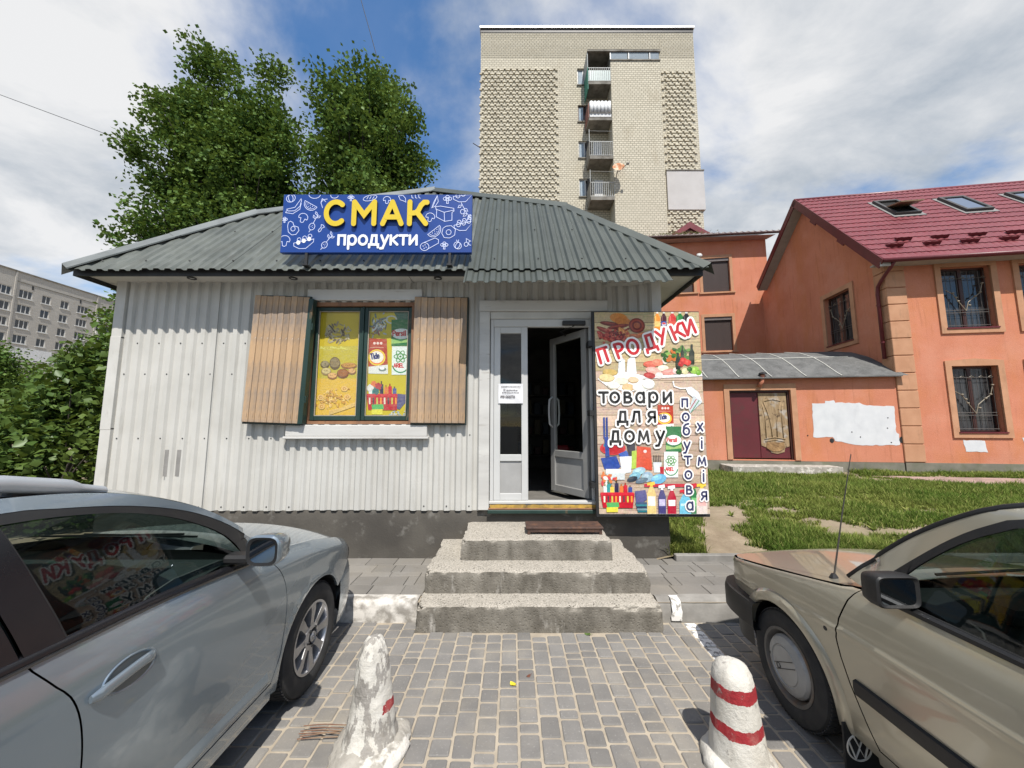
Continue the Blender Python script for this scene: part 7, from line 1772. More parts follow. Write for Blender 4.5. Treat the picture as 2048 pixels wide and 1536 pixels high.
for side in (1, -1):
    DR_ = smooth_poly([(-1.466,1.03), (-1.452,.995), (-1.412,.93), (-1.382,.885), (-1.356,.806), (-1.343,.68), (-1.341,.50), (-1.354,.38), (-1.377,.30)], .02); DF_ = smooth_poly([(-.410,.30), (-.371,.40), (-.353,.50), (-.349,.62), (-.365,.75), (-.402,.84), (-.459,.915), (-.522,.990)], .02)
    fd = DR_ + DF_ + [(-.648,.998), (-1.035,1.026)]
    dr = panel(fd, WA, side, 'front_door', PA_, carA)
    rd = [(y-.0055, z) for y, z in DR_] + [(-2.28,.30)] + arc_pts(-2.70, .315, .365, 5, 60, 8) + [(-2.50,.75), (-2.55,.90), (-2.56,1.05), (-1.9,1.045)]
    panel(rd, WA, side, 'rear_door', PA_, carA)
    fe = [(-.404,.23)] + [(y+.0055, z-(.004 if z > .95 else 0)) for y, z in DF_] + [(-.3,.955), (0,.910), (.3,.838), (.5,.768), (.60,.715), (.585,.655), (.52,.60), (.44,.56), (.40,.50)] + arc_pts(0, .315, .352, 32, 196)
    panel(fe, WA, side, 'front_fender', PA_, carA)
    qp = [(-2.565,1.05), (-2.56,.90), (-2.51,.76)] + arc_pts(-2.70, .315, .365, 62, 180, 14) + [(-3.10,.22), (-3.6,.22), (-3.80,.30), (-3.82,.6), (-3.78,.95), (-3.70,1.05), (-3.2,1.07)]
    panel(qp, WA, side, 'rear_quarter', PA_, carA, spacing=.06)
    panel([(-.405,.292), (-.37,.19), (-2.33,.19), (-2.30,.292)], WA, side, 'sill', PA_, carA)
    # greenhouse
    gl_ = smooth_poly([(-1.452,1.376), (-1.31,1.367), (-1.11,1.333), (-.92,1.266), (-.742,1.168), (-.66,1.095), (-.622,1.03)], .04) + [(-.677,1.006), (-.99,1.018), (-1.205,1.027), (-1.362,1.034)]
    gfm = smooth_poly([(-1.47,1.410), (-1.31,1.396), (-1.097,1.360), (-.88,1.295), (-.70,1.205), (-.56,1.105), (-.50,1.03)], .04) + [(-.53,.998), (-.99,1.004), (-1.205,1.012), (-1.455,1.018)]
    panel(gfm, WA, side, 'window_frame', m_blackpl, carA, hole=gl_, flange=.012, off=-.002)
    panel(gl_, WA, side, 'door_glass', m_cglass, carA, flange=0, off=-.008)
    panel([(-1.37,1.034), (-1.467,1.412), (-1.562,1.416), (-1.465,1.036)], WA, side, 'door_pillar', m_gloss, carA, flange=.01, off=.003)
    panel([(-1.474,1.034), (-1.571,1.416), (-1.662,1.420), (-1.570,1.038)], WA, side, 'door_pillar', m_gloss, carA, flange=.01, off=.002)
    rgl = [(-1.665,1.388), (-1.58,1.045), (-2.45,1.08), (-2.50,1.375), (-2.1,1.392)]; panel([(-1.655,1.418), (-1.57,1.03), (-2.55,1.055), (-2.60,1.40), (-2.1,1.42)], WA, side, 'window_frame', m_blackpl, carA, hole=rgl, flange=.012, off=-.002); panel(rgl, WA, side, 'rear_door_glass', m_cglass, carA, flange=0, off=-.008)
    panel([(-2.62,1.40), (-2.57,1.06), (-3.45,1.08), (-3.5,1.16), (-3.2,1.34)], WA, side, 'quarter_glass', m_cglass, carA, flange=0, off=-.006, spacing=.08)
    # painted cant rail / A-pillar
    lo_ = [(-3.5,1.17), (-3.2,1.345), (-2.6,1.400), (-2.1,1.412), (-1.47,1.406), (-1.31,1.392), (-1.097,1.356), (-.88,1.290), (-.70,1.200), (-.56,1.100), (-.51,1.03)]
    hi_ = [(-.435,1.02), (-.50,1.085), (-.72,1.240), (-.90,1.330), (-1.15,1.412), (-1.5,1.446), (-2.2,1.452), (-2.8,1.436), (-3.3,1.38), (-3.6,1.22)]
    panel(smooth_poly(lo_, .05) + smooth_poly(hi_, .05), WA, side, 'cant_rail', PA_, carA, flange=.008)
    # chrome waist strip
    b = MB(); L = [(y, z) for y, z in smooth_poly([(-.56,.985), (-1.035,1.018), (-1.465,1.026), (-2.5,1.045)], .06)]
    b.grid([[(side*(WA(y, z+dz)+o), y, z+dz) for (o, dz) in ((-.004,-.010), (.006,-.007), (.008,.002), (.004,.010), (-.006,.012))] for y, z in L]); b.build('waist_strip', m_gloss, carA, smooth=40)
    b = MB(); b.grid([[(side*(WA(y, z-.012)+o), y, z+dz) for (o, dz) in ((.0,-.020), (.0095,-.017), (.010,-.010), (.002,-.008))] for y, z in L]); b.build('chrome_trim', pm('dark_trim_metal', (.14,.14,.145), rough=.2, metal=.9), carA, smooth=40)
    b = MB(); b.grid([[(side*(WA(y, z)+o), y, z) for (o, z) in ((-.001,.312), (.010,.322), (.015,.338), (.010,.356), (-.001,.385))] for y in [-.46-.88*k/24 for k in range(25)]]); b.build('door_moulding', PA_, carA, smooth=60)
    # door handle with its hollow
    hy, hz = -1.235, .853; b = MB(); rows = []
    for k, (f, o) in enumerate(((1.0, .0035), (.93, -.001), (.75, -.020), (.45, -.032), (.02, -.036))): rows.append([(side*(WA(hy+.02+.088*f*math.cos(a), hz+.046*f*math.sin(a))+o), hy+.02+.088*f*math.cos(a), hz+.046*f*math.sin(a)) for a in [6.283*i/32 for i in range(32)]])
    b.grid(rows[1:], close=True)
    # recess is shown by a rim and a flat dark disc painted as its shade
    hb = MB().grid([[(side*(WA(hy+.02+.09*f*math.cos(a), hz+.048*f*math.sin(a))+o), hy+.02+.09*f*math.cos(a), hz+.048*f*math.sin(a)) for a in [6.283*i/36 for i in range(36)]] for f, o in ((1.03, .0006), (.99, .0042), (.93, .0036), (.86, .0012))], close=True)
    hb.build('handle_surround', PA_, carA, smooth=50)
    MB().add([(side*(WA(hy+.02+.087*math.cos(a), hz+.045*math.sin(a))+.0016), hy+.02+.087*math.cos(a), hz+.045*math.sin(a)) for a in [6.283*i/32 for i in range(32)]], [tuple(range(32))]).build('handle_hollow_shade', pm('handle_shade_paint', (.075,.085,.09), (.10,.112,.118), scale=6, rough=.35, metal=.5, coat=.6), carA)
    hp = [(hy-.105, hz-.006), (hy-.085, hz-.006), (hy-.03, hz+.002), (hy+.04, hz+.010), (hy+.095, hz+.012)]
    rows = []
    for (y, z) in smooth_poly(hp, .015):
        xw = WA(y, z); e_ = min(1, (y-hp[0][0])/.02+.6, (hp[-1][0]-y)/.015+.5); rows.append([(side*(xw+.011*e_+.011*e_*math.cos(a)), y, z+.0185*e_*math.sin(a)) for a in [6.283*i/12 for i in range(12)]])
    b = MB().grid(rows, close=True); b.add(rows[0], [tuple(range(12))]); b.add(rows[-1], [tuple(range(12))]); b.build('door_handle', PA_, carA, smooth=50)
    # mirror
    mx0, mx1 = .93, 1.09; rows = []
    sec = [(-.800, .90), (-.795, .98), (-.775, 1.0), (-.735, .97), (-.69, .82), (-.66, .55), (-.65, .12)]
    for (y, f) in sec:
        row = []
        for i in range(24):
            a = 6.283*i/24; ca, sa = math.cos(a), math.sin(a); sq = lambda q: math.copysign(abs(q)**.55, q)
            row.append((side*((mx0+mx1)/2 + .078*f*sq(ca) - (.01*(1-f))), y, 1.095 + .068*f*sq(sa) - .02*(1-f)))
        rows.append(row)
    mb_ = MB().grid(rows, close=True); mb_.add(rows[-1], [tuple(range(24))])
    mo = mb_.build('mirror', PA_, carA, smooth=50)
    ring = [rows[0], [(x*1.0, y+.001, z) for x, y, z in rows[1]]]
    MB().grid([rows[0], [(side*((mx0+mx1)/2) + (p[0]-side*((mx0+mx1)/2))*.80, -.796, 1.095 + (p[2]-1.095)*.80) for p in rows[0]]], close=True).build('mirror_rim', m_blackpl, mo)
    MB().add([(side*((mx0+mx1)/2) + (p[0]-side*((mx0+mx1)/2))*.81, -.797, 1.095 + (p[2]-1.095)*.81) for p in rows[0]], [tuple(range(24))]).build('mirror_glass', m_mirror, mo)
    MB().grid([[(side*(1.052 + .022*math.cos(t_)), -.772+.035*k, 1.075 + .018*math.sin(t_)) for t_ in [R(-60+20*q) for q in range(7)]] for k in range(3)]).build('indicator_lens', m_lens, mo, smooth=True)
    MB().bbox(min(side*.80, side*.92), max(side*.80, side*.92), -.76, -.68, 1.02, 1.06, .012).build('mirror_arm', m_blackpl, mo)
    panel([(-.50,.995), (-.56,1.09), (-.66,1.085), (-.635,1.0)], WA, side, 'mirror_base', m_blackpl, carA, flange=0, off=.006)
    # roof rail
    rp = [(-1.13,.618,1.418), (-1.25,.612,1.450), (-1.40,.606,1.482), (-1.65,.60,1.506), (-2.2,.585,1.512), (-2.8,.58,1.500), (-3.15,.575,1.470), (-3.28,.572,1.43)]
    rows = []
    for i in range(len(rp)*5-4):
        k = i/5; a, c_ = rp[int(k)], rp[min(int(k)+1, len(rp)-1)]; f = k-int(k); y, x, z = (a[q]+(c_[q]-a[q])*f for q in range(3))
        h = .026 if .6 < k < len(rp)-1.6 else .016
        rows.append([(side*(x+.020*math.cos(t_)), y, z + h*math.sin(t_)) for t_ in [6.283*q/12 for q in range(12)]])
    rb = MB().grid(rows, close=True); rb.add(rows[0], [tuple(range(12))]); rb.add(rows[-1], [tuple(range(12))]); rl = rb.build('roof_rail', pm('rail_silver', (.50,.53,.56), (.45,.48,.51), rough=.4, metal=.4), carA, smooth=50)
    for y in (-1.33, -3.12): MB().bbox(min(side*.565, side*.605), max(side*.565, side*.605), y-.05, y+.05, 1.425, 1.475, .008).build('rail_foot', m_blackpl, rl)
    # wheels and arch liners
    wheel(carA, side*.765, 0, .315, .195, 'alloy', side); wheel(carA, side*.765, -2.70, .315, .195, 'alloy', side)
    for cy in (0, -2.70):
        b = MB(); b.grid([[(side*.50 if q_ == 0 else side*(WA(cy+.358*math.cos(a), max(.2, .315+.358*math.sin(a)))-.02), cy+.358*math.cos(a), .315+.358*math.sin(a)) for a in [R(-20+220*i/20) for i in range(21)]] for q_ in (0, 1)]); b.add([(side*.50, cy+.358*math.cos(R(-20+220*i/20)), .315+.358*math.sin(R(-20+220*i/20))) for i in range(21)], [tuple(range(21))]); b.build('wheel_arch_liner', m_blackpl, carA, fix=False)
    # headlamp wrapping the front corner
    panel([(.605,.71), (.59,.655), (.53,.61), (.60,.585), (.80,.575), (.80,.625), (.70,.675)], lambda y, z: WA(y, z) + .002, side, 'headlamp', m_lens, carA, flange=.012)
# bonnet
b = MB(); rows = []
for i in range(31):
    y = -.50 + 1.30*i/30; zs, zc = lerp_table(zsA, y), lerp_table(zcA, y); xe = WA(y, zs) - .012
    rows.append([(xe*u, y + .10*(1-u*u) - .05, zs + .004 + (zc-zs)*(1-abs(u)**2.3)) for u in [-1+2*k/28 for k in range(29)]])
b.grid(rows); b.build('bonnet', PA_, carA, smooth=50)
b = MB(); b.box(-.78, .78, -.66, -.42, .90, .98); b.build('cowl', m_blackpl, carA)
# windscreen, roof, rear screen
def across(curve, bulge, zc, n=16):
    rows = []
    for (y, z) in curve:
        x = WA(y, z) - .012; rows.append([(x*u, y + bulge*(1-u*u), z + zc*(1-u*u)) for u in [-1+2*k/n for k in range(n+1)]])
    return rows
ws = smooth_poly([(-.44,1.03), (-.52,1.10), (-.72,1.246), (-.90,1.336), (-1.06,1.392)], .05)
MB().grid(across(ws, .17, .012)).build('windscreen', m_cglass, carA, smooth=True, fix=False)
rfc = smooth_poly([(-1.06,1.392), (-1.15,1.416), (-1.5,1.450), (-2.2,1.456), (-2.8,1.440), (-3.3,1.386)], .06)
rows = across(rfc, 0, .05); n0 = len(rows)
rows = [[(p[0], p[1] + .17*(1-(2*k/16-1)**2)*max(0, 1-i/6), p[2] - .038*(1-(2*k/16-1)**2)*max(0, 1-i/6)) for k, p in enumerate(r_)] for i, r_ in enumerate(rows)]
MB().grid(rows).build('roof', PA_, carA, smooth=50, fix=False)
MB().grid(across([(-3.3,1.386), (-3.5,1.25), (-3.66,1.06)], -.06, .02)).build('rear_screen', m_cglass, carA, smooth=True, fix=False)
MB().grid([[(.62*u, -3.72-.08*(1-u*u)-.05*t_, 1.06-.5*t_) for u in [-1+2*k/10 for k in range(11)]] for t_ in (0, .3, .6, 1)]).build('tailgate', PA_, carA, smooth=True, fix=False)
for s in (1, -1): MB().bbox(min(s*.60, s*.74), max(s*.60, s*.74), -3.80, -3.70, .70, 1.02, .02).build('tail_lamp', m_redl, carA)
wrap_bumper([(.852,.36), (.846,.46), (.815,.60), (.735,.72), (.60,.80), (.3,.86), (0,.875)], [(-.06,.17), (-.01,.21), (.004,.30), (.012,.42), (.008,.50), (-.002,.56), (-.03,.60), (-.10,.61)]).build('front_bumper', PA_, carA, smooth=50, fix=False)
wrap_bumper([(.86,-3.20), (.84,-3.5), (.74,-3.74), (.5,-3.84), (0,-3.87)], [(-.06,.20), (.0,.26), (.012,.45), (.0,.56), (-.06,.60)]).build('rear_bumper', PA_, carA, smooth=50, fix=False)
MB().box(-.45, .45, .70, .79, .58, .66).build('grille', m_blackpl, carA)
# cabin
b = MB(); b.box(-.74, .74, -3.55, -.30, .26, .34); b.box(-.74, .74, -.48, -.42, .34, .95); b.box(-.745, -.715, -3.4, -.45, .34, .96); b.box(.715, .745, -3.4, -.45, .34, .96); b.box(-.70, .70, -3.62, -3.55, .34, .95); b.build('cabin_tub', m_cabin, carA)
rows = [[(x, y, z) for (y, z) in ((-.48,.965), (-.60,.985), (-.78,.97), (-.86,.93), (-.90,.86), (-.86,.72), (-.80,.60))] for x in [-.72+1.44*k/12 for k in range(13)]]
MB().grid(rows).build('dashboard', pm('dash_grey', (.10,.115,.115), (.085,.095,.095), scale=30, rough=.75), carA, smooth=True, fix=False)
for s in (1, -1):
    st_ = MB().bbox(s*.36-.24, s*.36+.24, -1.62, -1.12, .45, .62, .05).build('seat', m_seat, carA)
    MB().bbox(-.23, .23, -.07, .07, 0, .58, .05, mat=rotmat((s*.36, -1.64, .60), R(18))).build('backrest', m_seat, st_); MB().bbox(-.12, .12, -.045, .045, 0, .18, .04, mat=rotmat((s*.36, -1.86, 1.19), R(14))).build('headrest', m_seat, st_)
MB().bbox(-.66, .66, -2.55, -2.05, .45, .64, .05).bbox(-.66, .66, -.07, .07, 0, .56, .05, mat=rotmat((0, -2.6, .6), R(18))).build('rear_seat', m_seat, carA)
MB().tube([(-.36+.18*math.cos(a), -.98+.05*math.sin(a), .93+.175*math.sin(a)) for a in [6.283*i/28 for i in range(29)]], .014, 8).build('steering_wheel', m_blackpl, carA, smooth=True)
MB().bbox(-.12, .12, -.80, -.77, 1.28, 1.34, .012).build('inner_mirror', m_blackpl, carA)
for s in (1, -1): MB().bbox(s*.36-.2, s*.36+.2, -1.03, -.92, 1.355, 1.372, .006).build('sun_visor', pm('visor_beige', (.33,.32,.30), rough=.8), carA)
MB().bbox(-.70, .70, -3.3, .70, .17, .25, .03).build('underbody', m_blackpl, carA)
for s in (1, -1): MB().tube([(s*.02-.3*s, -.36, 1.045), (s*.42, -.44, 1.055)], .006, 5).build('wiper', m_blackpl, carA)
# ---- beige hatchback (right)
PB_ = paint('beige_metallic_paint', (.385,.355,.275), (.43,.40,.315), .31, .45, (.34,.31,.245))
carB = empty('hatchback_car', (2.39, 2.30, 0), 0, 'boxy beige-gold metallic car with black bumpers parked at the right', 'car', 'cars parked in front of the shop')
profB = [(.12,.74), (.20,.775), (.26,.792), (.32,.802), (.45,.815), (.55,.824), (.66,.834), (.72,.834), (.76,.830), (.84,.815), (.88,.802), (.905,.786), (.95,.775), (1.0,.760), (1.1,.730), (1.2,.695), (1.3,.655), (1.345,.630), (1.375,.595), (1.40,.54)]
planB = [(-3.22,.14), (-3.1,.07), (-2.8,.02), (-2.4,0), (.10,0), (.33,.006), (.45,.020), (.52,.042), (.57,.080), (.60,.13)]
zsB = [(-.55,.915), (-.45,.898), (-.39,.882), (.09,.790), (.47,.722), (.57,.708)]
zcB = [(-.55,.945), (-.39,.918), (.09,.828), (.40,.770), (.52,.745), (.57,.728)]
def WB(y, z):
    x = lerp_table(profB, z) - lerp_table(planB, y)
    if z > .93: x -= lerp_table([(-.95, 0), (-.66,.012), (-.39,.035), (-.2,.05)], y)*min((z-.93)/.1, 1)
    zc_ = lerp_table([(-.6,.692), (-.4,.686), (0,.640), (.3,.605), (.6,.575)], y); x += .0065*math.exp(-((z-zc_)/.012)**2) - .005/(1+math.exp(-(z-zc_-.012)/.008))
    if y > -.50:
        zs = lerp_table(zsB, y); h = .03
        if z > zs-h: q = min((z-(zs-h))/h, 1); x -= .022*(1-math.sqrt(max(0, 1-.9*q*q)))
    return x
HUBZ = .285
for side in (-1, 1):
    fd = [(-.494,.905), (-.452,.84), (-.412,.738), (-.394,.644), (-.402,.56), (-.430,.46), (-.486,.326), (-.52,.25), (-1.62,.25), (-1.63,.5), (-1.62,.905)]
    panel(fd, WB, side, 'front_door', PB_, carB, spacing=.02, ne=.006)
    fe = [(-.51,.20), (-.512,.25), (-.478,.326), (-.422,.46), (-.394,.56), (-.386,.644), (-.404,.738), (-.444,.84), (-.486,.900), (-.44,.894), (-.39,.878), (.09,.786), (.47,.718), (.570,.704), (.585,.67), (.592,.56), (.586,.40), (.55,.375), (.36,.372)] + arc_pts(0, HUBZ, .335, 16, 194, 26)
    panel(fe, WB, side, 'front_fender', PB_, carB, spacing=.02, ne=.006)
    # flat pressed lip round the arch
    b = MB(); b.grid([[(side*(WB(y, z)+o), y, z) for (y, z, o) in ((r_*math.cos(a), HUBZ+r_*math.sin(a)*1.0, o_) for r_, o_ in ((.327,-.02), (.327,.016), (.334,.020), (.374,.016), (.392,.0)))] for a in [R(14+178*i/40) for i in range(41)]]); b.build('arch_lip', PB_, carB, smooth=40)
    qp = [(-1.63,.905), (-1.64,.5), (-1.63,.25), (-2.10,.25)] + arc_pts(-2.475, HUBZ, .335, 0, 180, 20)[::-1][::-1] + [(-2.85,.25), (-3.1,.28), (-3.16,.5), (-3.16,.85), (-3.1,.905)]
    qp = [(-1.63,.905), (-1.64,.5), (-1.63,.25)] + arc_pts(-2.475, HUBZ, .335, -6, 186, 20) + [(-3.1,.28), (-3.16,.5), (-3.16,.85), (-3.1,.905)]
    panel(qp, WB, side, 'rear_quarter', PB_, carB, spacing=.06)
    panel([(-.505,.243), (-.48,.165), (-2.06,.165), (-2.1,.243)], WB, side, 'sill', PB_, carB)
    gl_ = smooth_poly([(-1.60,1.330), (-1.25,1.330), (-1.02,1.318), (-.93,1.280), (-.821,1.205), (-.700,1.085), (-.655,1.03)], .04) + [(-.640,.925), (-1.60,.925)]
    gfm = smooth_poly([(-1.64,1.352), (-1.25,1.354), (-1.0,1.343), (-.895,1.295), (-.79,1.215), (-.66,1.085), (-.55,.97)], .04) + [(-.50,.903), (-.60,.898), (-1.64,.898)]
    panel(gfm, WB, side, 'window_frame', m_blackpl, carB, hole=gl_, flange=.012, off=.002)
    panel(gl_, WB, side, 'door_glass', m_cglass, carB, flange=0, off=-.008)
    panel([(-1.66,1.34), (-1.66,.915), (-1.72,.915), (-1.72,1.34)], WB, side, 'door_pillar', PB_, carB, flange=.01)
    rgl = [(-1.76,1.32), (-1.76,.94), (-2.55,.96), (-2.42,1.25), (-2.3,1.31)]; panel([(-1.73,1.345), (-1.73,.915), (-3.0,.915), (-2.95,1.05), (-2.6,1.32), (-2.3,1.34)], WB, side, 'rear_pillar', PB_, carB, hole=rgl, flange=.01, spacing=.06); panel(rgl, WB, side, 'quarter_glass', m_cglass, carB, flange=0, off=-.006, spacing=.08)
    lo_ = smooth_poly([(-2.98,1.05), (-2.62,1.318), (-2.3,1.336), (-1.64,1.346), (-1.25,1.348), (-1.0,1.336), (-.898,1.288), (-.793,1.208), (-.662,1.078), (-.553,.966), (-.505,.905)], .04)
    hi_ = smooth_poly([(-.405,.925), (-.45,.985), (-.66,1.190), (-.86,1.330), (-.98,1.378), (-1.5,1.392), (-2.3,1.386), (-2.72,1.34), (-3.05,1.08)], .04)
    panel(lo_ + hi_, WB, side, 'cant_rail', PB_, carB, flange=.008)
    ap_ = smooth_poly([(-.40,.925), (-.445,.987), (-.655,1.194), (-.855,1.334), (-.98,1.384)], .04)
    MB().tube([(side*(WB(y, z)-.006), y, z) for y, z in ap_], .013, 6).build('screen_gasket', m_blackpl, carB, smooth=True)
    MB().tube([(side*(WB(y, z)-.004), y, z) for y, z in smooth_poly([(-.98,1.384), (-1.5,1.398), (-2.3,1.392), (-2.7,1.35)], .08)], .010, 6).build('drip_rail', m_blackpl, carB, smooth=True)
    # door moulding, waist rubber
    b = MB(); b.grid([[(side*(WB(y, z)+o), y, z) for (o, z) in ((-.002,.432), (.014,.438), (.018,.468), (.014,.498), (-.002,.504))] for y in [-.455-.006 - 1.13*k/20 for k in range(21)]]); b.add([(side*(WB(-.461, z)+o), -.461, z) for (o, z) in ((-.002,.432), (.014,.438), (.018,.468), (.014,.498), (-.002,.504))], [(0,1,2,3,4)]); b.build('side_moulding', m_blackpl, carB, smooth=40)
    b = MB(); b.grid([[(side*(WB(y, .905)+o), y, z) for (o, z) in ((.0,.896), (.010,.900), (.010,.916), (-.004,.924))] for y in [-.62-1.0*k/12 for k in range(13)]]); b.build('waist_rubber', m_blackpl, carB, smooth=40)
    MB().bbox(min(side*.80, side*.845), max(side*.80, side*.845), -1.50, -1.33, .775, .81, .01).build('door_handle', m_blackpl, carB)
    # mirror
    rows = []; cx = side*.845
    for (y, f) in ((-.735, .93), (-.73, 1.0), (-.69, 1.0), (-.655, .90), (-.635, .60), (-.630, .1)):
        rows.append([(cx + side*.088*f*math.copysign(abs(math.cos(a))**.32, math.cos(a)), y + .03*(-1 if 0 else 0), .992 + .062*f*math.copysign(abs(math.sin(a))**.32, math.sin(a))) for a in [6.283*(i+.5)/28 for i in range(28)]])
    mb_ = MB().grid(rows, close=True); mb_.add(rows[-1], [tuple(range(28))]); mo = mb_.build('mirror', m_blackpl, carB, smooth=45)
    inner = [(cx + (p[0]-cx)*.86, -.728, .992 + (p[2]-.992)*.84) for p in rows[0]]
    MB().grid([rows[0], inner], close=True).build('mirror_rim', m_blackpl, mo); MB().add([(p[0], -.7285, p[2]) for p in inner], [tuple(range(28))]).build('mirror_glass', m_mirror, mo)
    MB().tube([(side*.80, -.70, .945), (side*.755, -.68, .93)], .03, 8).build('mirror_arm', m_blackpl, mo, smooth=True)
    panel([(-.505,.905), (-.56,.965), (-.668,1.078), (-.650,.908)], WB, side, 'mirror_base', m_blackpl, carB, flange=0, off=.004)
    wheel(carB, side*.735, 0, HUBZ, .165, 'steel', side); wheel(carB, side*.735, -2.475, HUBZ, .165, 'steel', side)
    for cy in (0, -2.475):
        b = MB(); b.grid([[(side*.50 if q_ == 0 else side*(WB(cy+.338*math.cos(a), max(.2, HUBZ+.338*math.sin(a)))-.015), cy+.338*math.cos(a), HUBZ+.338*math.sin(a)) for a in [R(-15+210*i/20) for i in range(21)]] for q_ in (0, 1)]); b.add([(side*.50, cy+.338*math.cos(R(-15+210*i/20)), HUBZ+.338*math.sin(R(-15+210*i/20))) for i in range(21)], [tuple(range(21))]); b.build('wheel_arch_liner', m_blackpl, carB, fix=False)
    # mudflap with its round badge
    mf = MB().bbox(min(side*.50, side*.825), max(side*.50, side*.83), -.372, -.362, .045, .255, .003).build('mudflap', m_blackpl, carB)
    bd = MB(); bc = (side*.757, -.375, .15); R_ = .056
    def bp(u, v): return (bc[0]+u*R_, bc[1], bc[2]+v*R_)
    bd.tube([bp(math.cos(6.283*i/28), math.sin(6.283*i/28)) for i in range(29)], .0038, 5)
    for pts in ([(-.42,.86), (0,.02), (.42,.86)], [(-.84,.45), (-.38,-.82), (0,-.06), (.38,-.82), (.84,.45)]): bd.tube([bp(*q) for q in pts], .0046, 5)
    bd.build('flap_badge', pm('badge_white', (.60,.58,.52), (.45,.43,.38), scale=30, rough=.7), mf)
    MB().lathe([(.011, 0), (.011, .003)], 10, mat=Matrix.Translation((side*(WB(-.33,.655)-.001), -.33, .655)) @ Matrix.Rotation(R(90)*side, 4, 'Y')).build('indicator_hole', m_dark, carB)
    MB().bbox(min(side*.50, side*.70), max(side*.50, side*.70), .60, .625, .52, .66, .01).build('headlamp', m_lens, carB)
    MB().bbox(min(side*.58, side*.76), max(side*.58, side*.76), -3.22, -3.16, .55, .85, .01).build('tail_lamp', m_redl, carB)
b = MB(); rows = []
for i in range(27):
    y = -.47 + 1.04*i/26; zs, zc = lerp_table(zsB, y), lerp_table(zcB, y); xe = WB(y, zs) - .012
    rows.append([(xe*u, y + (.05*(1-u*u) if i < 4 else .05*(1-u*u)), zs + .003 + (zc-zs)*(1-abs(u)**2.0)) for u in [-1+2*k/24 for k in range(25)]])
MB().grid(rows).build('bonnet', PB_, carB, smooth=50)
MB().box(-.66, .66, .54, .60, .50, .70).build('front_panel', m_blackpl, carB)
wrap_bumper([(.836,.20), (.842,.34), (.832,.46), (.79,.57), (.69,.64), (.3,.675), (0,.68)], [(-.05,.368), (.018,.372), (.034,.385), (.036,.50), (.026,.530), (-.05,.540)]).build('front_bumper', m_blackpl, carB, smooth=35, fix=False)
wrap_bumper([(.80,.30), (.80,.42), (.76,.53), (.66,.60), (.3,.63), (0,.635)], [(-.04,.19), (.0,.22), (.01,.37)]).build('front_valance', m_blackpl, carB, smooth=35, fix=False)
wrap_bumper([(.836,-2.90), (.84,-3.05), (.79,-3.18), (.6,-3.25), (0,-3.28)], [(-.05,.36), (.02,.37), (.036,.40), (.036,.51), (.02,.54), (-.05,.55)]).build('rear_bumper', m_blackpl, carB, smooth=35, fix=False)
def acrossB(curve, bulge, zc, n=16):
    return [[((WB(y, z)-.012)*u, y + bulge*(1-u*u), z + zc*(1-u*u)) for u in [-1+2*k/n for k in range(n+1)]] for (y, z) in curve]
MB().grid(acrossB(smooth_poly([(-.41,.925), (-.45,.985), (-.66,1.194), (-.86,1.334), (-.96,1.374)], .05), .10, .01)).build('windscreen', m_cglass, carB, smooth=True, fix=False)
rows = acrossB(smooth_poly([(-.96,1.374), (-1.1,1.392), (-1.5,1.400), (-2.3,1.394), (-2.7,1.35)], .06), 0, .035)
rows = [[(p[0], p[1] + .10*(1-(2*k/16-1)**2)*max(0, 1-i/4), p[2]-.025*(1-(2*k/16-1)**2)*max(0, 1-i/4)) for k, p in enumerate(r_)] for i, r_ in enumerate(rows)]
MB().grid(rows).build('roof', PB_, carB, smooth=50, fix=False)
MB().grid(acrossB([(-2.7,1.35), (-2.95,1.12), (-3.10,.92)], -.05, .01)).build('rear_screen', m_cglass, carB, smooth=True, fix=False)
MB().box(-.70, .70, -3.20, -3.12, .30, .92).build('tailgate', PB_, carB)
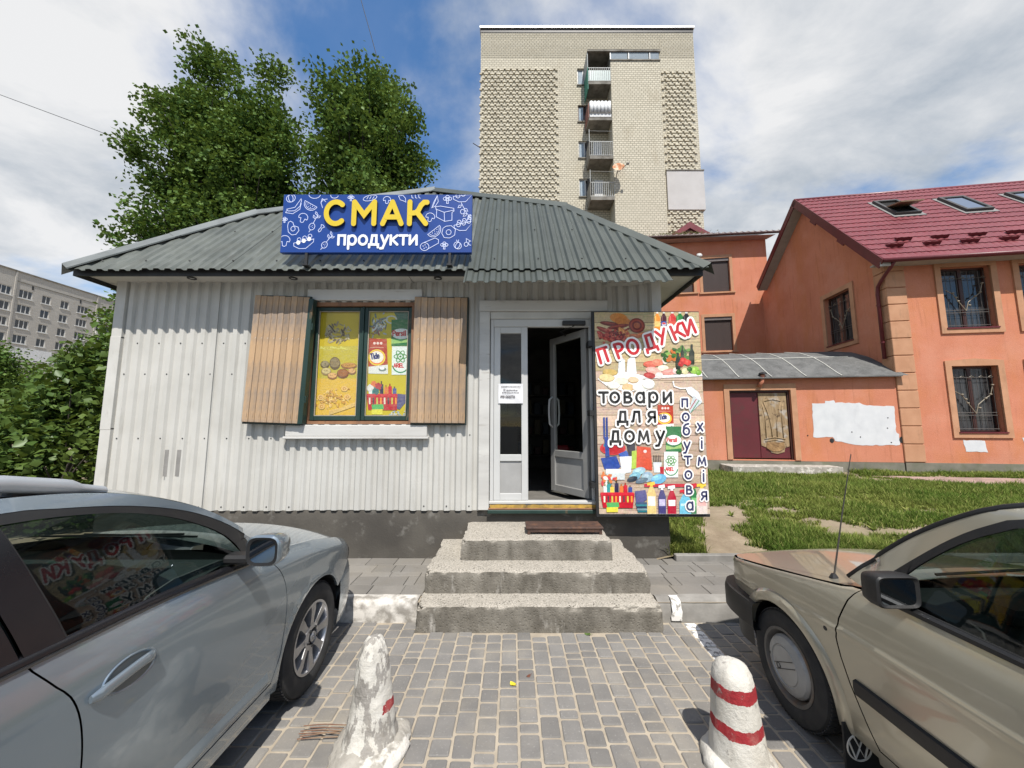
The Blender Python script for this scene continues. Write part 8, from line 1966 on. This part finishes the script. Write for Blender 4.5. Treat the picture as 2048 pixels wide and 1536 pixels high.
b = MB(); b.box(-.70, .70, -3.1, -.25, .24, .32); b.box(-.72, .72, -.50, -.46, .32, .86); b.box(-.735, -.705, -3.0, -.50, .32, .88); b.box(.705, .735, -3.0, -.50, .32, .88); b.build('cabin_tub', m_cabin, carB)
MB().grid([[(x, y, z) for (y, z) in ((-.44,.89), (-.56,.915), (-.74,.91), (-.80,.88), (-.82,.80), (-.78,.60))] for x in [-.70+1.40*k/12 for k in range(13)]]).build('dashboard', m_cabin, carB, smooth=True, fix=False)
MB().bbox(-.52, -.20, -.84, -.70, .90, .965, .02).build('instrument_hood', m_blackpl, carB)
sw_ = MB().tube([(-.36+.185*math.cos(a), -.98+.07*math.sin(a), .90+.17*math.sin(a)) for a in [6.283*i/30 for i in range(31)]], .013, 8).build('steering_wheel', m_blackpl, carB, smooth=True)
MB().bbox(-.49, -.23, -.985, -.955, .875, .925, .01).bbox(-.39, -.33, -.98, -.80, .80, .90, .01).build('wheel_spoke', m_blackpl, sw_)
for s in (1, -1):
    st_ = MB().bbox(s*.35-.23, s*.35+.23, -1.62, -1.15, .40, .58, .05).build('seat', m_seat, carB)
    MB().bbox(-.22, .22, -.07, .07, 0, .55, .05, mat=rotmat((s*.35, -1.62, .56), R(16))).build('backrest', m_seat, st_); MB().bbox(-.12, .12, -.045, .045, 0, .16, .04, mat=rotmat((s*.35, -1.80, 1.13), R(12))).build('headrest', m_seat, st_)
MB().bbox(-.11, .11, -.80, -.77, 1.26, 1.31, .01).build('inner_mirror', m_blackpl, carB)
MB().bbox(-.66, .66, -2.9, .58, .17, .25, .03).build('underbody', m_blackpl, carB)
an = MB().lathe([(.022, -.02), (.020, .012), (.010, .03)], 10, mat=Matrix.Translation((-.715, -.265, .858))).build('antenna_base', m_blackpl, carB)
MB().tube([(-.715, -.265, .87), (-.69, -.32, 1.20), (-.668, -.38, 1.51)], [.0045, .003, .002], 6).build('antenna', m_iron, carB)
for s in (1, -1): MB().tube([(s*.02-.35, -.40, .935), (s*.02-.35+.42, -.42, .965)], .007, 5).build('wiper', m_blackpl, carB); break
MB().bbox(-.70, -.62, -.44, -.39, .90, .925, .008).build('washer_nozzle', m_blackpl, carB)
